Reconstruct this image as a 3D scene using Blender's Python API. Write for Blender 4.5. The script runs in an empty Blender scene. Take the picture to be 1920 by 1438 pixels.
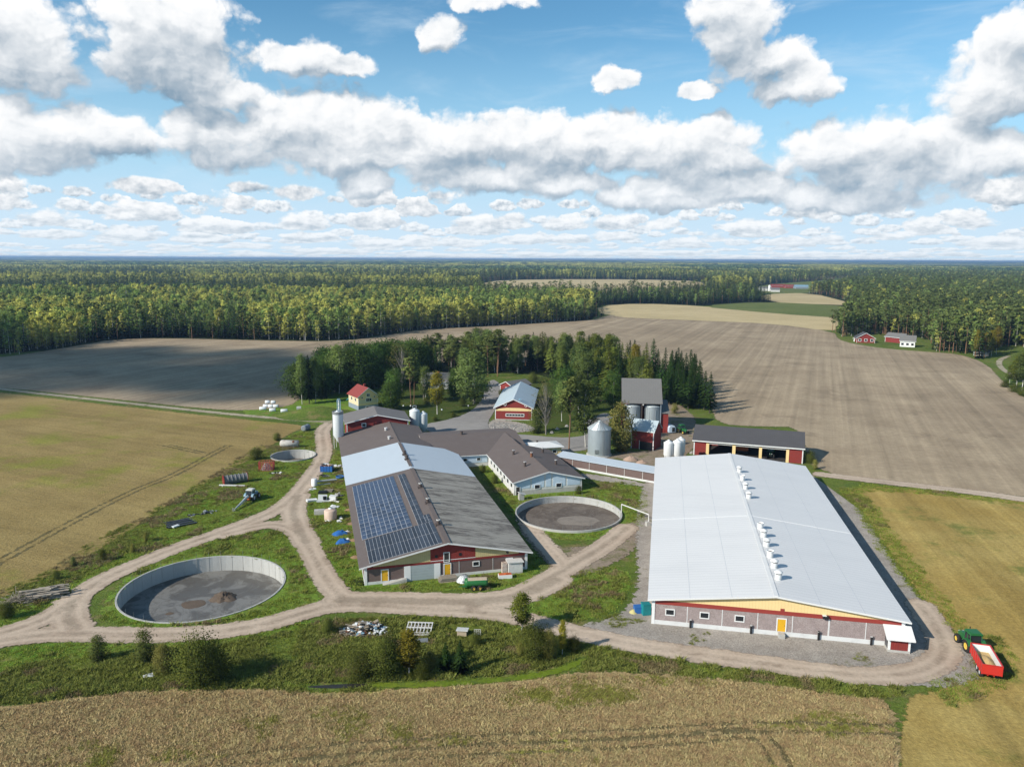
import bpy, bmesh, math, random
import numpy as np
from mathutils import Vector, Matrix
from mathutils.geometry import tessellate_polygon
random.seed(7); RS = np.random.RandomState(11)
C = bpy.context.scene.collection
SC = bpy.context.scene
rad = math.radians

# ------------------------------------------------------------------ camera
CF, CH, CP, CR = 1430.0, 60.0, rad(9.283), rad(0.2785)
_f = np.array([0, math.cos(CP), -math.sin(CP)]); _r = np.array([1.0, 0, 0]); _u = np.cross(_r, _f)
CRIGHT = math.cos(CR)*_r + math.sin(CR)*_u; CUP = -math.sin(CR)*_r + math.cos(CR)*_u; CFWD = _f
cam_d = bpy.data.cameras.new('camera'); cam = bpy.data.objects.new('camera', cam_d); C.objects.link(cam)
cam.matrix_world = Matrix([[CRIGHT[i], CUP[i], -CFWD[i], (0, 0, CH)[i]] for i in range(3)] + [[0, 0, 0, 1]])
cam_d.sensor_width = 36; cam_d.lens = CF/1920*36; cam_d.clip_start = 1; cam_d.clip_end = 90000
SC.camera = cam
# measuring helpers: where a line of sight of the survey photo meets a height or a wall
def ray(px, py): return CFWD + CRIGHT*(px-960)/CF + CUP*(719-py)/CF
def G(px, py, z=0.0):
    d = ray(px, py); t = (z-CH)/d[2]; return Vector((d[0]*t, d[1]*t, z))
def GXY(px, py, z=0.0):
    v = G(px, py, z); return (v.x, v.y)

# ------------------------------------------------------------------ sun, sky, exposure
SUN_AZ, SUN_EL = rad(237), rad(31.5)          # azimuth clockwise from +Y
sun_dir = Vector((math.sin(SUN_AZ)*math.cos(SUN_EL), math.cos(SUN_AZ)*math.cos(SUN_EL), math.sin(SUN_EL)))
sl = bpy.data.lights.new('sun', 'SUN'); sl.energy = 5.0; sl.angle = rad(0.53); sl.color = (1, 0.93, 0.82)
so = bpy.data.objects.new('sun', sl); C.objects.link(so); so.rotation_euler = sun_dir.to_track_quat('Z', 'Y').to_euler()
so.location = (-200, -100, 300)
SC.view_settings.view_transform = 'Standard'; SC.view_settings.look = 'None'
SC.view_settings.exposure = 0.08; SC.view_settings.gamma = 1
SC.render.engine = 'CYCLES'
SC.cycles.use_denoising = True
SC.cycles.max_bounces = 5; SC.cycles.diffuse_bounces = 2; SC.cycles.glossy_bounces = 2
SC.cycles.transmission_bounces = 2; SC.cycles.transparent_max_bounces = 24; SC.cycles.volume_bounces = 0
SC.cycles.use_adaptive_sampling = True; SC.cycles.adaptive_threshold = 0.015
try: SC.cycles.denoising_prefilter = 'ACCURATE'
except Exception: pass

# ------------------------------------------------------------------ node helpers
def nd(nt, t, ins=None, **props):
    n = nt.nodes.new(t)
    for k, v in props.items(): setattr(n, k, v)
    for k, v in (ins or {}).items():
        s = n.inputs[k]
        if hasattr(v, 'outputs'): v = v.outputs[0]
        if isinstance(v, bpy.types.NodeSocket): nt.links.new(v, s)
        else: s.default_value = v
    return n
def ma(nt, op, a, b=0.0, c=0.0, clamp=False):
    return nd(nt, 'ShaderNodeMath', {0: a, 1: b, 2: c}, operation=op, use_clamp=clamp).outputs[0]
def vm(nt, op, a, b=(0, 0, 0), c=(0, 0, 0), out=0):
    n = nd(nt, 'ShaderNodeVectorMath', {0: a, 1: b, 2: c}, operation=op)
    return n.outputs['Value'] if out else n.outputs[0]
def c4(c): return tuple(c)+(1.0,) if isinstance(c, (tuple, list)) and len(c) == 3 else c
def mix(nt, f, a, b, blend='MIX'):
    return nd(nt, 'ShaderNodeMix', {0: f, 6: c4(a), 7: c4(b)}, data_type='RGBA', blend_type=blend).outputs[2]
def step(nt, x, lo, hi, smooth=True):
    return nd(nt, 'ShaderNodeMapRange', {0: x, 1: lo, 2: hi, 3: 0.0, 4: 1.0},
              interpolation_type='SMOOTHSTEP' if smooth else 'LINEAR', clamp=True).outputs[0]
def noise(nt, vec, scale, detail=3.0, rough=0.55, dist=0.0, dim='3D'):
    return nd(nt, 'ShaderNodeTexNoise', {'Vector': vec, 'Scale': scale, 'Detail': detail, 'Roughness': rough,
                                         'Distortion': dist}, noise_dimensions=dim).outputs[0]

# ------------------------------------------------------------------ world: physical sky plus a field of cumulus at its directions
def azel(px, py):
    d = ray(px, py); return math.atan2(d[0], d[1]), math.atan2(d[2], math.hypot(d[0], d[1]))
W = bpy.data.worlds.new('World'); SC.world = W; W.use_nodes = True
wt = W.node_tree; wt.nodes.clear()
sky = nd(wt, 'ShaderNodeTexSky', sky_type='NISHITA', sun_disc=False, sun_elevation=SUN_EL, sun_rotation=SUN_AZ,
         altitude=100, air_density=1.0, dust_density=0.4, ozone_density=2.5)
dirv = nd(wt, 'ShaderNodeTexCoord').outputs['Generated']
sx = nd(wt, 'ShaderNodeSeparateXYZ', {0: dirv})
AZ = ma(wt, 'ARCTAN2', sx.outputs[0], sx.outputs[1])
EL = ma(wt, 'ARCSINE', sx.outputs[2])
P0 = nd(wt, 'ShaderNodeCombineXYZ', {0: AZ, 1: EL, 2: 0.0}).outputs[0]
# big cumuli: (photo x, y, half width, half height) in the survey photo, turned into directions
BLOBS = [(40, 95, 95, 75), (0, 40, 90, 70), (300, 40, 140, 80), (330, 120, 130, 62), (390, 165, 110, 38), (290, 80, 110, 75),
         (100, 255, 165, 62), (20, 270, 120, 58), (230, 262, 90, 45), (420, 255, 125, 62), (560, 235, 150, 72), (690, 240, 130, 68), (830, 270, 150, 62),
         (640, 285, 230, 46), (760, 290, 160, 46), (1000, 265, 150, 66), (1120, 268, 140, 62), (1240, 280, 120, 62), (1340, 290, 105, 70), (930, 330, 200, 40),
         (1060, 345, 130, 30), (690, 340, 60, 36),
         (1390, 60, 78, 72), (1420, 115, 85, 45), (1490, 160, 78, 38), (1370, 15, 70, 50), (1310, 168, 40, 16),
         (1560, 290, 120, 62), (1680, 275, 150, 72), (1790, 300, 130, 58), (1640, 320, 160, 38), (1880, 290, 70, 50),
         (1880, 150, 100, 72), (1920, 90, 80, 70), (1860, 190, 95, 40),
         (560, 105, 80, 33), (640, 125, 62, 24), (830, 58, 50, 30), (1155, 150, 36, 24), (920, 0, 90, 22),
         (1240, 355, 75, 36), (1160, 365, 60, 25), (1380, 352, 140, 36), (1560, 368, 160, 26), (1250, 385, 90, 16)]
def blobs(p):
    acc = None
    for (x, y, rx, ry) in BLOBS:
        a, e = azel(x, y); ax = rx*1.05/CF*math.cos(0.2); ay = ry*1.05/CF
        v = vm(wt, 'MULTIPLY_ADD', p, (1/ax, 1/ay, 0), (-a/ax, -e/ay, 0))
        d = vm(wt, 'DOT_PRODUCT', v, v, out=1)
        acc = d if acc is None else nd(wt, 'ShaderNodeMath', {0: acc, 1: d, 2: 0.20}, operation='SMOOTH_MIN').outputs[0]
    return ma(wt, 'MAXIMUM', ma(wt, 'SUBTRACT', 1.0, acc), -1.6)
def puff(p, detail):
    a = noise(wt, vm(wt, 'MULTIPLY', p, (1, 1.25, 1)), 22.0, detail, 0.51)
    b = nd(wt, 'ShaderNodeTexVoronoi', {'Vector': vm(wt, 'MULTIPLY', PW, (1, 1.2, 1)) if p is P0 else vm(wt, 'MULTIPLY', vm(wt, 'ADD', PW, vm(wt, 'SUBTRACT', p, P0)), (1, 1.2, 1)), 'Scale': 30.0, 'Detail': min(detail, 3.0), 'Roughness': 0.5, 'Smoothness': 0.35}, feature='SMOOTH_F1', voronoi_dimensions='2D').outputs['Distance']
    return ma(wt, 'ADD', ma(wt, 'MULTIPLY', a, 0.78), ma(wt, 'MULTIPLY_ADD', b, -0.30, 0.24))
wv = nd(wt, 'ShaderNodeTexNoise', {'Vector': P0, 'Scale': 15.0, 'Detail': 5.0, 'Roughness': 0.6}).outputs['Color']
PW = vm(wt, 'ADD', P0, vm(wt, 'MULTIPLY_ADD', wv, (0.060, 0.045, 0), (-0.030, -0.0225, 0)))
UP = (-0.010, 0.026, 0)
B0 = blobs(PW); B1 = blobs(vm(wt, 'ADD', PW, UP))
n0 = puff(P0, 8.0); n1 = puff(vm(wt, 'ADD', P0, (-0.006, 0.011, 0)), 3.0); n2 = puff(vm(wt, 'ADD', P0, (-0.0016, 0.0028, 0)), 8.0)
nlow = puff(P0, 2.5)
FA = ma(wt, 'MULTIPLY_ADD', ma(wt, 'SUBTRACT', n0, 0.455), 1.85, B0)
def rows(kx, ky, seed, top, cover):      # rows of separate small cumuli: each cell of the layer one flat based puff
    lg = ma(wt, 'LOGARITHM', ma(wt, 'ADD', ma(wt, 'MAXIMUM', EL, -0.006), 0.012), math.e)
    p = nd(wt, 'ShaderNodeCombineXYZ', {0: ma(wt, 'MULTIPLY_ADD', AZ, kx, seed), 1: ma(wt, 'MULTIPLY', lg, ky), 2: 0.0}).outputs[0]
    wn = nd(wt, 'ShaderNodeTexNoise', {'Vector': vm(wt, 'ADD', p, (7, 3, seed)), 'Scale': 2.6, 'Detail': 7.0, 'Roughness': 0.6})
    q = vm(wt, 'ADD', p, vm(wt, 'MULTIPLY_ADD', wn.outputs['Color'], (0.55, 0.42, 0), (-0.275, -0.21, 0)))
    vo = nd(wt, 'ShaderNodeTexVoronoi', {'Vector': q, 'Scale': 1.0, 'Randomness': 0.85}, voronoi_dimensions='2D')
    d = nd(wt, 'ShaderNodeSeparateXYZ', {0: vm(wt, 'SUBTRACT', q, vo.outputs['Position'])})
    rnd = nd(wt, 'ShaderNodeSeparateXYZ', {0: vo.outputs['Color']})
    dy = ma(wt, 'MAXIMUM', d.outputs[1], ma(wt, 'MULTIPLY', d.outputs[1], -2.1))
    r2 = ma(wt, 'ADD', ma(wt, 'POWER', ma(wt, 'MULTIPLY', ma(wt, 'ABSOLUTE', d.outputs[0]), 1.55), 2.0), ma(wt, 'POWER', ma(wt, 'MULTIPLY', dy, 2.0), 2.0))
    n = noise(wt, p, 2.4, 9.0, 0.6); nb = noise(wt, vm(wt, 'ADD', p, (-0.10, 0.16, 0)), 2.4, 3.0, 0.6)
    F = ma(wt, 'SUBTRACT', ma(wt, 'MULTIPLY_ADD', rnd.outputs[0], 0.75, cover), r2)
    F = ma(wt, 'MULTIPLY_ADD', ma(wt, 'SUBTRACT', n, 0.5), 1.5, F)
    F = ma(wt, 'ADD', F, ma(wt, 'MULTIPLY_ADD', step(wt, EL, top+0.022, top), 1.6, -1.6))
    lit = ma(wt, 'MULTIPLY_ADD', d.outputs[1], 0.85, 0.60)
    lit = ma(wt, 'MULTIPLY_ADD', ma(wt, 'SUBTRACT', n, nb), 1.7, lit, clamp=True)
    return step(wt, F, -0.02, 0.42), lit
aB1, lB1 = rows(15.0, 1.6, 2.3, 0.080, 0.44)
aB2, lB2 = rows(34.0, 3.1, 9.1, 0.066, 0.46)
alphaA = step(wt, FA, -0.06, 0.46)
thick = step(wt, FA, 0.25, 1.3)
shade = step(wt, ma(wt, 'SUBTRACT', B0, B1), -0.50, 0.62)
litA = ma(wt, 'MULTIPLY_ADD', shade, 0.70, 0.21)
litA = ma(wt, 'MULTIPLY_ADD', ma(wt, 'SUBTRACT', nlow, n1), 0.8, litA)
litA = ma(wt, 'MULTIPLY_ADD', ma(wt, 'SUBTRACT', n0, n2), 0.55, litA)
litA = ma(wt, 'MULTIPLY_ADD', thick, -0.10, litA)
litA = ma(wt, 'MULTIPLY_ADD', ma(wt, 'SUBTRACT', noise(wt, P0, 6.0, 2.0), 0.5), 0.75, litA, clamp=True)
def cloudcol(l):
    n = nd(wt, 'ShaderNodeValToRGB', {0: l}); cr = n.color_ramp
    cr.elements[0].position = 0.0; cr.elements[0].color = (0.22, 0.33, 0.44, 1)
    cr.elements[1].position = 1.0; cr.elements[1].color = (0.98, 0.98, 0.98, 1)
    for pos, col in ((0.25, (0.40, 0.48, 0.56)), (0.5, (0.63, 0.68, 0.73)), (0.78, (0.88, 0.90, 0.92))):
        e = cr.elements.new(pos); e.color = c4(col)
    return n.outputs[0]
# thin high cirrus
ci = noise(wt, vm(wt, 'MULTIPLY', vm(wt, 'ADD', P0, (0.3, 0, 0)), (3.0, 13.0, 1)), 1.6, 6.0, 0.6, 0.6)
cia = ma(wt, 'MULTIPLY', step(wt, ci, 0.46, 0.80), 0.38)
sc_ = nd(wt, 'ShaderNodeVectorMath', {0: sky.outputs[0]}, operation='SCALE'); sc_.inputs['Scale'].default_value = 0.10
tint = mix(wt, 1.0, sc_.outputs[0], (0.80, 1.25, 1.32), 'MULTIPLY')
tint = mix(wt, step(wt, EL, 0.30, 0.03), tint, (0.45, 0.70, 0.90))
tint = mix(wt, ma(wt, 'MULTIPLY', step(wt, EL, 0.13, 0.0), 0.8), tint, (0.66, 0.80, 0.92))
tint = mix(wt, ma(wt, 'MULTIPLY', step(wt, EL, 0.36, 0.75), 0.62), tint, (0.085, 0.115, 0.155))     # sky darkened above the view to weaken fill light and deepen shadows
tint = mix(wt, ma(wt, 'MULTIPLY', cia, step(wt, EL, 0.7, 0.35)), tint, (0.68, 0.82, 0.93))
hz_ = ma(wt, 'MULTIPLY', step(wt, EL, 0.085, 0.0), 0.55)
colB1 = mix(wt, hz_, cloudcol(lB1), (0.70, 0.81, 0.91)); colB2 = mix(wt, hz_, cloudcol(lB2), (0.70, 0.81, 0.91))
colA = mix(wt, ma(wt, 'MULTIPLY', step(wt, EL, 0.16, 0.0), 0.35), cloudcol(litA), (0.68, 0.79, 0.90))
final = mix(wt, ma(wt, 'MULTIPLY', aB2, 0.9), tint, colB2)
final = mix(wt, aB1, final, colB1)
final = mix(wt, alphaA, final, colA)
# below the horizon: dull ground light
final = mix(wt, step(wt, EL, -0.004, -0.02), final, (0.30, 0.36, 0.36))
W.cycles.sampling_method = 'MANUAL'; W.cycles.sample_map_resolution = 256
bg = nd(wt, 'ShaderNodeBackground', {0: final, 1: 1.0})
wo = nd(wt, 'ShaderNodeOutputWorld', {0: bg})
# ------------------------------------------------------------------ mesh helpers
class MB:
    """collects faces, then links them as ONE mesh object"""
    def __init__(s): s.v = []; s.f = []; s.m = []; s.sm = []
    def add(s, vs, fs, m=0, smooth=False):
        o = len(s.v); s.v += [tuple(v) for v in vs]
        for f in fs: s.f.append(tuple(i+o for i in f)); s.m.append(m); s.sm.append(smooth)
        return s
    def box(s, c, d, rz=0.0, m=0, rx=0.0, ry=0.0):
        x, y, z = d[0]/2, d[1]/2, d[2]/2
        vs = [Vector((i*x, j*y, k*z)) for k in (-1, 1) for j in (-1, 1) for i in (-1, 1)]
        if rx or ry or rz:
            R = Matrix.Rotation(rz, 3, 'Z') @ Matrix.Rotation(ry, 3, 'Y') @ Matrix.Rotation(rx, 3, 'X'); vs = [R @ v for v in vs]
        c = Vector(c)
        return s.add([v+c for v in vs], [(0, 2, 3, 1), (4, 5, 7, 6), (0, 1, 5, 4), (2, 6, 7, 3), (0, 4, 6, 2), (1, 3, 7, 5)], m)
    def bb(s, x0, x1, y0, y1, z0, z1, m=0): return s.box(((x0+x1)/2, (y0+y1)/2, (z0+z1)/2), (x1-x0, y1-y0, z1-z0), m=m)
    def tube(s, p0, p1, r0, r1=None, n=10, m=0, caps=True, smooth=True):
        p0, p1 = Vector(p0), Vector(p1); r1 = r0 if r1 is None else r1
        q = (p1-p0).to_track_quat('Z', 'Y'); vs = []
        for p, r in ((p0, r0), (p1, r1)):
            vs += [p + q @ Vector((r*math.cos(2*math.pi*i/n), r*math.sin(2*math.pi*i/n), 0)) for i in range(n)]
        s.add(vs, [(i, (i+1) % n, n+(i+1) % n, n+i) for i in range(n)], m, smooth)
        if caps: s.add(vs[:n], [tuple(reversed(range(n)))], m); s.add(vs[n:], [tuple(range(n))], m)
        return s
    def lathe(s, c, prof, n=24, m=0, axis='Z', smooth=True):
        vs = []; c = Vector(c)
        for r, h in prof:
            for i in range(n):
                a = 2*math.pi*i/n; p = Vector((r*math.cos(a), r*math.sin(a), h))
                if axis == 'X': p = Vector((p.z, p.x, p.y))
                if axis == 'Y': p = Vector((p.x, p.z, p.y))
                vs.append(c+p)
        fs = [(j*n+i, j*n+(i+1) % n, (j+1)*n+(i+1) % n, (j+1)*n+i) for j in range(len(prof)-1) for i in range(n)]
        if axis == 'Y': fs = [tuple(reversed(f)) for f in fs]
        return s.add(vs, fs, m, smooth)
    def path(s, pts, r, n=8, m=0):
        for a, b in zip(pts, pts[1:]): s.tube(a, b, r, n=n, m=m)
        return s
    def prism(s, poly, a, b, axis='y', m=0):
        """closed outline in x,z (or x,y / y,z) pushed from a to b"""
        n = len(poly)
        def P(p, t): return (p[0], t, p[1]) if axis == 'y' else ((p[0], p[1], t) if axis == 'z' else (t, p[0], p[1]))
        vs = [P(p, a) for p in poly]+[P(p, b) for p in poly]
        s.add(vs, [tuple(range(n)), tuple(reversed(range(n, 2*n)))]+[(i, n+i, n+(i+1) % n, (i+1) % n) for i in range(n)], m)
        return s
    def build(s, name, mats, parent=None, loc=None, rz=0.0, fix=False):
        me = bpy.data.meshes.new(name); me.from_pydata(s.v, [], s.f)
        if not isinstance(mats, (list, tuple)): mats = [mats]
        for m in mats: me.materials.append(m)
        me.polygons.foreach_set('material_index', s.m); me.polygons.foreach_set('use_smooth', s.sm)
        if fix:
            bm = bmesh.new(); bm.from_mesh(me); bmesh.ops.recalc_face_normals(bm, faces=bm.faces); bm.to_mesh(me); bm.free()
        o = bpy.data.objects.new(name, me); C.objects.link(o)
        if parent is not None: o.parent = parent
        if loc is not None: o.location = loc
        o.rotation_euler.z = rz
        return o
def tag(o, label=None, cat=None, group=None, kind=None):
    if label: o['label'] = label
    if cat: o['category'] = cat
    if group: o['group'] = group
    if kind: o['kind'] = kind
    return o
def thing(name, label, cat, loc=(0, 0, 0), rz=0.0, group=None):
    o = bpy.data.objects.new(name, None); C.objects.link(o); o.location = loc; o.rotation_euler.z = rz
    o.empty_display_size = 0.5
    return tag(o, label, cat, group)
CHILD = {}
def copy_tree(o, parent=None):
    c = o.copy(); C.objects.link(c)
    if parent is not None: c.parent = parent
    for ch in [x for x in o.children]: copy_tree(ch, c)
    return c
class Frame:
    """a building's own axes: x along its front, y away from us, origin at the middle of the front"""
    def __init__(s, x, y, rz): s.x, s.y, s.rz = x, y, rz; s.c, s.s = math.cos(rz), math.sin(rz)
    @staticmethod
    def front(px1, px2, z):
        a, b = G(*px1, z), G(*px2, z); f = Frame((a.x+b.x)/2, (a.y+b.y)/2, math.atan2(b.y-a.y, b.x-a.x)); f.w = (b-a).length; return f
    def to_local(s, p):
        dx, dy = p[0]-s.x, p[1]-s.y; return Vector((dx*s.c+dy*s.s, -dx*s.s+dy*s.c, p[2]))
    def world(s, p): return Vector((s.x+p[0]*s.c-p[1]*s.s, s.y+p[0]*s.s+p[1]*s.c, p[2] if len(p) > 2 else 0))
    def g(s, px, py, z=0.0): return s.to_local(G(px, py, z))
    def hit(s, px, py, pt, nrm):
        """local point where the line of sight meets the local plane (pt, nrm)"""
        o = s.to_local((0, 0, CH)); e = s.to_local(tuple(Vector((0, 0, CH))+Vector(ray(px, py)))); d = e-o; n = Vector(nrm)
        return o + d*((Vector(pt)-o).dot(n)/d.dot(n))
    def fr(s, px, py, y=0.0): h = s.hit(px, py, (0, y, 0), (0, 1, 0)); return h.x, h.z
    def sd(s, px, py, x=0.0): h = s.hit(px, py, (x, 0, 0), (1, 0, 0)); return h.y, h.z
    def loc(s): return (s.x, s.y, 0)

# ------------------------------------------------------------------ materials
MATS = {}
def newmat(name):
    m = bpy.data.materials.new(name); m.use_nodes = True; m.node_tree.nodes.clear(); MATS[name] = m; return m, m.node_tree
def finish(nt, col, rough=0.8, bump=None, bstr=0.3, bdist=0.1, metal=0.0, alpha=None, spec=0.3, sub=0.0):
    b = nd(nt, 'ShaderNodeBsdfPrincipled', {'Base Color': c4(col), 'Roughness': rough, 'Metallic': metal, 'Specular IOR Level': spec})
    if bump is not None:
        bn = nd(nt, 'ShaderNodeBump', {'Strength': bstr, 'Distance': bdist, 'Height': bump}); nt.links.new(bn.outputs[0], b.inputs['Normal'])
    out = b.outputs[0]
    if alpha is not None:
        out = nd(nt, 'ShaderNodeMixShader', {0: alpha, 1: nd(nt, 'ShaderNodeBsdfTransparent'), 2: b}).outputs[0]
    nd(nt, 'ShaderNodeOutputMaterial', {0: out})
def pos(nt): return nd(nt, 'ShaderNodeNewGeometry').outputs['Position']
def obj(nt): return nd(nt, 'ShaderNodeTexCoord').outputs['Object']
def paint(name, col, rough=0.6, dirt=0.18, scale=1.2, metal=0.0, dcol=None, fine=0.0, spec=0.35, ribs=None, bstr=0.35, stretch=(1, 1, 1)):
    """painted / weathered surface: base colour, blotches of dirt, optional ribs (axis, period)"""
    m, nt = newmat(name); p = obj(nt)
    q = vm(nt, 'MULTIPLY', p, stretch)
    n = noise(nt, q, scale, 5.0, 0.62)
    c = mix(nt, ma(nt, 'MULTIPLY', step(nt, n, 0.42, 0.72), dirt), col, dcol or tuple(x*0.45+0.02 for x in col))
    if fine: c = mix(nt, fine, c, nd(nt, 'ShaderNodeValToRGB', {0: noise(nt, p, scale*14, 2.0)}).outputs[0], 'OVERLAY')
    bump = None
    if ribs:
        ax, per = ribs
        comp = nd(nt, 'ShaderNodeSeparateXYZ', {0: p}).outputs['XYZ'.index(ax)]
        bump = ma(nt, 'PINGPONG', ma(nt, 'MULTIPLY', comp, 1/per), 0.5)
        c = mix(nt, ma(nt, 'MULTIPLY', step(nt, bump, 0.12, 0.02), 0.25), c, tuple(x*0.5 for x in col))
    finish(nt, c, rough, bump, bstr, 0.06, metal, spec=spec)
    return m
def island(name, cols, rough=0.85, trans=0.25, lift=0.0, out=0.0):
    """foliage / straw: each small face its own shade, each plant its own tint"""
    m, nt = newmat(name)
    g = nd(nt, 'ShaderNodeNewGeometry'); oi = nd(nt, 'ShaderNodeObjectInfo')
    ramp = nd(nt, 'ShaderNodeValToRGB', {0: ma(nt, 'FRACT', ma(nt, 'ADD', ma(nt, 'MULTIPLY', g.outputs['Random Per Island'], 0.50), ma(nt, 'MULTIPLY', oi.outputs['Random'], 0.499)))})
    cr = ramp.color_ramp
    while len(cr.elements) < len(cols): cr.elements.new(0.5)
    for i, (e, c) in enumerate(zip(cr.elements, cols)): e.position = i/(len(cols)-1); e.color = c4(c)
    hv = nd(nt, 'ShaderNodeHueSaturation', {'Hue': ma(nt, 'MULTIPLY_ADD', oi.outputs['Random'], 0.04, 0.48), 'Saturation': 1.0,
             'Value': ma(nt, 'MULTIPLY_ADD', ma(nt, 'FRACT', ma(nt, 'MULTIPLY', oi.outputs['Random'], 7.3)), 0.5, 0.75), 'Color': ramp})
    d = nd(nt, 'ShaderNodeBsdfDiffuse', {0: hv}); t = nd(nt, 'ShaderNodeBsdfTranslucent', {0: hv})
    if out:       # leaves lean outwards from the stem: the crown takes the light as a round body
        ov = nd(nt, 'ShaderNodeVectorTransform', {0: nd(nt, 'ShaderNodeAttribute', attribute_name='o').outputs['Vector']}, vector_type='NORMAL', convert_from='OBJECT', convert_to='WORLD').outputs[0]
        nn = vm(nt, 'NORMALIZE', vm(nt, 'ADD', vm(nt, 'MULTIPLY', ov, (out, out, out)), vm(nt, 'MULTIPLY', g.outputs['Normal'], (1-out, 1-out, 1-out))))
        nt.links.new(nn, d.inputs['Normal'])
    if lift:
        nn = vm(nt, 'NORMALIZE', vm(nt, 'ADD', g.outputs['Normal'], (0, 0, lift)))
        nt.links.new(nn, d.inputs['Normal'])
    nd(nt, 'ShaderNodeOutputMaterial', {0: nd(nt, 'ShaderNodeMixShader', {0: trans, 1: d, 2: t}).outputs[0]})
    return m
def edge_alpha(nt, p, rag=0.9, sc=0.9):
    e = nd(nt, 'ShaderNodeAttribute', attribute_name='e').outputs['Fac']
    n = ma(nt, 'SUBTRACT', noise(nt, p, sc, 5.0, 0.65), 0.5)
    return step(nt, ma(nt, 'MULTIPLY_ADD', n, rag*2.4, e), -0.25, 0.25), e
def soil(name, a, b, c=None, s1=0.02, s2=0.25, s3=4.0, stripes=None, rag=0.9, bump=0.5, c2=(0.50, 0.68), edge=True, fine=(0.72, 1.25), ruts=False, sc=0.9, cs=None):
    m, nt = newmat(name); p = pos(nt)
    f = ma(nt, 'ADD', ma(nt, 'MULTIPLY', noise(nt, p, s1, 4.0, 0.6), 0.6), ma(nt, 'MULTIPLY', noise(nt, p, s2, 4.0, 0.6), 0.4))
    col = mix(nt, step(nt, f, 0.36, 0.64), a, b)
    if c is not None:
        col = mix(nt, step(nt, noise(nt, vm(nt, 'ADD', p, (37, 11, 5)), cs or s2*0.6, 6.0, 0.68), *c2), col, c)
    h = noise(nt, p, s3, 4.0, 0.7)
    if stripes:
        for (ang, per, amt, wob) in stripes:
            d = vm(nt, 'DOT_PRODUCT', p, (math.cos(ang), math.sin(ang), 0), out=1)
            al = vm(nt, 'DOT_PRODUCT', p, (-math.sin(ang), math.cos(ang), 0), out=1)
            q = nd(nt, 'ShaderNodeCombineXYZ', {0: ma(nt, 'MULTIPLY', d, 1/per), 1: ma(nt, 'MULTIPLY', al, wob/per), 2: 0.0}).outputs[0]
            st = noise(nt, q, 1.0, 3.0, 0.6)
            col = mix(nt, 1.0, col, nd(nt, 'ShaderNodeMapRange', {0: st, 1: 0.25, 2: 0.75, 3: 1-amt, 4: 1+amt}).outputs[0], 'MULTIPLY')
            h = ma(nt, 'ADD', h, ma(nt, 'MULTIPLY', st, 0.6))
    col = mix(nt, 1.0, col, nd(nt, 'ShaderNodeMapRange', {0: noise(nt, p, s3*0.6, 5.0, 0.7), 1: 0.3, 2: 0.7, 3: fine[0], 4: fine[1]}).outputs[0], 'MULTIPLY')
    al = None
    if edge:
        al, e = edge_alpha(nt, p, rag, sc)
        if ruts:
            t = ma(nt, 'ABSOLUTE', ma(nt, 'SUBTRACT', e, ma(nt, 'MULTIPLY_ADD', noise(nt, p, 0.12, 2.0), 0.8, 1.0)))
            col = mix(nt, ma(nt, 'MULTIPLY', step(nt, t, 0.75, 0.1), 0.35), col, tuple(min(1, x*1.3) for x in b))
            mid = step(nt, ma(nt, 'MULTIPLY_ADD', ma(nt, 'SUBTRACT', noise(nt, p, 0.35, 4.0), 0.5), 1.6, e), 2.1, 2.6)
            col = mix(nt, ma(nt, 'MULTIPLY', mid, 0.30), col, (0.16, 0.14, 0.10))
    finish(nt, col, 0.95, h, bump, 0.25, alpha=al, spec=0.1)
    return m

# ------------------------------------------------------------------ ground sheets
def smooth_poly(p, it=2, closed=True):
    p = [Vector((q[0], q[1])) for q in p]
    for _ in range(it):
        out = []
        n = len(p)
        if not closed: out.append(p[0])
        for i in range(n if closed else n-1):
            a, b = p[i], p[(i+1) % n]; out += [a*0.75+b*0.25, a*0.25+b*0.75]
        if not closed: out.append(p[-1])
        p = out
    return np.array([(q.x, q.y) for q in p])
def sd_poly(X, Y, P):
    d = np.full(X.shape, 1e18); ins = np.zeros(X.shape, bool); n = len(P)
    for i in range(n):
        ax, ay = P[i]; bx, by = P[(i+1) % n]; ex, ey = bx-ax, by-ay; wx, wy = X-ax, Y-ay
        t = np.clip((wx*ex+wy*ey)/(ex*ex+ey*ey+1e-12), 0, 1)
        d = np.minimum(d, (wx-ex*t)**2+(wy-ey*t)**2)
        if ay != by: ins ^= ((ay > Y) != (by > Y)) & (X < ax+(Y-ay)*ex/(ey if ey else 1e-12))
    return np.where(ins, 1, -1)*np.sqrt(d)
def sd_line(X, Y, P, w):
    d = np.full(X.shape, -1e9)
    for i in range(len(P)-1):
        ax, ay = P[i]; bx, by = P[i+1]; ex, ey = bx-ax, by-ay; wx, wy = X-ax, Y-ay
        t = np.clip((wx*ex+wy*ey)/(ex*ex+ey*ey+1e-12), 0, 1)
        d = np.maximum(d, w/2-np.sqrt((wx-ex*t)**2+(wy-ey*t)**2))
    return d
def pxpoly(pts, it=2, closed=True): return smooth_poly([GXY(*p) for p in pts], it, closed)
TANKS = [(-56.8, 133.0, 14.6), (13.6, 174.3, 12.7), (-66.9, 227.0, 6.8)]
def holes(X, Y, s, pad=-0.1):
    for (x, y, r) in TANKS: s = np.minimum(s, np.hypot(X-x, Y-y)-r-pad)
    return s
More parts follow.
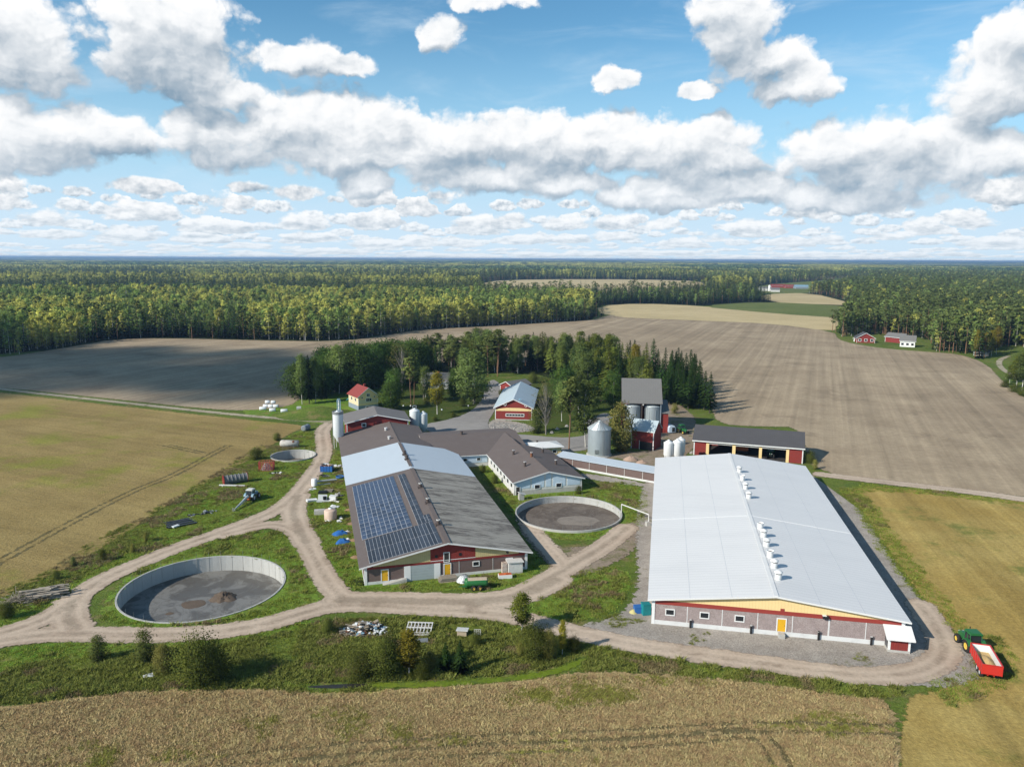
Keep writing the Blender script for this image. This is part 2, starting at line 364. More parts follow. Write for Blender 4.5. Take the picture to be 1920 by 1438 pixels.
def sheet(name, sdf, bbox, cell, z, mat, margin=1.5, zf=None):
    x0, x1, y0, y1 = bbox
    xs = np.arange(x0, x1+cell, cell); ys = np.arange(y0, y1+cell, cell)
    X, Y = np.meshgrid(xs, ys); S = holes(X, Y, sdf(X, Y)); K = S > -margin
    nx, ny = len(xs), len(ys)
    Q = K[:-1, :-1] & K[1:, :-1] & K[:-1, 1:] & K[1:, 1:]
    jj, ii = np.nonzero(Q); a = jj*nx+ii
    F = np.stack([a, a+1, a+nx+1, a+nx], 1); used, inv = np.unique(F, return_inverse=True)
    Z = np.full(used.shape, z)
    V = np.stack([X.ravel()[used], Y.ravel()[used], Z], 1)
    if zf is not None: V[:, 2] += zf(V[:, 0], V[:, 1])
    me = bpy.data.meshes.new(name); me.from_pydata(V.tolist(), [], inv.reshape(-1, 4).tolist())
    at = me.attributes.new('e', 'FLOAT', 'POINT'); at.data.foreach_set('value', np.clip(S.ravel()[used], -50, 50).astype(np.float32))
    me.materials.append(mat); o = bpy.data.objects.new(name, me); C.objects.link(o); tag(o, kind='structure'); return o
def bbox(P, m=3): return (P[:, 0].min()-m, P[:, 0].max()+m, P[:, 1].min()-m, P[:, 1].max()+m)
# ------------------------------------------------------------------ ground, fields, roads
M_grass = soil('grass', (0.086, 0.137, 0.024), (0.144, 0.188, 0.034), (0.197, 0.173, 0.068), 0.03, 0.3, 3.0, edge=False, bump=0.8, fine=(0.60, 1.35))
M_turf = soil('lush_grass', (0.118, 0.223, 0.024), (0.187, 0.276, 0.041), (0.216, 0.214, 0.060), 0.05, 0.35, 3.0, rag=1.4, bump=0.8, fine=(0.6, 1.35))
M_weeds = soil('rank_weeds', (0.096, 0.154, 0.028), (0.171, 0.212, 0.044), (0.234, 0.186, 0.077), 0.06, 0.3, 2.2, rag=2.2, bump=1.0, fine=(0.5, 1.4))
M_plough = soil('ploughed_soil', (0.312, 0.244, 0.168), (0.412, 0.329, 0.228), (0.238, 0.185, 0.128), 0.012, 0.06, 0.9, rag=1.5, bump=0.6, c2=(0.52, 0.75),
                stripes=[(rad(-22), 2.8, 0.20, 0.010), (rad(-22), 10.0, 0.14, 0.02)], fine=(0.86, 1.14))
M_stub = soil('pale_stubble', (0.486, 0.392, 0.216), (0.581, 0.472, 0.270), None, 0.01, 0.05, 0.6, rag=3, stripes=[(rad(80), 9.0, 0.08, 0.02)], fine=(0.9, 1.1))
M_ley = soil('young_ley', (0.119, 0.154, 0.042), (0.168, 0.189, 0.056), None, 0.01, 0.05, 0.6, rag=3)
M_cropl = soil('left_crop', (0.270, 0.198, 0.076), (0.343, 0.259, 0.105), (0.250, 0.241, 0.051), 0.020, 0.10, 2.4, rag=1.8, bump=0.9, c2=(0.51, 0.66), fine=(0.72, 1.28),
              stripes=[(rad(66), 9.0, 0.16, 0.06), (rad(66), 2.2, 0.10, 0.1)], cs=0.028)
M_crop = soil('ripe_crop', (0.349, 0.262, 0.128), (0.430, 0.326, 0.163), (0.300, 0.310, 0.062), 0.018, 0.10, 2.2, rag=1.8, bump=0.9, c2=(0.53, 0.66), fine=(0.68, 1.3),
              stripes=[(rad(66), 7.0, 0.12, 0.06)], cs=0.05)
M_gold = soil('mown_stubble', (0.348, 0.245, 0.073), (0.430, 0.325, 0.112), (0.193, 0.199, 0.050), 0.03, 0.15, 2.5, rag=1.2, bump=0.6, c2=(0.54, 0.72),
              stripes=[(rad(-12), 2.2, 0.24, 0.012), (rad(-12), 6.5, 0.20, 0.02)], fine=(0.75, 1.25), cs=0.07)
M_dirt = soil('dirt_road', (0.413, 0.323, 0.247), (0.530, 0.432, 0.339), (0.324, 0.251, 0.187), 0.05, 0.25, 2.5, rag=0.9, bump=0.3, ruts=True, fine=(0.82, 1.16), c2=(0.54, 0.72))
M_gravel = soil('crushed_gravel', (0.340, 0.307, 0.272), (0.469, 0.428, 0.380), (0.227, 0.214, 0.120), 0.08, 0.5, 6.0, rag=1.8, bump=0.8, fine=(0.65, 1.3), c2=(0.60, 0.72))
M_pave = soil('worn_asphalt', (0.258, 0.248, 0.239), (0.324, 0.309, 0.293), None, 0.05, 0.3, 4.0, rag=0.4, bump=0.2, fine=(0.9, 1.1))
M_track = soil('field_track', (0.365, 0.317, 0.230), (0.446, 0.392, 0.290), (0.162, 0.176, 0.068), 0.06, 0.3, 3.0, rag=0.8, bump=0.3)
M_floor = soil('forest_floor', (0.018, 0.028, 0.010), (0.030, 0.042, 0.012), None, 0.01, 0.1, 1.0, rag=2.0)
M_mud = soil('bare_mud', (0.257, 0.203, 0.149), (0.324, 0.263, 0.203), (0.128, 0.142, 0.041), 0.08, 0.4, 3.0, rag=1.6, bump=0.5)
M_alg = soil('duckweed', (0.126, 0.186, 0.015), (0.168, 0.222, 0.025), (0.084, 0.121, 0.025), 0.1, 0.5, 4.0, rag=0.8, bump=0.15)

def ground_height(x, y):
    d = np.hypot(x, y); k = np.clip((d-2600)/6000, 0, 1); k = k*k*(3-2*k)
    return k*(7*np.sin(x/1900+1.3)+6*np.sin(y/2300+x/5200)+4*np.sin((x+y)/1100)+4)
def build_ground():
    m = MB(); xs = [-40000, -16000, -8000, -4000, -2000, -1000, -400, 400, 1000, 2000, 4000, 8000, 16000, 40000]
    ys = [-8000, -2000, -600, 0, 540, 1100, 1800, 2600, 3600, 5000, 6500, 8500, 11000, 14000, 18000, 24000, 32000, 50000]
    for i in range(len(xs)-1):
        for j in range(len(ys)-1):
            if xs[i] == -400 and ys[j] == 0: continue
            q = [(xs[i], ys[j]), (xs[i+1], ys[j]), (xs[i+1], ys[j+1]), (xs[i], ys[j+1])]
            m.add([(a, b, float(ground_height(np.float64(a), np.float64(b)))) for a, b in q], [(0, 1, 2, 3)])
    loops = [[Vector((-400, 0, 0)), Vector((400, 0, 0)), Vector((400, 540, 0)), Vector((-400, 540, 0))]]
    for (x, y, r) in TANKS:
        loops.append([Vector((x+(r-0.05)*math.cos(-2*math.pi*i/72), y+(r-0.05)*math.sin(-2*math.pi*i/72), 0)) for i in range(72)])
    flat = [v for l in loops for v in l]
    tris = tessellate_polygon(loops)
    fs = []
    for t in tris:
        a, b, c = (flat[i] for i in t)
        fs.append(t if (b-a).cross(c-a).z > 0 else tuple(reversed(t)))
    m.add(flat, fs)
    o = m.build('ground', M_grass); tag(o, kind='structure')
build_ground()

# far land: dark forest floor under the woods, then the fields
FLOOR = np.array([(-2600, 1400), (-420, 545), (-330, 470), (-250, 520), (-125, 552), (-60, 610), (80, 760), (110, 1010), (700, 1000), (600, 640), (260, 580), (330, 560), (900, 900), (2600, 1400), (9000, 9000), (0, 26000), (-9000, 9000)], float)
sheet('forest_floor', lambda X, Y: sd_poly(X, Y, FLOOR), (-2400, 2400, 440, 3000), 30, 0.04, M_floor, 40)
PLOUGH = pxpoly([(-900, 640), (-300, 678), (0, 671), (60, 662), (160, 646), (210, 637), (300, 634), (470, 638), (640, 641), (735, 627), (790, 618), (900, 613), (1000, 607), (1110, 601),
                 (1130, 594), (1150, 590), (1300, 600), (1450, 606), (1565, 622), (1570, 636), (1600, 645), (1660, 654), (1740, 660), (1800, 664), (1850, 682), (1880, 716), (1925, 752), (2150, 800), (2300, 975), (1920, 931),
                 (1700, 905), (1535, 887), (1512, 850), (1500, 800), (1420, 800), (1345, 795), (1335, 765), (1325, 735), (1250, 722), (1100, 695), (900, 682), (750, 692), (640, 712), (560, 748), (545, 762), (470, 770), (400, 768),
                 (200, 747), (0, 726), (-400, 700)], 1)
sheet('ploughed_field', lambda X, Y: sd_poly(X, Y, PLOUGH), bbox(PLOUGH), 4, 0.06, M_plough, 8)
ST = pxpoly([(1130, 594), (1118, 574), (1200, 569), (1320, 574), (1450, 588), (1600, 598), (1568, 610), (1566, 623), (1450, 607), (1300, 601)], 1)
sheet('stubble_field', lambda X, Y: sd_poly(X, Y, ST), bbox(ST, 20), 8, 0.10, M_stub, 12)
LY = pxpoly([(1300, 574), (1430, 566), (1560, 572), (1606, 578), (1600, 598), (1450, 588)], 1)
sheet('ley_field', lambda X, Y: sd_poly(X, Y, LY), bbox(LY, 20), 8, 0.14, M_ley, 12)
S2 = pxpoly([(1425, 552), (1520, 549), (1610, 572), (1560, 572), (1430, 566)], 1)
sheet('stubble_field', lambda X, Y: sd_poly(X, Y, S2), bbox(S2, 20), 12, 0.12, M_stub, 18)
S3 = pxpoly([(905, 528), (1000, 524), (1195, 524), (1330, 528), (1330, 546), (1180, 553), (960, 553), (905, 545)], 1)
sheet('stubble_field', lambda X, Y: sd_poly(X, Y, S3), bbox(S3, 40), 20, 0.12, M_stub, 30)
S4 = pxpoly([(1415, 536), (1500, 529), (1600, 522), (1640, 524), (1540, 548), (1470, 552), (1420, 550)], 1)
sheet('ley_field', lambda X, Y: sd_poly(X, Y, S4), bbox(S4, 40), 20, 0.10, M_ley, 30)
FAR_FIELDS = [PLOUGH, ST, LY, S2, S3, S4]

CROPL = pxpoly([(-500, 680), (0, 736), (200, 759), (420, 783), (560, 796), (572, 801), (545, 812), (505, 838), (440, 878), (395, 900), (310, 948), (235, 1000), (135, 1062), (60, 1092), (0, 1122), (-300, 1250), (-700, 1250)], 1)
sheet('crop_field', lambda X, Y: sd_poly(X, Y, CROPL), bbox(CROPL), 2, 0.06, M_cropl, 4)
CROPB = pxpoly([(-500, 1350), (0, 1326), (200, 1299), (350, 1293), (500, 1291), (620, 1301), (800, 1287), (1000, 1274), (1100, 1257), (1210, 1262), (1400, 1276), (1560, 1300), (1678, 1312), (1690, 1440), (1690, 1900), (-700, 1900)], 1)
sheet('crop_field', lambda X, Y: sd_poly(X, Y, CROPB), (-110, 70, 50, 122), 1, 0.06, M_crop, 4)
GOLD = pxpoly([(1582, 908), (1760, 922), (1920, 941), (2400, 990), (2500, 1500), (1690, 1800), (1686, 1310), (1760, 1296), (1840, 1262), (1855, 1210), (1790, 1192), (1730, 1120), (1672, 1040), (1620, 960)], 1)
sheet('mown_field', lambda X, Y: sd_poly(X, Y, GOLD), bbox(GOLD), 1.5, 0.05, M_gold, 3)

GARDEN2 = pxpoly([(925, 745), (945, 735), (1010, 700), (1150, 715), (1165, 780), (1080, 800), (1010, 810), (1000, 770), (960, 745)], 1)
# lush grass and weed patches
TURF1 = pxpoly([(0, 1220), (150, 1120), (300, 1035), (420, 985), (520, 945), (575, 900), (600, 850), (590, 815), (560, 805), (505, 845), (440, 890), (330, 960), (240, 1010), (140, 1075), (60, 1110), (-200, 1210), (-300, 1350)], 1)
TURF2 = pxpoly([(180, 1140), (260, 1060), (380, 1010), (510, 990), (560, 1020), (595, 1100), (600, 1150), (480, 1180), (330, 1190), (220, 1175)], 1)
TURF3 = pxpoly([(570, 1000), (565, 940), (600, 880), (640, 840), (660, 850), (690, 1060), (680, 1110), (640, 1100)], 1)
TURF4 = pxpoly([(430, 778), (520, 745), (580, 740), (650, 735), (760, 720), (900, 720), (900, 770), (800, 790), (640, 800), (560, 790)], 1)
TURF5 = pxpoly([(-200, 1290), (0, 1215), (150, 1200), (400, 1190), (560, 1165), (640, 1160), (700, 1160), (640, 1185), (400, 1225), (180, 1230), (0, 1260)], 1)
TURF6 = pxpoly([(985, 1150), (1000, 1110), (1080, 1070), (1150, 1060), (1190, 1080), (1160, 1140), (1090, 1165), (1000, 1165)], 1)
TURF7 = pxpoly([(890, 870), (920, 860), (970, 925), (1000, 920), (1100, 905), (1215, 905), (1218, 990), (1150, 1010), (1060, 1015), (980, 990), (940, 940)], 1)
def u(*ps): return lambda X, Y: np.max([sd_poly(X, Y, P) for P in ps], axis=0)
TURF8 = pxpoly([(670, 1085), (690, 1108), (760, 1112), (860, 1104), (930, 1108), (985, 1095), (1018, 1060), (1000, 1030), (985, 1045), (900, 1075), (760, 1095)], 1)
LUSH = [TURF8, TURF1, TURF2, TURF3, TURF4, TURF5, TURF6, TURF7]
GARDEN = pxpoly([(690, 760), (700, 735), (760, 712), (900, 705), (912, 720), (905, 750), (880, 775), (830, 790), (790, 795), (740, 780)], 1)
M_lawn = soil('garden_lawn', (0.050, 0.078, 0.014), (0.078, 0.105, 0.020), (0.095, 0.092, 0.030), 0.05, 0.35, 3.0, rag=1.6, bump=0.8, fine=(0.6, 1.35))
sheet('garden_lawn', u(GARDEN), bbox(GARDEN), 1.2, 0.05, M_lawn, 3)
sheet('garden_lawn', lambda X, Y: sd_poly(X, Y, GARDEN2), bbox(GARDEN2), 1.2, 0.05, M_lawn, 3)
for T in LUSH: sheet('lush_grass', u(T), bbox(T), 1.2, 0.03, M_turf, 3)
BANK = pxpoly([(-200, 1330), (-100, 1290), (0, 1258), (180, 1225), (400, 1215), (620, 1165), (720, 1155), (960, 1165), (1060, 1195), (1120, 1215), (1300, 1240), (1550, 1275), (1690, 1285), (1690, 1312),
               (1560, 1300), (1400, 1276), (1210, 1262), (1100, 1257), (1000, 1274), (800, 1287), (620, 1301), (500, 1291), (350, 1293), (200, 1299), (0, 1326), (-200, 1345)], 1)
sheet('weed_bank', u(BANK), bbox(BANK), 1.0, 0.045, M_weeds, 3)
DITCH = pxpoly([(690, 1280), (800, 1279), (900, 1273), (1000, 1264), (1060, 1248), (1090, 1232), (1110, 1228), (1085, 1250), (1020, 1272), (900, 1283), (780, 1291), (690, 1288)], 2)
sheet('ditch', u(DITCH), bbox(DITCH), 0.5, 0.10, M_alg, 1.5)
m_w = paint('ditch_water', (0.035, 0.032, 0.026), 0.15, 0.3, 0.5)
PW_ = pxpoly([(560, 1288), (640, 1283), (690, 1281), (690, 1288), (620, 1292)], 2)
mm = MB(); mm.add([(x, y, 0.095) for x, y in PW_], [tuple(range(len(PW_)))]); tag(mm.build('ditch_water', m_w, fix=True), kind='structure')

# gravel, mud, paving
GRAV = pxpoly([(1205, 905), (1235, 880), (1500, 875), (1535, 890), (1580, 900), (1600, 940), (1665, 1040), (1725, 1130), (1790, 1190), (1835, 1225), (1850, 1262), (1790, 1290), (1660, 1280), (1400, 1250), (1200, 1222), (1060, 1195), (1040, 1180), (1110, 1170),
               (1170, 1150), (1200, 1100), (1190, 1000)], 1)
G2 = pxpoly([(690, 1105), (760, 1098), (900, 1090), (1000, 1060), (1030, 1050), (980, 1110), (860, 1135), (700, 1130)], 1)
G3 = pxpoly([(912, 795), (930, 785), (990, 795), (1010, 808), (960, 812), (920, 810)], 1)
G4 = pxpoly([(1085, 885), (1223, 908), (1223, 916), (1080, 895)], 1)
sheet('gravel', u(GRAV, G3, G4), (-30, 85, 90, 300), 1.0, 0.075, M_gravel, 3)
PAVE = pxpoly([(800, 812), (795, 795), (830, 790), (880, 775), (905, 750), (912, 720), (925, 710), (940, 722), (940, 745), (925, 775), (912, 795), (925, 812), (985, 815), (1060, 822), (1110, 815), (1085, 800), (1130, 772), (1150, 780), (1120, 840), (1060, 850), (990, 830), (900, 820)], 2)
sheet('paved_yard', u(PAVE), bbox(PAVE), 1.0, 0.09, M_pave, 2)
MUD = pxpoly([(1130, 850), (1200, 845), (1300, 850), (1300, 900), (1220, 905), (1140, 870)], 1)
MUD2 = pxpoly([(1225, 740), (1300, 770), (1310, 830), (1280, 860), (1200, 850), (1230, 800)], 1)
MUD3 = pxpoly([(980, 960), (1020, 1020), (1090, 1030), (1160, 1000), (1210, 960), (1215, 1010), (1150, 1060), (1060, 1090), (1010, 1040), (970, 990)], 1)
sheet('bare_mud', u(MUD, MUD2, MUD3), (-5, 80, 110, 320), 1.0, 0.066, M_mud, 3)

def line(pts, w): return (pxpoly(pts, 2, False), w)
ROADS = [line([(-260, 1255), (-60, 1208), (30, 1180), (90, 1160), (135, 1128), (180, 1092), (260, 1056), (340, 1024), (430, 993), (510, 963), (550, 935), (578, 900), (600, 870), (609, 845), (605, 822), (604, 805), (622, 792), (640, 788)], 5.2),
         line([(-260, 1255), (-60, 1212), (60, 1192), (140, 1188), (260, 1192), (390, 1188), (500, 1171), (575, 1147), (630, 1135)], 5.2),
         line([(420, 1003), (500, 982), (545, 988), (575, 1018), (596, 1060), (622, 1105), (660, 1132)], 5.0),
         line([(560, 930), (548, 955), (556, 985), (575, 1018)], 6.0),
         line([(135, 1128), (125, 1155), (140, 1180)], 6.0),
         line([(600, 1140), (680, 1134), (780, 1142), (880, 1146), (960, 1155), (1060, 1182), (1200, 1213), (1400, 1240), (1540, 1260), (1640, 1270), (1720, 1262), (1768, 1238), (1772, 1210), (1752, 1172), (1725, 1135)], 5.0),
         line([(640, 1126), (720, 1126), (800, 1128), (900, 1130), (980, 1118), (1040, 1088)], 7.0),
         line([(880, 1140), (960, 1120), (1030, 1085), (1090, 1050), (1140, 1020), (1175, 990)], 5.5),
         line([(1060, 1066), (1040, 1040), (1010, 1010), (985, 975)], 4.5),
         line([(1540, 890), (1600, 897), (1700, 909), (1800, 920), (1930, 938), (2100, 962)], 5.0)]
def roads_sdf(X, Y): return np.max([sd_line(X, Y, P, w) for P, w in ROADS], axis=0)
sheet('dirt_road', roads_sdf, (-130, 150, 90, 300), 0.8, 0.11, M_dirt, 2)
TRK = [line([(-300, 690), (0, 730), (200, 752), (420, 776), (560, 788), (620, 792)], 3.4), line([(1935, 720), (1900, 705), (1875, 690), (1872, 676), (1890, 668)], 3.0)]
sheet('field_track', lambda X, Y: np.max([sd_line(X, Y, P, w) for P, w in TRK], axis=0), (-320, 330, 225, 560), 1.5, 0.12, M_track, 2)
# tramlines pressed into the crops
M_rut = soil('crop_rut', (0.125, 0.105, 0.050), (0.165, 0.140, 0.068), None, 0.2, 0.6, 3.0, rag=1.1, sc=0.8)
def par(P, o):
    d = np.gradient(P, axis=0); n = np.stack([-d[:, 1], d[:, 0]], 1); n /= np.linalg.norm(n, axis=1)[:, None]+1e-9; return P+n*o
RUT0 = pxpoly([(-60, 1085), (0, 1053), (90, 1003), (160, 966), (250, 920), (330, 890), (400, 850), (470, 815)], 2, False)
RUT1 = pxpoly([(560, 1438), (700, 1420), (900, 1405), (1100, 1398), (1300, 1385), (1410, 1372), (1450, 1400), (1470, 1450)], 2, False)
RUT2 = pxpoly([(300, 1440), (500, 1420), (700, 1400), (900, 1388), (1200, 1378), (1400, 1362), (1680, 1368)], 2, False)
RUT3 = pxpoly([(-40, 780), (150, 812), (300, 832), (380, 850)], 2, False)
RUTS = [(par(P, o), 0.55) for P, o in ((RUT0, -1.0), (RUT0, 1.0), (RUT1, 1.0), (RUT1, -1.0), (RUT2, 1.0), (RUT2, -1.0), (RUT3, 0.9), (RUT3, -0.9))]
sheet('tyre_ruts', lambda X, Y: np.max([sd_line(X, Y, P, w) for P, w in RUTS], axis=0), (-140, 60, 75, 240), 0.5, 0.085, M_rut, 0.8)
# grass mound by the yellow house
mm = MB(); cx, cy = GXY(595, 778); n = 28; R_ = 15.0
vs = [(cx, cy, 3.2)]
for j in range(1, 9):
    for i in range(n):
        r = R_*j/8; a = 2*math.pi*i/n; vs.append((cx+1.25*r*math.cos(a), cy+r*0.9*math.sin(a), 3.2*(0.5+0.5*math.cos(math.pi*j/8))-0.03))
fs = [(0, 1+i, 1+(i+1) % n) for i in range(n)]+[(1+j*n+i, 1+(j+1)*n+i, 1+(j+1)*n+(i+1) % n, 1+j*n+(i+1) % n) for j in range(7) for i in range(n)]
mm.add(vs, fs, 0, True); tag(mm.build('grass_mound', M_grass), kind='structure')
# ------------------------------------------------------------------ building materials
M_white = paint('white_paint', (0.76, 0.77, 0.77), 0.5, 0.10, 0.8)
M_offw = paint('aged_white_paint', (0.66, 0.66, 0.64), 0.6, 0.30, 1.5)
M_conc = paint('concrete', (0.46, 0.45, 0.42), 0.9, 0.35, 0.9, fine=0.3)
M_plinth = paint('painted_plinth', (0.66, 0.67, 0.67), 0.8, 0.25, 0.7)
M_red = paint('red_boards', (0.235, 0.032, 0.026), 0.75, 0.30, 1.2, ribs=('X', 0.35))
M_redy = paint('red_boards_side', (0.235, 0.032, 0.026), 0.75, 0.30, 1.2, ribs=('Y', 0.35))
M_redband = paint('red_band', (0.300, 0.045, 0.035), 0.6, 0.12, 0.6)
M_yel = paint('pale_yellow_boards', (0.829, 0.625, 0.312), 0.65, 0.10, 0.5, ribs=('X', 0.5), bstr=0.15)
M_yel2 = paint('faded_yellow_boards', (0.56, 0.47, 0.24), 0.7, 0.25, 1.0, ribs=('X', 0.4))
M_ydoor = paint('yellow_door', (0.72, 0.40, 0.02), 0.45, 0.15, 1.5)
M_brick = paint('grey_brick', (0.300, 0.245, 0.238), 0.9, 0.45, 0.9, dcol=(0.42, 0.36, 0.35), fine=0.8)
M_brick2 = paint('brown_brick', (0.150, 0.105, 0.095), 0.9, 0.35, 1.1, dcol=(0.20, 0.15, 0.14), fine=0.3)
M_roofw = paint('white_roof_sheet', (0.765, 0.765, 0.762), 0.42, 0.22, 0.10, ribs=('Y', 1.1), bstr=0.0, stretch=(0.6, 2.2, 1), dcol=(0.58, 0.59, 0.60), metal=0.0)
M_roofb = paint('blue_white_roof_sheet', (0.540, 0.612, 0.684), 0.4, 0.08, 0.4, ribs=('Y', 0.6), bstr=0.12)
M_roofbr = paint('brown_roof', (0.150, 0.122, 0.112), 0.75, 0.25, 0.35, ribs=('Y', 0.5), bstr=0.22, dcol=(0.205, 0.180, 0.170))
M_roofdk = paint('dark_grey_roof', (0.085, 0.083, 0.088), 0.6, 0.2, 0.4, ribs=('X', 0.6), bstr=0.25, dcol=(0.12, 0.118, 0.122))
M_roofgr = paint('grey_roof', (0.175, 0.172, 0.168), 0.65, 0.2, 0.4, ribs=('X', 0.6), bstr=0.2, dcol=(0.225, 0.22, 0.215))
M_roofred = paint('red_tile_roof', (0.27, 0.055, 0.048), 0.7, 0.25, 1.0, ribs=('Y', 0.35), bstr=0.4)
M_galv = paint('galvanised_steel', (0.40, 0.45, 0.48), 0.42, 0.30, 0.9, metal=0.35, ribs=('Z', 0.32), bstr=0.45, stretch=(1, 1, 0.25))
M_galvr = paint('galvanised_roof', (0.48, 0.53, 0.55), 0.4, 0.25, 1.0, metal=0.3)
M_silo = paint('white_silo_shell', (0.70, 0.74, 0.76), 0.45, 0.18, 0.8, stretch=(1, 1, 0.2))
M_steel = paint('grey_steel', (0.28, 0.30, 0.31), 0.45, 0.2, 2.0, metal=0.4)
M_glass = paint('dark_glass', (0.020, 0.024, 0.028), 0.12, 0.1, 0.7, spec=0.5)
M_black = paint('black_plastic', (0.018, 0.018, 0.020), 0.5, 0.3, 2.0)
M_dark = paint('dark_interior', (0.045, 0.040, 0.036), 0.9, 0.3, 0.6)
M_pblue = paint('pale_blue_panel', (0.52, 0.64, 0.76), 0.6, 0.15, 0.6)
M_gdoor = paint('grey_door_panel', (0.36, 0.41, 0.43), 0.5, 0.15, 0.6, ribs=('Z', 0.55), bstr=0.2)
M_vent = paint('brown_vent', (0.085, 0.065, 0.058), 0.6, 0.2, 2.0)
M_ventw = paint('grey_vent', (0.50, 0.50, 0.50), 0.6, 0.2, 2.0)
M_rust = paint('rusty_steel', (0.20, 0.085, 0.045), 0.8, 0.4, 2.0, dcol=(0.10, 0.05, 0.03))
M_wood = paint('grey_wood', (0.30, 0.26, 0.21), 0.85, 0.4, 2.0)
M_woodl = paint('pale_wood', (0.46, 0.38, 0.28), 0.85, 0.3, 2.0)
M_rubber = paint('tyre_rubber', (0.020, 0.020, 0.020), 0.8, 0.3, 3.0, dcol=(0.07, 0.06, 0.05))
M_green = paint('tractor_green', (0.025, 0.150, 0.045), 0.4, 0.15, 2.0)
M_rim = paint('yellow_rim', (0.65, 0.46, 0.08), 0.5, 0.2, 3.0)
M_redp = paint('red_paint', (0.56, 0.030, 0.022), 0.35, 0.12, 1.0, spec=0.5)
M_orange = paint('orange_paint', (0.55, 0.13, 0.04), 0.5, 0.25, 2.0)
M_blue = paint('blue_plastic', (0.030, 0.140, 0.42), 0.5, 0.2, 2.0)
M_teal = paint('teal_plastic', (0.010, 0.22, 0.24), 0.5, 0.2, 2.0)
M_plast = paint('white_film', (0.72, 0.75, 0.77), 0.35, 0.2, 1.5, dcol=(0.45, 0.50, 0.52))
M_grain = paint('grain', (0.52, 0.37, 0.17), 0.95, 0.3, 3.0, fine=0.5)
M_stone = paint('field_stone', (0.30, 0.29, 0.28), 0.9, 0.4, 1.2, fine=0.4)
M_sand = paint('pinkish_sand', (0.42, 0.30, 0.23), 0.95, 0.3, 1.2, fine=0.3)
def weathered():
    m, nt = newmat('lichened_fibre_cement'); p = obj(nt)
    a = noise(nt, vm(nt, 'MULTIPLY', p, (0.10, 0.42, 0.1)), 1.0, 6.0, 0.72, 0.3)
    b = noise(nt, vm(nt, 'MULTIPLY', p, (0.5, 2.6, 0.5)), 1.0, 5.0, 0.75)
    f = step(nt, ma(nt, 'ADD', ma(nt, 'MULTIPLY', a, 0.62), ma(nt, 'MULTIPLY', b, 0.38)), 0.38, 0.56)
    c = mix(nt, f, (0.105, 0.093, 0.086), (0.37, 0.35, 0.31))
    y = nd(nt, 'ShaderNodeSeparateXYZ', {0: p}).outputs[1]
    h = ma(nt, 'PINGPONG', ma(nt, 'MULTIPLY', y, 2.0), 0.5)
    finish(nt, c, 0.92, h, 0.35, 0.05, spec=0.15); return m
M_fibre = weathered()
def pv(name, a, b):
    m, nt = newmat(name); p = obj(nt); g = nd(nt, 'ShaderNodeObjectInfo').outputs['Random']
    c = mix(nt, step(nt, noise(nt, p, 0.8, 2.0), 0.35, 0.65), a, b)
    c = mix(nt, 1.0, c, nd(nt, 'ShaderNodeMapRange', {0: g, 1: 0.0, 2: 1.0, 3: 0.72, 4: 1.3}).outputs[0], 'MULTIPLY')
    finish(nt, c, 0.38, spec=0.22); return m
M_pv = pv('blue_solar_cell', (0.038, 0.060, 0.108), (0.050, 0.078, 0.132))
M_pv2 = pv('dark_solar_cell', (0.030, 0.038, 0.054), (0.040, 0.050, 0.068))
M_alu = paint('aluminium_frame', (0.496, 0.520, 0.560), 0.4, 0.05, 2.0)

def window(parent, x, z, w, h, y=0.0, face='front', frame=None, pane=None, name='window', fw=0.14, bars=0):
    """frame with a pane as its sub-part, standing 6 cm proud of a wall. face: front = toward -y, left / right = toward -x / +x"""
    fm = MB(); d = 0.10
    def bx(m, a0, a1, z0, z1, o0, o1):
        if face == 'front': m.bb(a0, a1, y-o1, y-o0, z0, z1)
        elif face == 'left': m.bb(y-o1, y-o0, a0, a1, z0, z1)
        else: m.bb(y+o0, y+o1, a0, a1, z0, z1)
    bx(fm, x-w/2-fw, x+w/2+fw, z+h/2, z+h/2+fw, -0.02, d); bx(fm, x-w/2-fw, x+w/2+fw, z-h/2-fw, z-h/2, -0.02, d)
    bx(fm, x-w/2-fw, x-w/2, z-h/2, z+h/2, -0.02, d); bx(fm, x+w/2, x+w/2+fw, z-h/2, z+h/2, -0.02, d)
    for i in range(bars):
        bx_ = x-w/2+w*(i+1)/(bars+1); bx(fm, bx_-0.05, bx_+0.05, z-h/2, z+h/2, 0.035, d-0.01)
    f = fm.build(name, frame or M_white, parent)
    pm = MB(); bx(pm, x-w/2, x+w/2, z-h/2, z+h/2, -0.02, 0.03)
    pm.build('pane' if name == 'window' else 'panel', pane or M_glass, f)
    return f
def door(parent, x, z0, w, h, y=0.0, mat=None, frame=None, label=None):
    m = MB(); m.bb(x-w/2, x+w/2, y-0.07, y+0.02, z0, z0+h); d = m.build('door', mat or M_ydoor, parent)
    if label: d['label'] = label
    f = MB(); f.bb(x-w/2-0.16, x-w/2, y-0.11, y+0.02, z0, z0+h); f.bb(x+w/2, x+w/2+0.16, y-0.11, y+0.02, z0, z0+h); f.bb(x-w/2-0.16, x+w/2+0.16, y-0.11, y+0.02, z0+h, z0+h+0.16)
    f.build('door_frame', frame or M_white, d)
    k = MB(); k.bb(x+w/2-0.2, x+w/2-0.1, y-0.13, y-0.072, z0+1.0, z0+1.08); k.build('handle', M_black, d)
    return d
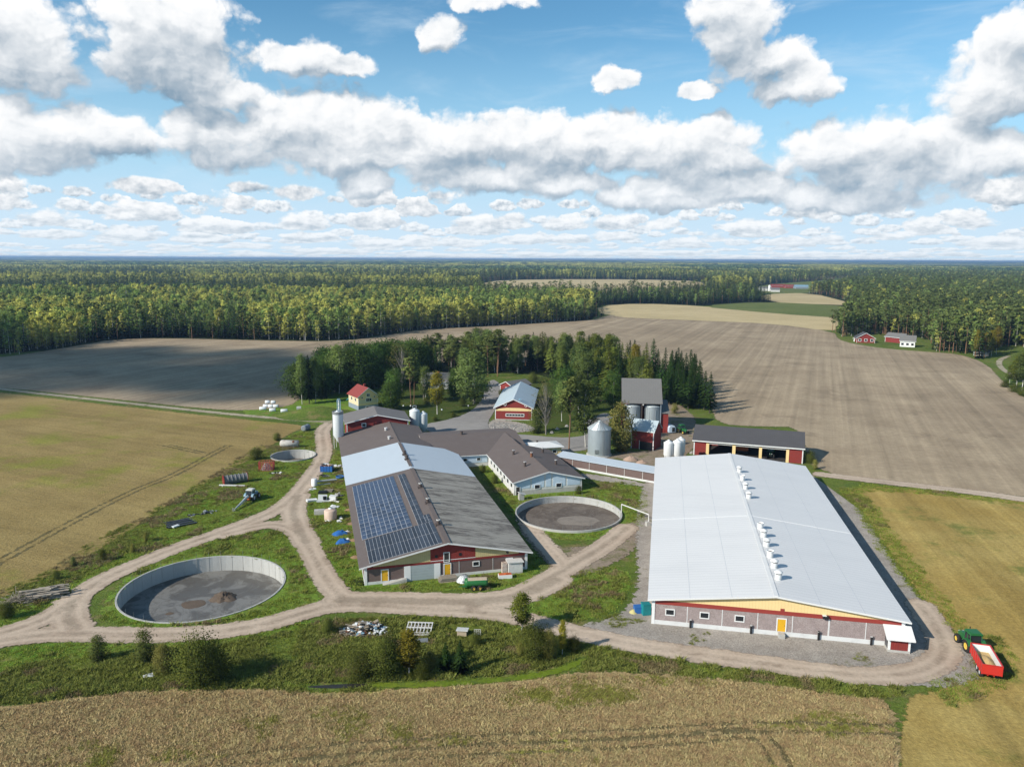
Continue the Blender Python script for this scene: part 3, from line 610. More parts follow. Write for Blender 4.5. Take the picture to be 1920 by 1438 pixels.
def roof_slopes(m, W, y0, y1, zr, s, t=0.16, left=True, right=True, rx=0.0):
    """gable roof slabs; s = slope (drop per metre), ridge at x = rx; outline pushed along y"""
    for sg, on in ((-1, left), (1, right)):
        if not on: continue
        w = W/2 if not isinstance(W, tuple) else W[0 if sg < 0 else 1]
        a = [(rx, zr), (rx+sg*w, zr-s*w), (rx+sg*w, zr-s*w-t), (rx, zr-t)]
        if sg > 0: a = a[::-1]
        m.prism(a, y0, y1, 'y')
    return m
def gable_walls(m, wh, y0, y1, zr, s, t=0.18):
    m.prism([(-wh, 0), (wh, 0), (wh, zr-s*wh-t), (0, zr-t), (-wh, zr-s*wh-t)], y0, y1, 'y'); return m
def barge(parent, W, y, zr, s, mat, name='barge_board', h=0.28):
    m = MB()
    for sg in (-1, 1):
        a = [(0, zr+0.03), (sg*(W/2+0.02), zr+0.03-s*W/2), (sg*(W/2+0.02), zr+0.03-h-s*W/2), (0, zr+0.03-h)]
        m.prism(a if sg < 0 else a[::-1], y-0.06, y-0.004, 'y')
    return m.build(name, mat, parent, fix=True)
def chimney_pipe(parent, x, y, z0, h, r, mat, cap, name='ventilation_pipe', flare=True):
    m = MB(); m.tube((x, y, z0-0.4), (x, y, z0+h), r, n=14)
    o = m.build(name, mat, parent)
    c = MB(); c.lathe((x, y, z0+h), [(r*0.98, -0.16), (r*1.16, -0.16), (r*1.16, 0.02), (r*0.85, 0.02), (r*0.80, -0.12)], 14); c.build('rim', cap, o)
    d = MB(); d.tube((x, y, z0+h-0.13), (x, y, z0+h-0.10), r*0.84, n=14); d.build('opening', M_black, o)
    return o

# ------------------------------------------------------------------ the big white dairy barn
def big_barn():
    F = Frame(42.42, 114.77, rad(-11.2)); t = thing('dairy_barn', 'huge low barn with a white roof, grey brick walls and a yellow gable', 'barn', F.loc(), F.rz)
    W_, L, zr, s = 40.37, 92.93, 7.02, 2.43/20.18; wh = 19.4; y0 = 0.75
    zt = lambda x: zr-s*abs(x)-0.20
    m = MB(); m.prism([(-wh, 0.8), (wh, 0.8), (wh, 3.62), (-wh, 3.62)], y0, L-0.75, 'y'); m.build('wall', M_brick, t)
    m = MB(); m.prism([(-wh-0.06, -0.1), (wh+0.06, -0.1), (wh+0.06, 0.8), (-wh-0.06, 0.8)], y0-0.06, L-0.69, 'y'); m.build('plinth', M_plinth, t)
    m = MB(); m.prism([(-wh-0.03, 3.62), (wh+0.03, 3.62), (wh+0.03, 4.3), (-wh-0.03, 4.3)], y0-0.05, L-0.70, 'y'); m.build('red_band', M_redband, t)
    m = MB(); m.prism([(-wh, 4.3), (wh, 4.3), (wh, zt(wh)+0.05), (0, zt(0)), (-wh, zt(wh)+0.05)], y0-0.02, L-0.73, 'y'); m.build('gable_panel', M_yel, t)
    m = MB(); roof_slopes(m, W_, 0, L, zr, s); r = m.build('roof', M_roofw, t)
    k = MB(); k.box((0, L/2, zr+0.03), (0.7, L, 0.05)); k.build('ridge_cap', M_white, r)
    # sheet joints: one step across mid-length on each slope, faint laps along the slopes
    for sg in (-1, 1):
        k = MB(); a = math.atan(s)*sg
        k.box((sg*W_/4, 40.0, zr-s*W_/4+0.02), (W_/2, 0.5, 0.05), ry=a)
        k.build('expansion_joint', M_white, r)
    sm = paint('roof_lap', (0.60, 0.62, 0.65), 0.5, 0.2, 0.5)
    for x in (-13.4, -6.8, 6.8, 13.4):
        k = MB(); k.box((x, L/2, zr-s*abs(x)+0.006), (0.09, L-0.1, 0.02), ry=math.atan(s)*(1 if x > 0 else -1)); k.build('lap_seam', sm, r)
    barge(t, W_, 0.0, zr, s, M_white)
    for x in (-wh+0.17, wh-0.17): m = MB(); m.bb(x-0.25, x+0.25, y0-0.09, y0+0.3, 0, 4.25); m.build('corner_board', M_white, t)
    for zx in (585, 885, 1190, 1490, 1800):
        x = F.fr(1160+zx*.2191, 1050+500*.2191, y0)[0]; m = MB(); m.bb(x-0.05, x+0.05, y0-0.035, y0+0.01, 0.8, 3.62); m.build('panel_joint', M_white, t)
    for zx in (250, 565):
        x = F.fr(1500+zx*.2191, 1040+620*.2191, y0)[0]; m = MB(); m.bb(x-0.05, x+0.05, y0-0.035, y0+0.01, 0.8, 3.62); m.build('panel_joint', M_white, t)
    for zx, zy in ((440, 430), (735, 458), (1035, 485)):
        x, z = F.fr(1160+zx*.2191, 1050+zy*.2191, y0); window(t, x, 2.35, 1.25, 0.85, y0, fw=0.16)
    x, z = F.fr(1160+1393*.2191, 1050+545*.2191, y0); door(t, x, 0.82, 1.25, 2.1, y0)
    m = MB(); m.bb(x-0.3, x+0.3, y0-0.10, y0, 4.25, 4.7); m.build('canopy_block', M_redband, t)
    m = MB(); m.bb(x-0.5, x+0.5, y0-1.1, y0-0.07, 0.0, 0.75); m.build('door_step', M_conc, t)
    x, z = F.fr(1160+1770*.2191, 1050+465*.2191, y0); m = MB(); m.bb(x-0.42, x+0.42, y0-0.5, y0-0.05, 3.75, 4.25); b = m.build('exhaust_box', M_black, t)
    m = MB(); m.bb(x-0.5, x+0.1, y0-0.55, y0-0.05, 4.26, 4.34); m.build('lid', M_white, b)
    for px in (1160+613*.2191, 1160+1130*.2191, 1160+1708*.2191, 1500+155*.2191, 1500+605*.2191):
        x = F.fr(px, 1172+(px-1290)*.09, y0)[0]; m = MB(); m.tube((x, y0-0.30, 0), (x, y0-0.30, 1.45), 0.17, n=10); o = m.build('drain_pipe', M_black, t)
        m = MB(); m.tube((x, y0-0.30, 1.45), (x, y0-0.30, 1.52), 0.21, n=10); m.build('lid', M_ventw, o)
    # roof ventilators just right of the ridge
    vp = [(1386, 885, 0), (1391.6, 900, 1), (1397.6, 916, 0), (1403.8, 933.6, 0), (1425.5, 991, 1), (1431.5, 1006, 0), (1437, 1023.5, 0), (1443.7, 1044, 1), (1451.3, 1063.5, 0), (1459, 1085.5, 0)]
    for px, py, kind in vp:
        h = F.hit(px, py, (0, 0, zr), (s, 0, 1)); x, y = h.x, h.y; z = zr-s*x
        m = MB(); m.tube((x, y, z-0.3), (x, y, z+0.95), 0.52, 0.60, n=18); o = m.build('ventilator', M_white, t)
        m = MB(); m.tube((x, y, z+0.2), (x, y, z+0.34), 0.585, n=18); m.build('collar', M_offw, o)
        if kind == 0:
            m = MB(); m.tube((x, y, z+0.95), (x, y, z+1.18), 0.46, n=16); m.build('opening', M_black, o)
            m = MB(); m.lathe((x, y, z+1.18), [(0.70, 0), (0.70, 0.10), (0.52, 0.30), (0.22, 0.42), (0.001, 0.45)], 18); m.build('hood', M_white, o)
        else:
            m = MB(); m.lathe((x, y, z+0.95), [(0.58, 0), (0.72, 0.25), (0.72, 0.32), (0.60, 0.30), (0.50, 0.06)], 18); m.build('collar', M_white, o)
            m = MB(); m.tube((x, y, z+0.99), (x, y, z+1.02), 0.52, n=16); m.build('opening', M_vent, o)
    # lean-to porch over the conveyor at the right front corner
    x1 = F.g(1664.5, 1222).x; x2 = F.g(1701, 1219).x; yf = F.g(1664.5, 1222).y
    zl = 2.55; zh = 3.55
    m = MB(); m.prism([(yf, 0.45), (y0-0.07, 0.45), (y0-0.07, zh-0.1), (yf, zl-0.1)], x1, x2, 'x'); p = m.build('porch', M_roofdk, t, fix=True)
    m = MB(); m.prism([(yf-0.03, 0), (y0-0.08, 0), (y0-0.08, 0.45), (yf-0.03, 0.45)], x1-0.05, x2+0.05, 'x'); m.build('base', M_conc, p, fix=True)
    m = MB(); m.bb(x1+0.3, x2-0.3, yf-0.05, yf, 0.47, zl-0.14); m.build('red_front', M_red, p)
    for a, b in ((x1-.03, x1+.3), (x2-.3, x2+.03)): m = MB(); m.bb(a, b, yf-0.07, yf+0.2, 0.45, zl-0.11); m.build('corner_board', M_white, p)
    m = MB(); m.prism([(yf-0.8, zl-0.22), (y0+0.2-0.3, zh+0.02), (y0+0.2-0.3, zh+0.16), (yf-0.8, zl-0.06)], x1-0.5, x2+0.5, 'x'); m.build('porch_roof', M_white, p, fix=True)
big_barn()

# ------------------------------------------------------------------ the long cow barn with solar panels
FB = Frame(-11.85, 136.9, rad(14.75))
def long_barn():
    F = FB; t = thing('cow_barn', 'long cow barn with solar panels and a part white, part brown, part lichened roof', 'barn', F.loc(), F.rz)
    W_ = 33.2; ze = 3.72; h = F.hit(840.5, 1018, (0, 0, 0), (0, 1, 0)); zr = h.z; s = (zr-ze)/(W_/2); wh = 15.6; y0 = 0.9
    long_barn.p = (W_, ze, zr, s)
    L1, L2, L3 = 53.5, 82.3, 111.5
    w3 = 9.0
    zt = lambda x: zr-s*abs(x)-0.2
    m = MB(); m.prism([(-wh, 0), (wh, 0), (wh, zt(wh)), (0, zt(0)), (-wh, zt(wh))], y0+0.02, L2-0.02, 'y'); m.prism([(-wh, 0), (w3, 0), (w3, zt(w3)), (0, zt(0)), (-wh, zt(wh))], L2-0.02, L3, 'y'); m.build('wall', M_brick2, t)
    m = MB(); m.prism([(-wh-.05, -0.1), (wh+.05, -0.1), (wh+.05, 0.55), (-wh-.05, 0.55)], y0-0.05, L2, 'y'); m.build('plinth', M_plinth, t)
    # front: red band, yellow and red boarded gable
    zb = 3.05
    m = MB(); m.prism([(-wh, zb-0.05), (wh, zb-0.05), (wh, zb+0.38), (-wh, zb+0.38)], y0-0.06, y0+0.02, 'y'); m.build('red_band', M_red, t)
    for a, b, mt, nm in ((-14.0, -3.3, M_yel2, 'yellow_gable_board'), (5.4, 14.0, M_yel2, 'yellow_gable_board'), (-3.3, 5.4, M_red, 'red_gable_board')):
        pts = [(a, zb+0.38), (b, zb+0.38), (b, max(zt(b), zb+0.39))]+([(0, zt(0))] if a < 0 < b else [])+[(a, max(zt(a), zb+0.39))]
        m = MB(); m.prism(pts, y0-0.04, y0+0.02, 'y'); m.build(nm, mt, t)
    m = MB(); m.bb(-3.3, 5.4, y0-0.09, y0-0.04, zb+0.38, zb+0.48); m.build('white_strip', M_white, t)
    def at(zx, zy): return F.fr(640+zx*.2191, 960+zy*.2191, y0)
    r = MB(); roof_slopes(r, W_, 0, L1, zr, s, left=False); r.build('lichened_roof', M_fibre, t)
    r = MB(); roof_slopes(r, W_, 0, L1, zr, s, right=False); r.build('brown_roof', M_roofbr, t)
    r = MB(); roof_slopes(r, W_, L1, L2, zr+0.03, s); wr = r.build('white_roof', M_roofb, t)
    r = MB(); roof_slopes(r, (W_/2, w3+0.6), L2, L3, zr, s); r.build('brown_roof', M_roofbr, t)
    m = MB(); m.box((0, L1/2, zr+0.04), (1.0, L1, 0.06)); m.box((0, L1+1.0+14, zr+0.09), (0.9, 26, 0.06)); m.box((0, (L2+L3)/2, zr+0.045), (0.3, L3-L2, 0.06)); m.build('ridge_cap', M_roofbr, t)
    barge(t, W_, 0.0, zr, s, M_white)
    for x in (-wh+0.2, wh-0.1): m = MB(); m.bb(x-0.25, x+0.25, y0-0.1, y0+0.3, 0, 3.3); m.build('corner_board', M_white, t)
    # grey roller door between white wings, two yellow doors, windows
    x0, _ = at(594, 560); x1, _ = at(795, 540); xa, _ = at(538, 560); xb, _ = at(847, 540)
    m = MB(); m.bb(x0, x1, y0-0.08, y0+0.02, 0.06, 2.95); d = m.build('roller_door', M_gdoor, t)
    for a, b in ((xa, x0), (x1, xb)): m = MB(); m.bb(a, b, y0-0.12, y0+0.02, 0.0, 3.0); m.build('door_wing', M_white, d)
    for zx in (372, 908): x, _ = at(zx, 520); door(t, x, 0.55, 1.15, 2.1, y0)
    for zx in (1153, 1437): x, _ = at(zx, 450); window(t, x, 2.15, 1.1, 0.75, y0)
    x, _ = at(900, 370); window(t, x, 4.05, 0.95, 1.75, y0-0.05, fw=0.13)
    for zx in (813, 1017): x, _ = at(zx, 370); m = MB(); m.bb(x-0.25, x+0.25, y0-0.10, y0-0.03, 4.1, 4.65); m.build('vent_hatch', M_black, t)
    x, z = at(1420, 340); m = MB(); m.tube((x, y0-0.35, z), (x, y0-0.05, z), 0.25, n=12); m.build('exhaust_fan', M_vent, t)
    for zx in (1008, 1297): x, _ = at(zx, 450); m = MB(); m.bb(x-0.04, x+0.04, y0-0.035, y0+0.02, 0.55, 3.0); m.build('panel_joint', M_offw, t)
    # pipes on the roof
    def onroof(px, py): return F.hit(px, py, (0, 0, zr), (-s, 0, 1))
    for zx, zy, k in ((1315, 1150, 0), (1358, 1258, 0), (1428, 1410, 0), (1212, 922, 1), (1227, 955, 1)):
        h = onroof(440+zx*.2713, 600+zy*.2713); x = min(h.x, -0.2); o = chimney_pipe(t, x, h.y, zr-s*abs(x), 1.15, 0.36, M_vent, M_offw if k == 0 else M_vent)
        m = MB(); m.box((x, h.y, zr-s*abs(x)+0.12), (1.2, 1.1, 0.3)); m.build('upstand', M_vent, o)
    for zx, zy in ((1045, 762), (1068, 823)):
        h = onroof(440+zx*.2713, 600+zy*.2713); chimney_pipe(t, h.x, h.y, zr-s*abs(h.x), 0.85, 0.42, M_ventw, M_white)
    # solar arrays lie on the left slope
    hang = math.atan(s)
    def arr(name, label, rects, mat, gap, stuff_after=100, panel='solar_panel'):
        a = thing(name, label, 'solar panels', F.world((0, 0, 0)), F.rz)
        bk = MB()
        me = None; rest = MB(); n = 0
        for (xa, xb, ya, yb, nx, ny) in rects:
            cx, cy = (xa+xb)/2, (ya+yb)/2
            bk.box((cx, cy, zr-s*abs(cx)+0.075), (math.hypot(1, s)*(xb-xa), yb-ya, 0.05), ry=-hang)
        bk.build('mounting_frame', M_alu, a)
        cells = []
        for (xa, xb, ya, yb, nx, ny) in rects:
            pw, pl = (xb-xa)/nx, (yb-ya)/ny
            for j in range(ny):
                for i in range(nx): cells.append((xa+pw*(i+.5), ya+pl*(j+.5), pw, pl))
        cells.sort(key=lambda c: c[1])
        for (x, y, pw, pl) in cells:
            n += 1; z = zr-s*abs(x)+0.115
            if n <= stuff_after:
                key = (name, round(pw, 3), round(pl, 3))
                if key not in CHILD:
                    b = MB(); b.box((0, 0, 0), ((pw-gap)*math.hypot(1, s), pl-gap*1.8, 0.04)); CHILD[key] = b.build(panel, mat, a); o = CHILD[key]
                else: o = CHILD[key].copy(); C.objects.link(o); o.parent = a
                o.location = (x, y, z); o.rotation_euler = (0, -hang, 0)
            else: rest.box((x, y, z), ((pw-gap)*math.hypot(1, s), pl-gap, 0.04), ry=-hang)
        if rest.v: tag(rest.build('far_'+panel, mat, a), kind='stuff')
    def rf(px, py): return onroof(px, py)
    c0, c1, c2, c3 = rf(662.7, 911.8), rf(740, 893), rf(770, 987.7), rf(676, 1013.6)
    print('solar', [tuple(round(v, 1) for v in c) for c in (c0, c1, c2, c3)])
    xa, xb = (c0.x+c3.x)/2, (c1.x+c2.x)/2; ya, yb = (c3.y+c2.y)/2, (c0.y+c1.y)/2
    arr('solar_array', 'blue solar array with a bright white grid on the left roof slope', [(xa, xb, ya, yb, 10, 16)], M_pv, 0.10)
    d0, d1, d2, d3, d4 = rf(746, 891.5), rf(759, 889.5), rf(803, 964), rf(826.5, 1020), rf(683.5, 1050)
    print('dark', [tuple(round(v, 1) for v in c) for c in (d0, d1, d2, d3, d4)])
    ym = ya-0.5
    x5 = (d0.x+d1.x)/2
    arr('solar_array', 'L-shaped dark solar array wrapped around the blue gridded one', [(xa+0.5, xb+0.3, 0.8, ym, 14, 2), (d0.x, d1.x, ym, d0.y, 2, 12), (xb+0.3, -1.0, 0.8, ym, 5, 2), (d1.x+0.02, -1.0, ym, d2.y, 2, 3)], M_pv2, 0.08)
long_barn()
# ------------------------------------------------------------------ simpler buildings
def house(name, label, cat, F, W_, L, ze, zr, wall, roof, ov=0.5, trim=None, along='y', y0=0.0, group=None, ribroof=None, plinth=None, wallz=0.0):
    """gable house. along = 'y': gable faces us; along = 'x': an eave faces us"""
    t = thing(name, label, cat, F.loc(), F.rz, group); trim = trim or M_white
    if along == 'y':
        s = (zr-ze)/(W_/2+ov)
        m = MB(); gable_walls(m, W_/2, y0, y0+L, zr, s, 0.22); m.build('wall', wall, t)
        m = MB(); roof_slopes(m, W_+2*ov, y0-ov, y0+L+ov, zr, s, 0.18); r = m.build('roof', roof, t)
        barge(r, W_+2*ov, y0-ov, zr, s, trim, h=0.3)
        for x in (-W_/2+0.1, W_/2-0.1): m = MB(); m.bb(x-0.13, x+0.13, y0-0.03, y0+0.16, wallz, zr-s*W_/2-0.3); m.build('corner_board', trim, t)
    else:
        s = (zr-ze)/(L/2+ov); ym = y0+L/2
        m = MB(); m.prism([(y0, 0), (y0+L, 0), (y0+L, zr-s*L/2-0.22), (ym, zr-0.22), (y0, zr-s*L/2-0.22)], -W_/2, W_/2, 'x'); m.build('wall', wall, t, fix=True)
        m = MB()
        for sg in (-1, 1):
            w = L/2+ov; a = [(ym, zr), (ym+sg*w, zr-s*w), (ym+sg*w, zr-s*w-0.18), (ym, zr-0.18)]
            m.prism(a, -W_/2-ov, W_/2+ov, 'x')
        r = m.build('roof', roof, t, fix=True)
        m = MB(); m.bb(-W_/2-ov-0.02, W_/2+ov+0.02, y0-ov-0.07, y0-ov-0.004, ze-0.24, ze+0.02); m.build('fascia_board', trim, r)
        for x in (-W_/2+0.1, W_/2-0.1): m = MB(); m.bb(x-0.13, x+0.13, y0-0.03, y0+0.16, wallz, ze-0.2); m.build('corner_board', trim, t)
    if plinth:
        m = MB()
        m.bb(-W_/2-0.05, W_/2+0.05, y0-0.05, y0+L+0.05, -0.2, plinth[0]); m.build('plinth', plinth[1], t)
    t['s'] = s; del t['s']
    return t, s

# connecting wing behind the long barn
def wing():
    F = FB; t = thing('connecting_wing', 'low brown roofed wing joining the long cow barn to the pale blue parlour', 'barn', F.world((26, 76, 0)), F.rz)
    x0, x1, ya, yb, yc = -18.5, 12.2, 0.0, 18.0, 27.0
    za, zb, zc = 3.55, 6.05, 4.9
    m = MB(); m.prism([(ya+.5, 0), (yc-.5, 0), (yc-.5, zc-.2), (yb, zb-.3), (ya+.5, za-.2)], x0, x1-.4, 'x'); m.build('wall', M_offw, t, fix=True)
    m = MB(); m.prism([(ya, za), (yb, zb), (yb, zb-.18), (ya, za-.18)], x0, x1, 'x'); m.prism([(yb, zb), (yc, zc), (yc, zc-.18), (yb, zb-.18)], x0, x1, 'x'); r = m.build('roof', M_roofbr2, t, fix=True)
    m = MB(); m.bb(x0+6, -0.8, ya-0.05, ya-0.005, za-0.26, za-0.02); m.build('fascia_board', M_white, r)
    m = MB(); m.bb(-9.4, -1.0, ya+.40, ya+.49, 1.15, za-.35); m.build('blue_panel', M_pblue, t)
    for x in (-7.6, -3.6): window(t, x, 2.2, 1.0, 0.75, ya+.40, fw=0.08)
    h = F.hit(860+30*.2713, 600+800*.2713, (0, 94, 6.0), (0, 0, 1)); chimney_pipe(t, h.x-26, 17.0, 5.9, 1.0, 0.40, M_vent, M_vent)
M_roofbr2 = paint('brown_sheet_roof', (0.150, 0.122, 0.112), 0.75, 0.25, 0.35, ribs=('X', 0.5), bstr=0.22, dcol=(0.205, 0.180, 0.170))
wing()
def parlour():
    F = FB; o = F.world((34.5, 46.2, 0)); F = Frame(o.x, o.y, FB.rz)
    t = thing('milking_parlour', 'pale blue and white gabled parlour with a brown roof, behind the middle round tank', 'building', F.loc(), F.rz)
    W_ = 19.6; zr = 5.95; ze = 3.55; s = (zr-ze)/(W_/2); wh = 9.2; y0 = 0.7
    m = MB(); m.prism([(-wh, 0), (wh, 0), (wh, zr-s*wh-.2), (0, zr-.2), (-wh, zr-s*wh-.2)], y0, 30, 'y'); m.build('wall', M_offw, t)
    m = MB(); roof_slopes(m, W_, 0, 46, zr, s, right=False); roof_slopes(m, W_, 0, 31, zr, s, left=False); r = m.build('roof', M_roofbr, t)
    m = MB(); m.box((0, 20, zr+.04), (0.35, 40, 0.06)); m.build('ridge_cap', M_roofbr, r)
    barge(r, W_, 0.0, zr, s, M_white, h=0.3)
    m = MB(); m.bb(-W_/2-.05, -W_/2-.01, 0, 30, ze-.26, ze+.01); m.build('fascia_board', M_white, r)
    # pale blue cladding in fields between white battens
    xs = [-8.9, -4.7, -0.95, 0.95, 4.9, 8.9]
    for a, b in zip(xs, xs[1:]):
        top = lambda x: zr-s*abs(x)-0.3
        pts = [(a+.28, 1.75), (b-.28, 1.75), (b-.28, top(b-.28))]+([(0, top(0))] if a < 0 < b else [])+[(a+.28, top(a+.28))]
        m = MB(); m.prism(pts, y0-0.06, y0+.01, 'y'); m.build('blue_panel', M_pblue, t)
    m = MB(); m.bb(-wh-.03, wh+.03, y0-.04, y0+.02, -0.1, 1.2); m.build('plinth', M_conc, t)
    for zx in (543, 691): x = F.fr(860+zx*.2713, 600+1140*.2713, y0)[0]; window(t, x, 1.95, 1.35, 0.95, y0-.06, fw=0.10)
    x = F.fr(860+409*.2713, 600+1170*.2713, y0)[0]; door(t, x, 0.1, 0.95, 2.1, y0-.06, M_dark)
    for i in range(7): window(t, 3.2+i*3.8, 2.1, 1.7, 1.1, -wh, face='left', fw=0.12)
    m = MB(); m.bb(-wh-.05, -wh-.01, y0, 30, 0, 1.1); m.build('plinth', M_offw, t)
    for zx, zy, mt in ((378, 930, M_ventw), (458, 1012, M_ventw), (581, 915, M_ventw), (672, 998, M_ventw), (521, 945, M_redband)):
        px, py = 860+zx*.2713, 600+zy*.2713
        sg = -1 if zx < 520 else 1
        h = F.hit(px, py, (0, 0, zr), (sg*s, 0, 1)); x = h.x if zx != 521 else -0.3
        chimney_pipe(t, x, h.y, zr-s*abs(x), 1.35, 0.34, M_vent if mt is M_ventw else M_rust, M_ventw)
parlour()
def pavilion():
    o = FB.world((44.6, 80.5, 0)); F = Frame(o.x, o.y, FB.rz)
    t = thing('site_office', 'small pale yellow annex with a flat white hipped roof beside the brown roofed wing', 'building', F.loc(), F.rz)
    m = MB(); m.bb(-4.6, 4.6, 0, 6.5, 0, 3.3); m.build('wall', M_yel, t)
    m = MB(); a = [(-5.3, -.7, 3.3), (5.3, -.7, 3.3), (5.3, 7.2, 3.3), (-5.3, 7.2, 3.3)]; b = [(-5.3, -.7, 3.5), (5.3, -.7, 3.5), (5.3, 7.2, 3.5), (-5.3, 7.2, 3.5), (-1.6, 3.2, 4.35), (1.6, 3.2, 4.35)]
    m.add(a+b, [(3, 2, 1, 0), (0, 1, 5, 4), (1, 2, 6, 5), (2, 3, 7, 6), (3, 0, 4, 7), (4, 5, 9, 8), (5, 6, 9), (6, 7, 8, 9), (7, 4, 8)]); m.build('roof', M_white, t, fix=True)
    chimney_pipe(t, -2.0, 4.0, 4.0, 0.7, 0.3, M_vent, M_vent)
    window(t, 2.4, 2.0, 1.2, 0.9, 0.0)
pavilion()
def corridor():
    F = Frame.front((1061, 858), (1223.5, 886), 3.0); w = F.w
    t = thing('covered_passage', 'long narrow passage with a white roof running to the white dairy barn', 'building', F.loc(), F.rz)
    x0, x1 = -w/2-3.5, w/2+2.5
    m = MB(); m.bb(x0, x1, .35, 4.2, 0.55, 2.85); m.build('wall', M_brick2, t)
    m = MB(); m.bb(x0, x1, .28, 4.27, -0.1, 0.55); m.build('plinth', M_plinth, t)
    m = MB(); m.prism([(-.1, 2.85), (4.65, 3.35), (4.65, 3.5), (-.1, 3.0)], x0-.2, x1, 'x'); m.build('roof', M_roofb, t, fix=True)
    for i in range(1, 6): x = x0+(x1-x0)*i/6; m = MB(); m.bb(x-.05, x+.05, .31, .36, .55, 2.85); m.build('panel_joint', M_offw, t)
corridor()
def red_barn():
    a = FB.world((-13.6, 124.6, 0)); o = FB.world((-3.6, 112.6, 0)); F = Frame(o.x, o.y, FB.rz)
    t, s = house('red_barn', 'red boarded barn with a grey brown roof at the far end of the cow barn', 'barn', F, 20.0, 14.5, 7.1, 9.5, M_red, M_roofbrL, 0.7)
    x, z = F.fr(440+893*.2713, 600+725*.2713, 0); window(t, x, z, 1.1, 0.9, 0, fw=0.2)
    return F
M_roofbrL = paint('grey_brown_roof', (0.20, 0.185, 0.178), 0.7, 0.25, 0.35, ribs=('Y', 0.5), bstr=0.2, dcol=(0.26, 0.25, 0.245))
FRB = red_barn()
def workshop():
    F = Frame.front((925, 764), (1001, 765.5), 4.7); W_ = F.w-1.4
    zr = F.fr(965, 748.5, -0.7)[1]
    t, s = house('workshop_hall', 'red workshop hall with a pale blue metal roof, a yellow band and one long window', 'building', F, W_, 41, 4.7, zr, M_red, M_roofb2, 0.7)
    m = MB(); m.prism([(-W_/2+.2, 3.5), (W_/2-.2, 3.5), (W_/2-.2, 3.62+.6), (2.2, 4.7), (-2.2, 4.7), (-W_/2+.2, 3.62+.6)], -.06, .01, 'y'); m.build('yellow_band', M_yel, t)
    window(t, F.fr(965.5, 777, 0)[0], 1.95, 6.6, 0.75, 0, fw=0.22, bars=5)
    m = MB(); m.bb(-W_/2-.06, W_/2+.06, -.08, 41.08, -.1, .35); m.build('plinth', M_conc, t)
    for zx, zy in ((322, 585), (466, 595)):
        x, z = F.fr(860+zx*.2713, 600+zy*.2713, 0); m = MB()
        m.path([(x-.5, -.75, z+.45), (x-.42, -.75, z), (x, -.72, z-.28), (x+.42, -.75, z), (x+.5, -.75, z+.45)], .09, 6); m.build('curved_ornament', M_white, t)
    h = F.hit(860+422*.2713, 600+520*.2713, (0, 0, zr), (-s, 0, 1)); m = MB(); m.bb(h.x-.4, h.x+.4, h.y-.4, h.y+.4, zr-s*abs(h.x)-.2, zr-s*abs(h.x)+.8); m.build('roof_hatch', M_blueg, t)
M_roofb2 = paint('pale_blue_roof_sheet', (0.50, 0.60, 0.66), 0.4, 0.12, 0.4, ribs=('Y', 0.8), bstr=0.2)
M_blueg = paint('blue_grey_metal', (0.22, 0.36, 0.46), 0.5, 0.15, 1.0)
workshop()
def cottage():
    F = Frame.front((936.5, 721), (962.5, 725.5), 2.9)
    t, s = house('garden_cabin', 'little dark red cabin with a grey roof at the end of the paved drive', 'cabin', F, F.w-.9, 12, 2.9, 4.9, M_red, M_roofgr, 0.45)
    window(t, 0.1, 1.7, 0.95, 0.8, 0, fw=0.18)
cottage()
def yellow_house():
    F = Frame.front((672.5, 770), (709, 766.0), 0.0); W_ = F.w
    zr = F.fr(690, 727.0, -.5)[1]; ze = zr-3.6
    t, s = house('yellow_house', 'small pale yellow house with a red gable roof on a grass mound', 'house', F, W_, 10.5, ze, zr, M_cream, M_roofred, 0.6, along='y')
    m = MB(); m.bb(-W_/2-.06, W_/2+.06, -.06, 10.56, -.2, 1.9); m.build('plinth', M_pl, t)
    m = MB(); m.bb(-W_/2-.05, W_/2+.05, -.05, 0.0, 1.9, 2.6); m.prism([(-W_/2, ze-1.2), (W_/2, ze-1.2), (W_/2, ze-.25), (0, zr-.35), (-W_/2, ze-.25)], -.05, .01, 'y'); m.build('yellow_band', M_yel, t)
    window(t, 0.2, 4.0, 2.2, 1.2, -.05, bars=2); window(t, 0.0, ze+.55, 1.2, 1.1, -.06, bars=1)
    for x in (-2.6, 2.6): m = MB(); m.tube((x, -.12, ze-.3), (x, -.02, ze-.3), .38, n=14); o = m.build('window', M_white, t); m = MB(); m.tube((x, -.15, ze-.3), (x, -.1, ze-.3), .27, n=14); m.build('pane', M_glass, o)
    window(t, 0.2, 1.0, 2.4, 0.8, -.06, bars=1)
    window(t, 3.0, 4.0, 1.0, 1.2, -W_/2, face='left'); window(t, 7.0, 4.0, 1.0, 1.2, -W_/2, face='left')
    m = MB(); m.bb(.6, 1.4, 5.5, 6.3, zr-1.5, zr+.6); m.build('chimney', M_redband, t)
M_cream = paint('cream_boards', (0.70, 0.60, 0.40), 0.7, 0.15, 0.8, ribs=('Z', 0.25), bstr=0.15)
M_pl = paint('blue_grey_plinth', (0.24, 0.29, 0.34), 0.85, 0.3, 1.0)
yellow_house()
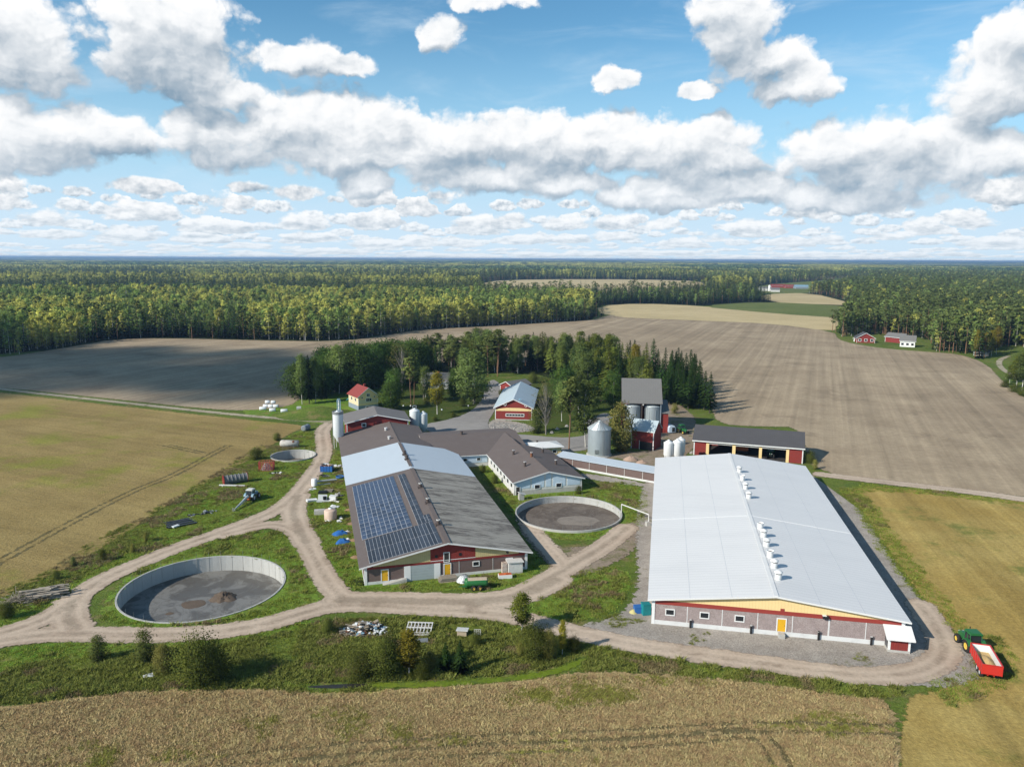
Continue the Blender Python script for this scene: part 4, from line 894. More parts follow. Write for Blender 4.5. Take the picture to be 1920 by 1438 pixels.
def grey_house():
    F = Frame.front((789, 716), (843, 716), 3.4)
    t, s = house('farmhouse', 'low farmhouse with a grey roof half hidden among the garden trees', 'house', F, F.w-1.0, 9.5, 3.4, F.hit(815, 698, (0, 5.0, 0), (0, 1, 0)).z, M_offw, M_roofgr, 0.6, along='x')
    for x in (-3.6, 0.2, 3.8): window(t, x, 1.9, 1.3, 1.1, 0, bars=1)
    m = MB(); m.bb(.8, 1.7, 4.2, 5.2, 4.5, 7.4); m.build('chimney', M_orange, t)
    m = MB(); m.bb(-6.2, -2.6, -2.0, -.01, 0, 2.4); m.build('porch', M_woodl, t)
grey_house()
def machine_shed():
    F = Frame.front((1298, 825), (1510, 841.5), 4.75); W_ = F.w-1.0
    zr = F.hit(1400, 802, (0, 8.0, 0), (0, 1, 0)).z; L = 15.0; s = (zr-4.75)/8.0
    t = thing('machine_shed', 'red open fronted machine shed with a dark roof and three wide yellow framed bays', 'shed', F.loc(), F.rz)
    h = 4.45
    def X(zx, zy): return F.fr(1180+zx*.2713, 680+zy*.2713, .5)[0]
    xs = [-W_/2, X(530, 590), X(550, 600), X(711, 610), X(733, 612), X(895, 630), X(915, 635), X(1083, 640), X(1103, 645), W_/2]
    m = MB(); m.bb(-W_/2, xs[1], .5, .7, 0, h); m.bb(xs[8], W_/2, .5, .7, 0, h); m.bb(xs[1], xs[8], .5, .7, h-.35, h)
    m.bb(-W_/2, -W_/2+.2, .7, L, 0, h); m.bb(W_/2-.2, W_/2, .7, L, 0, h); m.bb(-W_/2+.2, W_/2-.2, L-.2, L, 0, h); m.build('wall', M_red, t)
    for a, b in ((1, 2), (3, 4), (5, 6), (7, 8)): m = MB(); m.bb(xs[a], xs[b], .42, .75, 0, h-.36); m.build('yellow_post', M_yel, t)
    m = MB(); m.bb(xs[2], xs[7], .44, .5, h-.62, h-.36); m.build('door_header', M_offw, t)
    m = MB()
    for sg in (-1, 1): m.prism([(8, zr), (8+sg*8.1, zr-s*8.1), (8+sg*8.1, zr-s*8.1-.18), (8, zr-.18)], -W_/2-.5, W_/2+.5, 'x')
    r = m.build('roof', M_roofdk, t, fix=True)
    m = MB(); m.bb(-W_/2-.5, W_/2+.5, -.17, -.105, 4.45, 4.78); m.build('fascia_board', M_white, r)
    for a, b in ((W_/2-.25, W_/2+.04), (-W_/2-.04, -W_/2+.25)): m = MB(); m.bb(a, b, .44, .72, 0, h); m.build('corner_board', M_white, t)
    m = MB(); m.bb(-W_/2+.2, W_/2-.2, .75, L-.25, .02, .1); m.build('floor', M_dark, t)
    return F, xs
FMS, XMS = machine_shed()
def grain_store():
    F = Frame.front((1165.7, 755), (1242.5, 757), 10.6); W_ = F.w-.8
    yr = 9.5; zr = F.hit(1208, 709.5, (0, yr, 0), (0, 1, 0)).z; s = (zr-10.6)/yr; L = 15
    t = thing('grain_store', 'tall grain drying store with a big grey roof sloping towards the two steel bins', 'building', F.loc(), F.rz)
    m = MB(); m.prism([(6.2, 0), (L, 0), (L, zr-s*(L-yr)-.3), (yr, zr-.3), (6.2, zr-s*(yr-6.2)-.3)], -W_/2, W_/2-.25, 'x'); m.build('wall', M_redy, t, fix=True)
    m = MB(); m.prism([(.3, 0), (6.19, 0), (6.19, zr-s*(yr-6.2)-.3), (.3, 10.35)], W_/2-.25, W_/2, 'x'); m.prism([(6.19, 0), (L, 0), (L, zr-s*(L-yr)-.3), (yr, zr-.3), (6.19, zr-s*(yr-6.2)-.3)], W_/2-.25, W_/2, 'x'); m.build('side_wall', M_pl, t, fix=True)
    m = MB(); m.prism([(0, 10.6), (yr, zr), (yr, zr-.2), (0, 10.4)], -W_/2-.4, W_/2+.4, 'x'); m.prism([(yr, zr), (L+.5, zr-s*(L+.5-yr)), (L+.5, zr-s*(L+.5-yr)-.2), (yr, zr-.2)], -W_/2-.4, W_/2+.4, 'x'); m.build('roof', M_roofgr, t, fix=True)
    # red lean-to on the right
    m = MB(); m.prism([(1.0, 0), (12, 0), (12, 9.5), (1.0, 7.0)], W_/2+.01, W_/2+2.6, 'x'); a = m.build('side_annex', M_redy, t, fix=True)
    m = MB(); m.prism([(.6, 7.0), (12.3, 9.65), (12.3, 9.85), (.6, 7.2)], W_/2+.01, W_/2+3.0, 'x'); m.build('annex_roof', M_roofgr, a, fix=True)
    m = MB(); m.bb(-W_/2+.1, -W_/2+.4, .4, .7, 0, 10.3); m.bb(-.15, .15, .4, .7, 0, 10.3); m.build('front_post', M_vent, t)
    m = MB(); m.tube((.4, -.1, 10.0), (.4, .3, 10.1), .22, n=10); m.build('lamp', M_white, t)
    # two big bins standing under the eave
    for zx, lb in ((1200, 'left of the pair of large galvanised bins under the grey store roof'), (1337, 'right of the pair of large galvanised bins under the grey store roof')):
        px = 860+zx*.2713; y = 2.6; x = F.fr(px, 790, y)[0]; w = F.world((x, y, 0)); r = 2.75
        b = thing('grain_bin', lb, 'grain bin', w, 0, 'bins under the store roof'); zt = 9.3
        m = MB(); m.lathe((0, 0, 0), [(r, 0), (r, zt)], 32); m.build('shell', M_galv, b)
        m = MB(); m.lathe((0, 0, zt), [(r+.12, -.1), (r+.12, 0), (r*.5, .55), (.3, .8), (.001, .8)], 32); m.build('roof', M_galvr, b)
        m = MB()
        for i in range(8): a = 2*math.pi*i/8+.2; m.box((r*1.02*math.cos(a), r*1.02*math.sin(a), zt/2-.6), (.12, .12, zt-1.4), rz=a)
        m.build('stiffener', M_galvr, b)
    return F
FGS = grain_store()
def red_shed():
    F = Frame.front((1185.6, 840), (1222, 845), 0); W_ = F.w+1.0
    zr = F.hit(1208, 786, (0, 3.4, 0), (0, 1, 0)).z; ze = F.fr(1206, 808, -.4)[1]
    t, s = house('red_shed', 'small red shed with a pale metal roof below the grain store', 'shed', F, W_, 6.8, ze, zr, M_red, M_galvr2, 0.4, along='x')
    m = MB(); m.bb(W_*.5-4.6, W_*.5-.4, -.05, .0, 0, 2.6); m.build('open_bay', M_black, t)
    m = MB(); m.bb(W_*.5-4.8, W_*.5-4.6, -.12, .02, 0, 2.9); m.build('post', M_offw, t)
M_galvr2 = paint('pale_metal_roof', (0.46, 0.55, 0.60), 0.4, 0.25, 0.8, ribs=('X', 0.6), bstr=0.2)
red_shed()
# far buildings
def far_house(name, label, cat, pl, pr, W_, L, ze, zr, wall, roof, along='y', group=None, wins=0):
    F = Frame.front(pl, pr, 0); W_ = W_ or F.w
    t, s = house(name, label, cat, F, W_, L, ze, zr, wall, roof, 0.6, along=along, group=group)
    for i in range(wins): window(t, W_*((i+.5)/wins-.5), 2.0, 1.6, 1.5, 0, fw=0.25)
    return t
far_house('red_cottage', 'red gabled cottage with a dark roof at the edge of the pine wood', 'cottage', (1606, 642.5), (1640, 643.5), None, 11, 3.4, 7.4, M_red, M_roofdk, wins=3)
far_house('hen_house', 'tiny white lean-to left of the red cottage', 'shed', (1600, 640), (1605, 641), 3, 3, 2.2, 2.8, M_white, M_white)
far_house('grey_roofed_barn', 'long red barn with a grey roof beside the pine wood', 'barn', (1661, 641), (1690, 644), 14, 8, 4.0, 7.0, M_red, M_roofgr, 'x')
far_house('white_house', 'white house with a grey roof at the edge of the pine wood', 'house', (1687, 650), (1715, 651.5), None, 9, 4.2, 8.0, M_white, M_roofgr, 'x', wins=3)
far_house('dark_cabin', 'dark weathered cabin among birches at the right edge', 'cabin', (1826, 666), (1838, 668), 6, 6, 2.6, 4.6, M_wood, M_roofdk)
for i, (x0, x1, y, ze, zr, L, wall, roof, lb) in enumerate((
        (1447, 1474, 539.5, 4, 7.5, 14, M_redband, M_roofred, 'distant farm building with a long red roof, left of two'), (1472, 1497, 540.5, 4, 7.5, 14, M_redband, M_roofred, 'distant farm building with a red roof beside the blue roofed one'),
        (1491, 1516, 541.5, 4, 8, 16, M_pl, M_blueg, 'distant long blue grey roofed hall of the far farm'), (1424, 1440, 545.5, 5, 8, 20, M_offw, M_roofgr, 'distant low grey hall left of the white tower silo'),
        (1446, 1462, 547.5, 4, 8, 20, M_offw, M_roofgr, 'distant low grey hall in front of the red roofs'), (1620, 1650, 525, 5, 8, 14, M_white, M_white, 'very distant white hall above the right hand wood'))):
    far_house('far_barn', lb, 'barn', (x0, y), (x1, y+.2), None, L, ze, zr, wall, roof, 'x', 'buildings of the far farm')
p = G(1442.5, 546.5); m = MB(); m.lathe((0, 0, 0), [(2.4, 0), (2.4, 11), (1.4, 12), (.001, 12.4)], 16); o = m.build('tower_silo', M_white, loc=p); tag(o, 'distant white tower silo at the far farm', 'silo')

# ------------------------------------------------------------------ round slurry tanks
M_wallc = paint('tank_concrete', (0.46, 0.46, 0.44), 0.85, 0.35, 0.6, dcol=(0.30, 0.30, 0.29), fine=0.2, stretch=(1, 1, 0.3))
def slurry(name, a, b, c, rough):
    m, nt = newmat(name); p = obj(nt)
    q = vm(nt, 'ADD', p, vm(nt, 'MULTIPLY', nd(nt, 'ShaderNodeTexNoise', {'Vector': p, 'Scale': 0.15, 'Detail': 3.0}).outputs['Color'], (5, 5, 0)))
    f = noise(nt, q, 0.13, 6.0, 0.62, 1.2); g = noise(nt, q, 0.45, 6.0, 0.68, 2.0)
    col = mix(nt, step(nt, f, 0.46, 0.56), a, b); col = mix(nt, ma(nt, 'MULTIPLY', step(nt, g, 0.50, 0.60), 0.55), col, c)
    finish(nt, col, rough, noise(nt, p, 1.6, 4.0), 0.25, 0.06, spec=0.35); return m
M_sl1 = slurry('crusted_slurry', (0.118, 0.112, 0.102), (0.205, 0.200, 0.186), (0.095, 0.082, 0.068), 0.42)
M_sl2 = slurry('dry_crust', (0.120, 0.096, 0.078), (0.165, 0.136, 0.112), (0.235, 0.200, 0.165), 0.7)
M_crust = paint('manure_crust', (0.130, 0.098, 0.074), 0.95, 0.4, 0.7, fine=0.5)
def tank(i, label, rim, floor, mat):
    x, y, r = TANKS[i]; t = thing('slurry_tank', label, 'slurry tank', (x, y, 0), 0, 'round slurry tanks')
    n = 72; m = MB(); m.lathe((0, 0, 0), [(r-.32, floor-.4), (r-.32, rim), (r, rim), (r, -.5)], n, smooth=False); m.build('wall', M_wallc, t)
    k = 40 if i == 0 else 36
    if i == 2: k = 24
    m = MB()
    for j in range(k):
        a = 2*math.pi*j/k; m.box(((r-.335)*math.cos(a), (r-.335)*math.sin(a), (rim+floor)/2), (.06, .09, rim-floor-.06), rz=a)
    m.build('panel_joint', M_conc, t)
    m = MB(); m.add([((r-.34)*math.cos(2*math.pi*j/n), (r-.34)*math.sin(2*math.pi*j/n), floor) for j in range(n)], [tuple(range(n))]); s = m.build('slurry', mat, t)
    # thin safety fence above the rim
    m = MB(); pts = []
    for j in range(k):
        a = 2*math.pi*j/k; m.tube(((r-.12)*math.cos(a), (r-.12)*math.sin(a), rim), ((r-.12)*math.cos(a), (r-.12)*math.sin(a), rim+1.1), .022, n=5)
    m.build('fence_post', M_steel, t)
    return t
def lump(name, c, rx, ry, h, mat, parent=None, seed=1, n=20, rough=0.35, rings=5):
    R = random.Random(seed); m = MB(); vs = [(0, 0, h)]
    rr = [1+rough*(R.random()-.5) for _ in range(n)]; rr = [(rr[i-1]+rr[i]*2+rr[(i+1) % n])/4 for i in range(n)]
    for j in range(1, rings+1):
        for i in range(n):
            a = 2*math.pi*i/n; q = j/rings*rr[i]; vs.append((rx*q*math.cos(a), ry*q*math.sin(a), h*max(0, 1-(j/rings)**1.6)*(1+rough*(R.random()-.5))-(.05 if j == rings else 0)))
    fs = [(0, 1+i, 1+(i+1) % n) for i in range(n)]+[(1+j*n+i, 1+(j+1)*n+i, 1+(j+1)*n+(i+1) % n, 1+j*n+(i+1) % n) for j in range(rings-1) for i in range(n)]
    m.add(vs, fs, 0, True); o = m.build(name, mat, parent); o.location = c; return o
t1 = tank(0, 'largest round slurry tank, full of grey liquid and ringed by the dirt road', 0.14, -2.9, M_sl1)
x, y, r = TANKS[0]
a = G(420, 1120, -2.9); lump('manure_crust', (a.x-x, a.y-y, -2.9), 2.3, 2.4, .8, M_crust, t1, 3, 30, 1.1, 7)
a = G(362, 1133, -2.9); lump('manure_crust', (a.x-x, a.y-y, -2.92), 2.6, 2.3, .07, M_crust, t1, 5)
a = G(318, 1150, -2.9); lump('manure_crust', (a.x-x, a.y-y, -2.92), 1.0, .8, .05, M_crust, t1, 6)
t2 = tank(1, 'round slurry tank with a dry brown crust in front of the pale blue parlour', 0.55, -1.1, M_sl2)
tank(2, 'smallest round tank, nearly empty, beside the upper dirt road', 0.4, -2.4, M_sl2)
a = G(1085, 976, -1.1); lump('pale_crust', (a.x-TANKS[1][0], a.y-TANKS[1][1], -1.1), 6.3, 4.2, .05, paint('pale_dry_crust', (0.26, 0.225, 0.19), 0.9, 0.5, 0.5, fine=0.4), t2, 77, 26, .5, 4)
# ------------------------------------------------------------------ silos
def feed_silo(name, label, px, py, r, zc, zt, legs=True, mat=None, group=None, top='cone', cone=True, n=4):
    p = G(px, py); t = thing(name, label, 'silo', p, 0.3, group); mat = mat or M_silo
    z0 = zc
    prof = [(.25, max(zc-2.4, .5))] if cone else [(r, .1)]
    prof += [(r, zc), (r, zt)]
    m = MB(); m.lathe((0, 0, 0), prof, 24); m.build('shell', mat, t)
    m = MB(); m.lathe((0, 0, zt), [(r+.06, -.05), (r+.06, .02), (r*.55, .5), (.35, .75), (.35, .95), (.001, .95)], 24); m.build('lid', mat, t)
    if legs:
        for i in range(n):
            a = 2*math.pi*i/n+.4; m = MB(); m.tube((r*.96*math.cos(a), r*.96*math.sin(a), 0), (r*.96*math.cos(a), r*.96*math.sin(a), zc+.6), .09, n=6); m.build('leg', M_offw, t)
    return t
t = feed_silo('feed_silo', 'tall white tower silo with a hoist frame on top, left of the red barn', 635.5, 840, 1.65, 4.3, 11.4)
m = MB()
for x in (-.1, .9):
    for y in (-.45, .45): m.tube((x, y, 11.5), (x, y, 15.4), .07, n=6)
for z in (12.6, 13.8, 15.0): m.bb(-.2, 1.0, -.5, -.42, z, z+.1); m.bb(-.2, 1.0, .42, .5, z, z+.1)
m.path([(-.1, 0, 15.3), (.2, 0, 15.9), (.7, 0, 15.9), (.9, 0, 15.3)], .16); m.build('hoist_frame', M_blueg, t)
m = MB(); m.tube((.4, 0, 11.8), (.4, 0, 15.6), .22, n=10); m.build('elevator_pipe', M_silo, t)
m = MB(); m.lathe((0, 0, 11.15), [(1.72, 0), (1.72, .9)], 24); m.build('top_railing', M_steel, t)
m = MB()
for i in range(10): m.bb(-1.78, -1.70, -.25, .25, 3+i*.85, 3.06+i*.85)
m.bb(-1.8, -1.72, -.3, -.25, 1, 12); m.bb(-1.8, -1.72, .25, .3, 1, 12); m.build('ladder', M_steel, t)
t = feed_silo('feed_silo', 'pale silo with a pipe top, nearer the red barn, of the pair on its right', 778, 814, 1.75, 3.0, 8.3, group='feed silos by the red barn', mat=M_silo)
m = MB(); m.path([(-.6, 0, 8.8), (-.6, 0, 10.0), (.6, 0, 10.0), (.6, 0, 8.9)], .18); m.build('filling_pipe', M_steel, t)
feed_silo('feed_silo', 'pale silo on the outer right of the pair beside the red barn', 794, 813, 1.45, 2.8, 7.0, group='feed silos by the red barn')
feed_silo('feed_silo', 'left of the small white silos behind the white barn roof', 1252.5, 868, 1.45, 2.6, 6.2, group='white silos behind the dairy barn', mat=M_white)
feed_silo('feed_silo', 'middle one of the small white silos behind the white barn roof', 1269, 868, 1.40, 2.6, 6.5, group='white silos behind the dairy barn', mat=M_white)
feed_silo('feed_silo', 'right one of the small white silos, partly hidden behind the middle one', 1275, 863, 1.35, 2.6, 6.4, group='white silos behind the dairy barn', mat=M_white)
def grain_tower():
    p = G(1123, 853); t = thing('grain_silo', 'galvanised corrugated grain silo with a conical roof beside the autumn tree', 'silo', p); r = 3.55; zt = 8.6
    m = MB(); m.lathe((0, 0, 0), [(r, .4), (r, zt)], 40); m.build('shell', M_galv, t)
    m = MB(); m.lathe((0, 0, 0), [(r+.35, -.1), (r+.35, .45), (r-.1, .5)], 40); m.build('base_ring', M_conc, t)
    m = MB(); m.lathe((0, 0, zt), [(r+.2, -.12), (r+.2, 0), (.5, 2.1), (.5, 2.4), (.001, 2.45)], 40)
    rf = m.build('roof', M_galvr, t)
    m = MB()
    for i in range(20):
        a = 2*math.pi*i/20; m.tube(((r+.2)*math.cos(a), (r+.2)*math.sin(a), zt+.02), (.5*math.cos(a), .5*math.sin(a), zt+2.12), .05, n=5)
    m.build('roof_rib', M_steel, rf)
    m = MB()
    for x in (-.25, .25): m.tube((x+.9, -r-.12, .6), (x+.9, -r-.12, zt+.1), .04, n=5); m.tube((x+.9, -r-.12, zt+.1), (x+.25, -.55, zt+2.2), .04, n=5)
    for i in range(22): m.tube((.65, -r-.12, .8+i*.36), (1.15, -r-.12, .8+i*.36), .03, n=4)
    m.build('ladder', M_steel, t)
    m = MB(); m.bb(-1.7, -.5, -r-.06, -r+.4, 1.3, 2.5); m.build('hatch', M_steel, t)
    m = MB(); m.tube((-3, 1.4, zt+.3), (9.5, 3.5, zt+4.6), .16, n=8); m.build('auger_pipe', M_steel, t)
grain_tower()

# ------------------------------------------------------------------ vehicles
def wheel(parent, c, r, w, rim=None, axis='Y'):
    m = MB(); m.lathe(c, [(r*.55, -w/2), (r*.9, -w/2), (r, -w*.32), (r, w*.32), (r*.9, w/2), (r*.55, w/2), (r*.55, -w/2)], 22, axis=axis)
    g = MB()
    wh = m.build('wheel', M_rubber, parent, fix=True)
    for i in range(18):
        a = 2*math.pi*i/18; g.box((c[0]+r*math.cos(a), c[1], c[2]+r*math.sin(a)), (.07*r, w*.8, .12*r), ry=-a)
    g.build('tread', M_rubber, wh)
    m = MB(); m.lathe(c, [(.001, -w*.30), (r*.2, -w*.30), (r*.28, -w*.12), (r*.5, -w*.16), (r*.56, -w*.44), (r*.56, w*.44), (r*.5, w*.16), (r*.28, w*.12), (r*.2, w*.30), (.001, w*.30)], 18, axis=axis); m.build('rim', rim or M_rim, wh, fix=True)
    return wh
def tractor(label, p, rz, mat, rim, scale=1.0, cabroof=None, cat='tractor'):
    t = thing('tractor', label, cat, p, rz); t.scale = (scale,)*3
    # x forward
    m = MB(); m.prism([(.35, .95), (2.75, .85), (2.85, 1.2), (2.75, 1.55), (2.4, 1.72), (.35, 1.85)], -.42, .42, 'y'); m.build('bonnet', mat, t, fix=True)
    m = MB(); m.bb(-1.2, 2.6, -.32, .32, .6, .95); m.build('chassis', M_black, t)
    m = MB(); m.bb(2.76, 2.88, -.36, .36, .95, 1.45); m.build('grille', M_black, t)
    m = MB(); m.prism([(-1.15, 1.2), (.35, 1.15), (.45, 1.85), (.25, 2.75), (-1.05, 2.75), (-1.25, 1.8)], -.78, .78, 'y'); c = m.build('cab', M_glass, t, fix=True)
    m = MB()
    for y in (-.79, .79):
        for q in ([(-1.2, y, 1.25), (-1.27, y, 1.8), (-1.08, y, 2.75)], [(.38, y, 1.2), (.47, y, 1.85), (.27, y, 2.75)], [(-.35, y, 1.2), (-.4, y, 2.75)]): m.path(q, .055, 5)
    m.build('cab_frame', mat, c)
    m = MB(); m.box((-.42, 0, 2.85), (1.75, 1.7, .2)); m.box((-.42, 0, 2.98), (1.45, 1.4, .1)); m.build('cab_roof', cabroof or mat, c)
    for y in (-.98, .98):
        m = MB(); m.prism([(-1.75, 1.35), (-1.55, 1.75), (-1.15, 1.98), (-.35, 1.95), (.1, 1.5), (-.02, 1.45), (-.4, 1.82), (-1.1, 1.85), (-1.5, 1.62), (-1.65, 1.3)], y-.28, y+.28, 'y'); m.build('mudguard', mat, t, fix=True)
        wheel(t, (-.85, y, .92), .92, .52, rim); wheel(t, (2.0, y*.92, .66), .66, .42, rim)
    m = MB(); m.tube((1.5, -.5, 1.7), (1.5, -.5, 2.8), .06, n=8); m.build('exhaust', M_black, t)
    m = MB(); m.box((2.83, .3, 1.5), (.06, .2, .12)); m.build('headlight', M_white, t); m = MB(); m.box((2.83, -.3, 1.5), (.06, .2, .12)); m.build('headlight', M_white, t)
    m = MB(); m.box((-1.5, 0, .85), (.7, .7, .5)); m.build('hitch', M_orange, t)
    return t
# tractor and red tipping trailer on the right
pt = G(1812, 1217); pb = G(1852, 1262)
dirx = (Vector((pt.x, pt.y))-Vector((pb.x, pb.y))).normalized(); a_ = math.atan2(dirx.y, dirx.x)
q1, q2 = G(1459+500*.219-0, 1040+300*.219), 0
def zp(zx, zy, z=0): return G(1500+zx*.2191, 1040+zy*.2191, z)
# trailer box corners at rim height 2.6
c1, c2, c3, c4_ = zp(1465, 755, 2.6), zp(1625, 775, 2.6), zp(1735, 955, 2.6), zp(1565, 940, 2.6)
ctr = (c1+c2+c3+c4_)/4; ax = ((c1+c2)/2-(c3+c4_)/2); LT = ax.length; WT = ((c1-c2).length+(c3-c4_).length)/2; ra = math.atan2(ax.y, ax.x)
def trailer():
    t = thing('tipping_trailer', 'bright red tipping trailer partly filled with grain, behind the green tractor', 'trailer', (ctr.x, ctr.y, 0), ra)
    L, W_ = LT, min(WT, 3.1); z0, z1 = 1.15, 2.6
    m = MB(); w = .09
    m.bb(-L/2, L/2, -W_/2, -W_/2+w, z0, z1); m.bb(-L/2, L/2, W_/2-w, W_/2, z0, z1); m.bb(-L/2, -L/2+w, -W_/2+w, W_/2-w, z0, z1); m.bb(L/2-w, L/2, -W_/2+w, W_/2-w, z0, z1); m.bb(-L/2+w, L/2-w, -W_/2+w, W_/2-w, z0, z0+.1)
    b = m.build('box', M_redp, t)
    m = MB(); m.bb(-L/2+w+.004, L/2-w-.004, W_/2-w-.03, W_/2-w-.004, z0+.12, z1-.03); m.bb(-L/2+w+.004, L/2-w-.004, -W_/2+w+.004, -W_/2+w+.03, z0+.12, z1-.03); m.bb(L/2-w-.03, L/2-w-.004, -W_/2+w+.03, W_/2-w-.03, z0+.12, z1-.03); m.build('box_lining', M_white, b)
    m = MB()
    for i in range(7): x = -L/2+L*i/6*.98+.05; m.bb(x-.06, x+.06, -W_/2-.07, -W_/2-.004, z0-.05, z1-.02); m.bb(x-.06, x+.06, W_/2+.004, W_/2+.07, z0-.05, z1-.02)
    m.bb(-L/2-.06, L/2+.06, -W_/2-.08, -W_/2+.05, z1-.01, z1+.09); m.bb(-L/2-.06, L/2+.06, W_/2-.05, W_/2+.08, z1-.01, z1+.09); m.bb(-L/2-.08, -L/2+.05, -W_/2+.05, W_/2-.05, z1-.01, z1+.09); m.bb(L/2-.05, L/2+.08, -W_/2+.05, W_/2-.05, z1-.01, z1+.09); m.build('stake', M_redp, b)
    g = lump('grain_load', (-.4, -.1, z0+.3), L/2-.5, W_/2-.22, .85, M_grain, t, 4, 26, .12, 6)
    m = MB(); m.bb(-L/2+w+.05, L/2-w-.05, -W_/2+w+.05, W_/2-w-.05, z0+.3, z0+.36); m.build('grain_layer', M_grain, t)
    m = MB(); m.bb(-L/2+.3, L/2+.9, -.5, -.3, .8, 1.1); m.bb(-L/2+.3, L/2+.9, .3, .5, .8, 1.1); m.path([(L/2+.8, -.35, .9), (L/2+2.0, 0, .75)], .09, 6); m.path([(L/2+.8, .35, .9), (L/2+2.0, 0, .75)], .09, 6); m.build('drawbar', M_redp, t)
    for x in (-L/2+1.5, -L/2+2.9):
        for y in (-W_/2+.3, W_/2-.3): wheel(t, (x, y, .62), .62, .45, M_offw)
trailer()
cab = zp(1470, 712, 2.9); w1 = zp(1425, 830, 0); w2 = zp(1352, 760, 0)
dd = Vector((w2.x-w1.x, w2.y-w1.y)); ta = math.atan2(dd.y, dd.x)
mid = Vector((w1.x+math.cos(ta)*.85*1.05, w1.y+math.sin(ta)*.85*1.05, 0)) + Vector((math.sin(ta), -math.cos(ta), 0))*.98*1.05
tractor('green tractor with yellow wheels hitched to the red trailer', mid, ta, M_green, M_rim, 1.08)
# tractor-driven mixer with a long boom in the grass on the left
pm_ = G(472, 937); be = G(438.5, 955, .5)
bo = math.atan2(be.y-pm_.y, be.x-pm_.x)
tm = tractor('old white roofed blue tractor parked in the grass with a long slurry mixer boom', pm_, bo+math.pi, M_blueg, M_offw, 1.0, M_offw)
mx = thing('slurry_mixer', 'long grey slurry mixer boom lying in the grass behind the blue tractor', 'mixer', pm_, bo)
LB = (Vector((be.x, be.y))-Vector((pm_.x, pm_.y))).length
m = MB(); m.tube((1.9, 0, 1.5), (LB, 0, .35), .38, .10, n=8); m.build('boom', M_galvr, mx)
m = MB(); m.tube((1.9, 0, .6), (LB-.3, 0, .35), .07, n=6); m.build('drive_shaft', M_steel, mx)
m = MB()
for k in range(3): a = 2*math.pi*k/3; m.box((LB+.15, .3*math.cos(a), .5+.3*math.sin(a)), (.08, .26, .5), rx=a)
m.build('propeller', M_steel, mx)
# machines by and in the sheds
tractor('dark green tractor standing in shade right of the grain store', G(1279, 812), rad(-70), M_green, M_rim, 1.0, M_green)
def inshed(zx, zy, dy): h = FMS.hit(1180+zx*.2713, 680+zy*.2713, (0, dy, 0), (0, 1, 0)); return FMS.world((h.x, dy, 0.1))
tractor('green tractor parked inside the right bay of the machine shed', inshed(975, 660, 6.0), FMS.rz-rad(90), M_green, M_rim, 1.0)
o = inshed(770, 620, 8.0); t = thing('seed_drill', 'orange farm machine inside the middle bay of the machine shed', 'farm machine', o, FMS.rz)
m = MB(); m.prism([(-.7, .9), (.7, .9), (1.0, 2.0), (-1.0, 2.0)], -2.2, 2.2, 'x'); m.build('hopper', M_orange, t, fix=True); m = MB(); m.bb(-2.3, 2.3, -.5, .5, .5, .9); m.build('frame', M_rust, t)
for x in (-2.5, 2.5): wheel(t, (0, x, .5), .5, .3, M_orange) if False else wheel(t, (x*.8, -.4, .5), .5, .3, M_offw, 'X')
p = G(1256, 811); t = thing('feed_truck', 'small pale blue walk through feed wagon parked beside the grain store', 'wagon', p, rad(15))
m = MB(); m.prism([(-1.2, .4), (1.2, .4), (1.2, 2.1), (.8, 2.7), (-.8, 2.7), (-1.2, 2.1)], -1.8, 1.8, 'y'); m.build('body', M_pblue, t, fix=True)
m = MB(); m.bb(-.1, .95, -1.86, -1.79, .6, 2.2); m.build('opening', M_glass, t)
for x in (-1.05, 1.05):
    for y in (-1.1, 1.1): wheel(t, (x, y, .42), .42, .3, M_offw, 'X')
p = G(893, 723); t = thing('parked_car', 'pale silver car half hidden under the big willow by the drive', 'car', p, rad(20))
m = MB(); m.prism([(-2.1, .35), (2.1, .35), (2.15, .8), (1.2, .95), (.6, 1.42), (-1.2, 1.45), (-1.9, 1.0), (-2.15, .9)], -.85, .85, 'y'); m.build('body', M_white, t, fix=True)
m = MB(); m.prism([(-1.65, .98), (1.05, .96), (.55, 1.36), (-1.15, 1.38)], -.87, .87, 'y'); m.build('window', M_glass, t, fix=True)
for x in (-1.3, 1.3):
    for y in (-.8, .8): wheel(t, (x, y, .32), .32, .22, M_steel)
def tanker():
    p = G(640+1150*.2191, 960+680*.2191); t = thing('slurry_tanker', 'green slurry tanker with a faded tan top parked by the barn front', 'tanker', (p.x, p.y+1.2, 0), FB.rz-rad(8)); t.scale = (.70, .78, .78)
    m = MB(); m.lathe((0, 0, 1.75), [(.001, -3.1), (.55, -3.05), (1.0, -2.7), (1.05, -2.4), (1.05, 2.5), (1.0, 2.8), (.55, 3.1), (.001, 3.15)], 24, axis='X'); m.build('tank', M_green, t, fix=True)
    m = MB()
    vs = []
    for xx in (-2.2, 2.8):
        for k in range(9): a = math.radians(20+k*15); vs.append((xx, 1.075*math.cos(a), 1.75+1.075*math.sin(a)))
    m.add(vs, [(i, i+1, 10+i, 9+i) for i in range(8)], 0, True); m.build('faded_top', M_woodl, t)
    for x in (-.7, .9):
        for y in (-1.15, 1.15): wheel(t, (x, y, .65), .65, .5, M_rim)
    m = MB(); m.bb(-3.6, 2.2, -.35, .35, .65, .9); m.path([(-3.4, 0, .8), (-4.6, 0, .7)], .1, 6); m.build('chassis', M_green, t)
    m = MB(); m.tube((-3.1, 0, 1.9), (-3.6, 0, 1.9), .18, n=10); m.build('pipe', M_steel, t)
tanker()

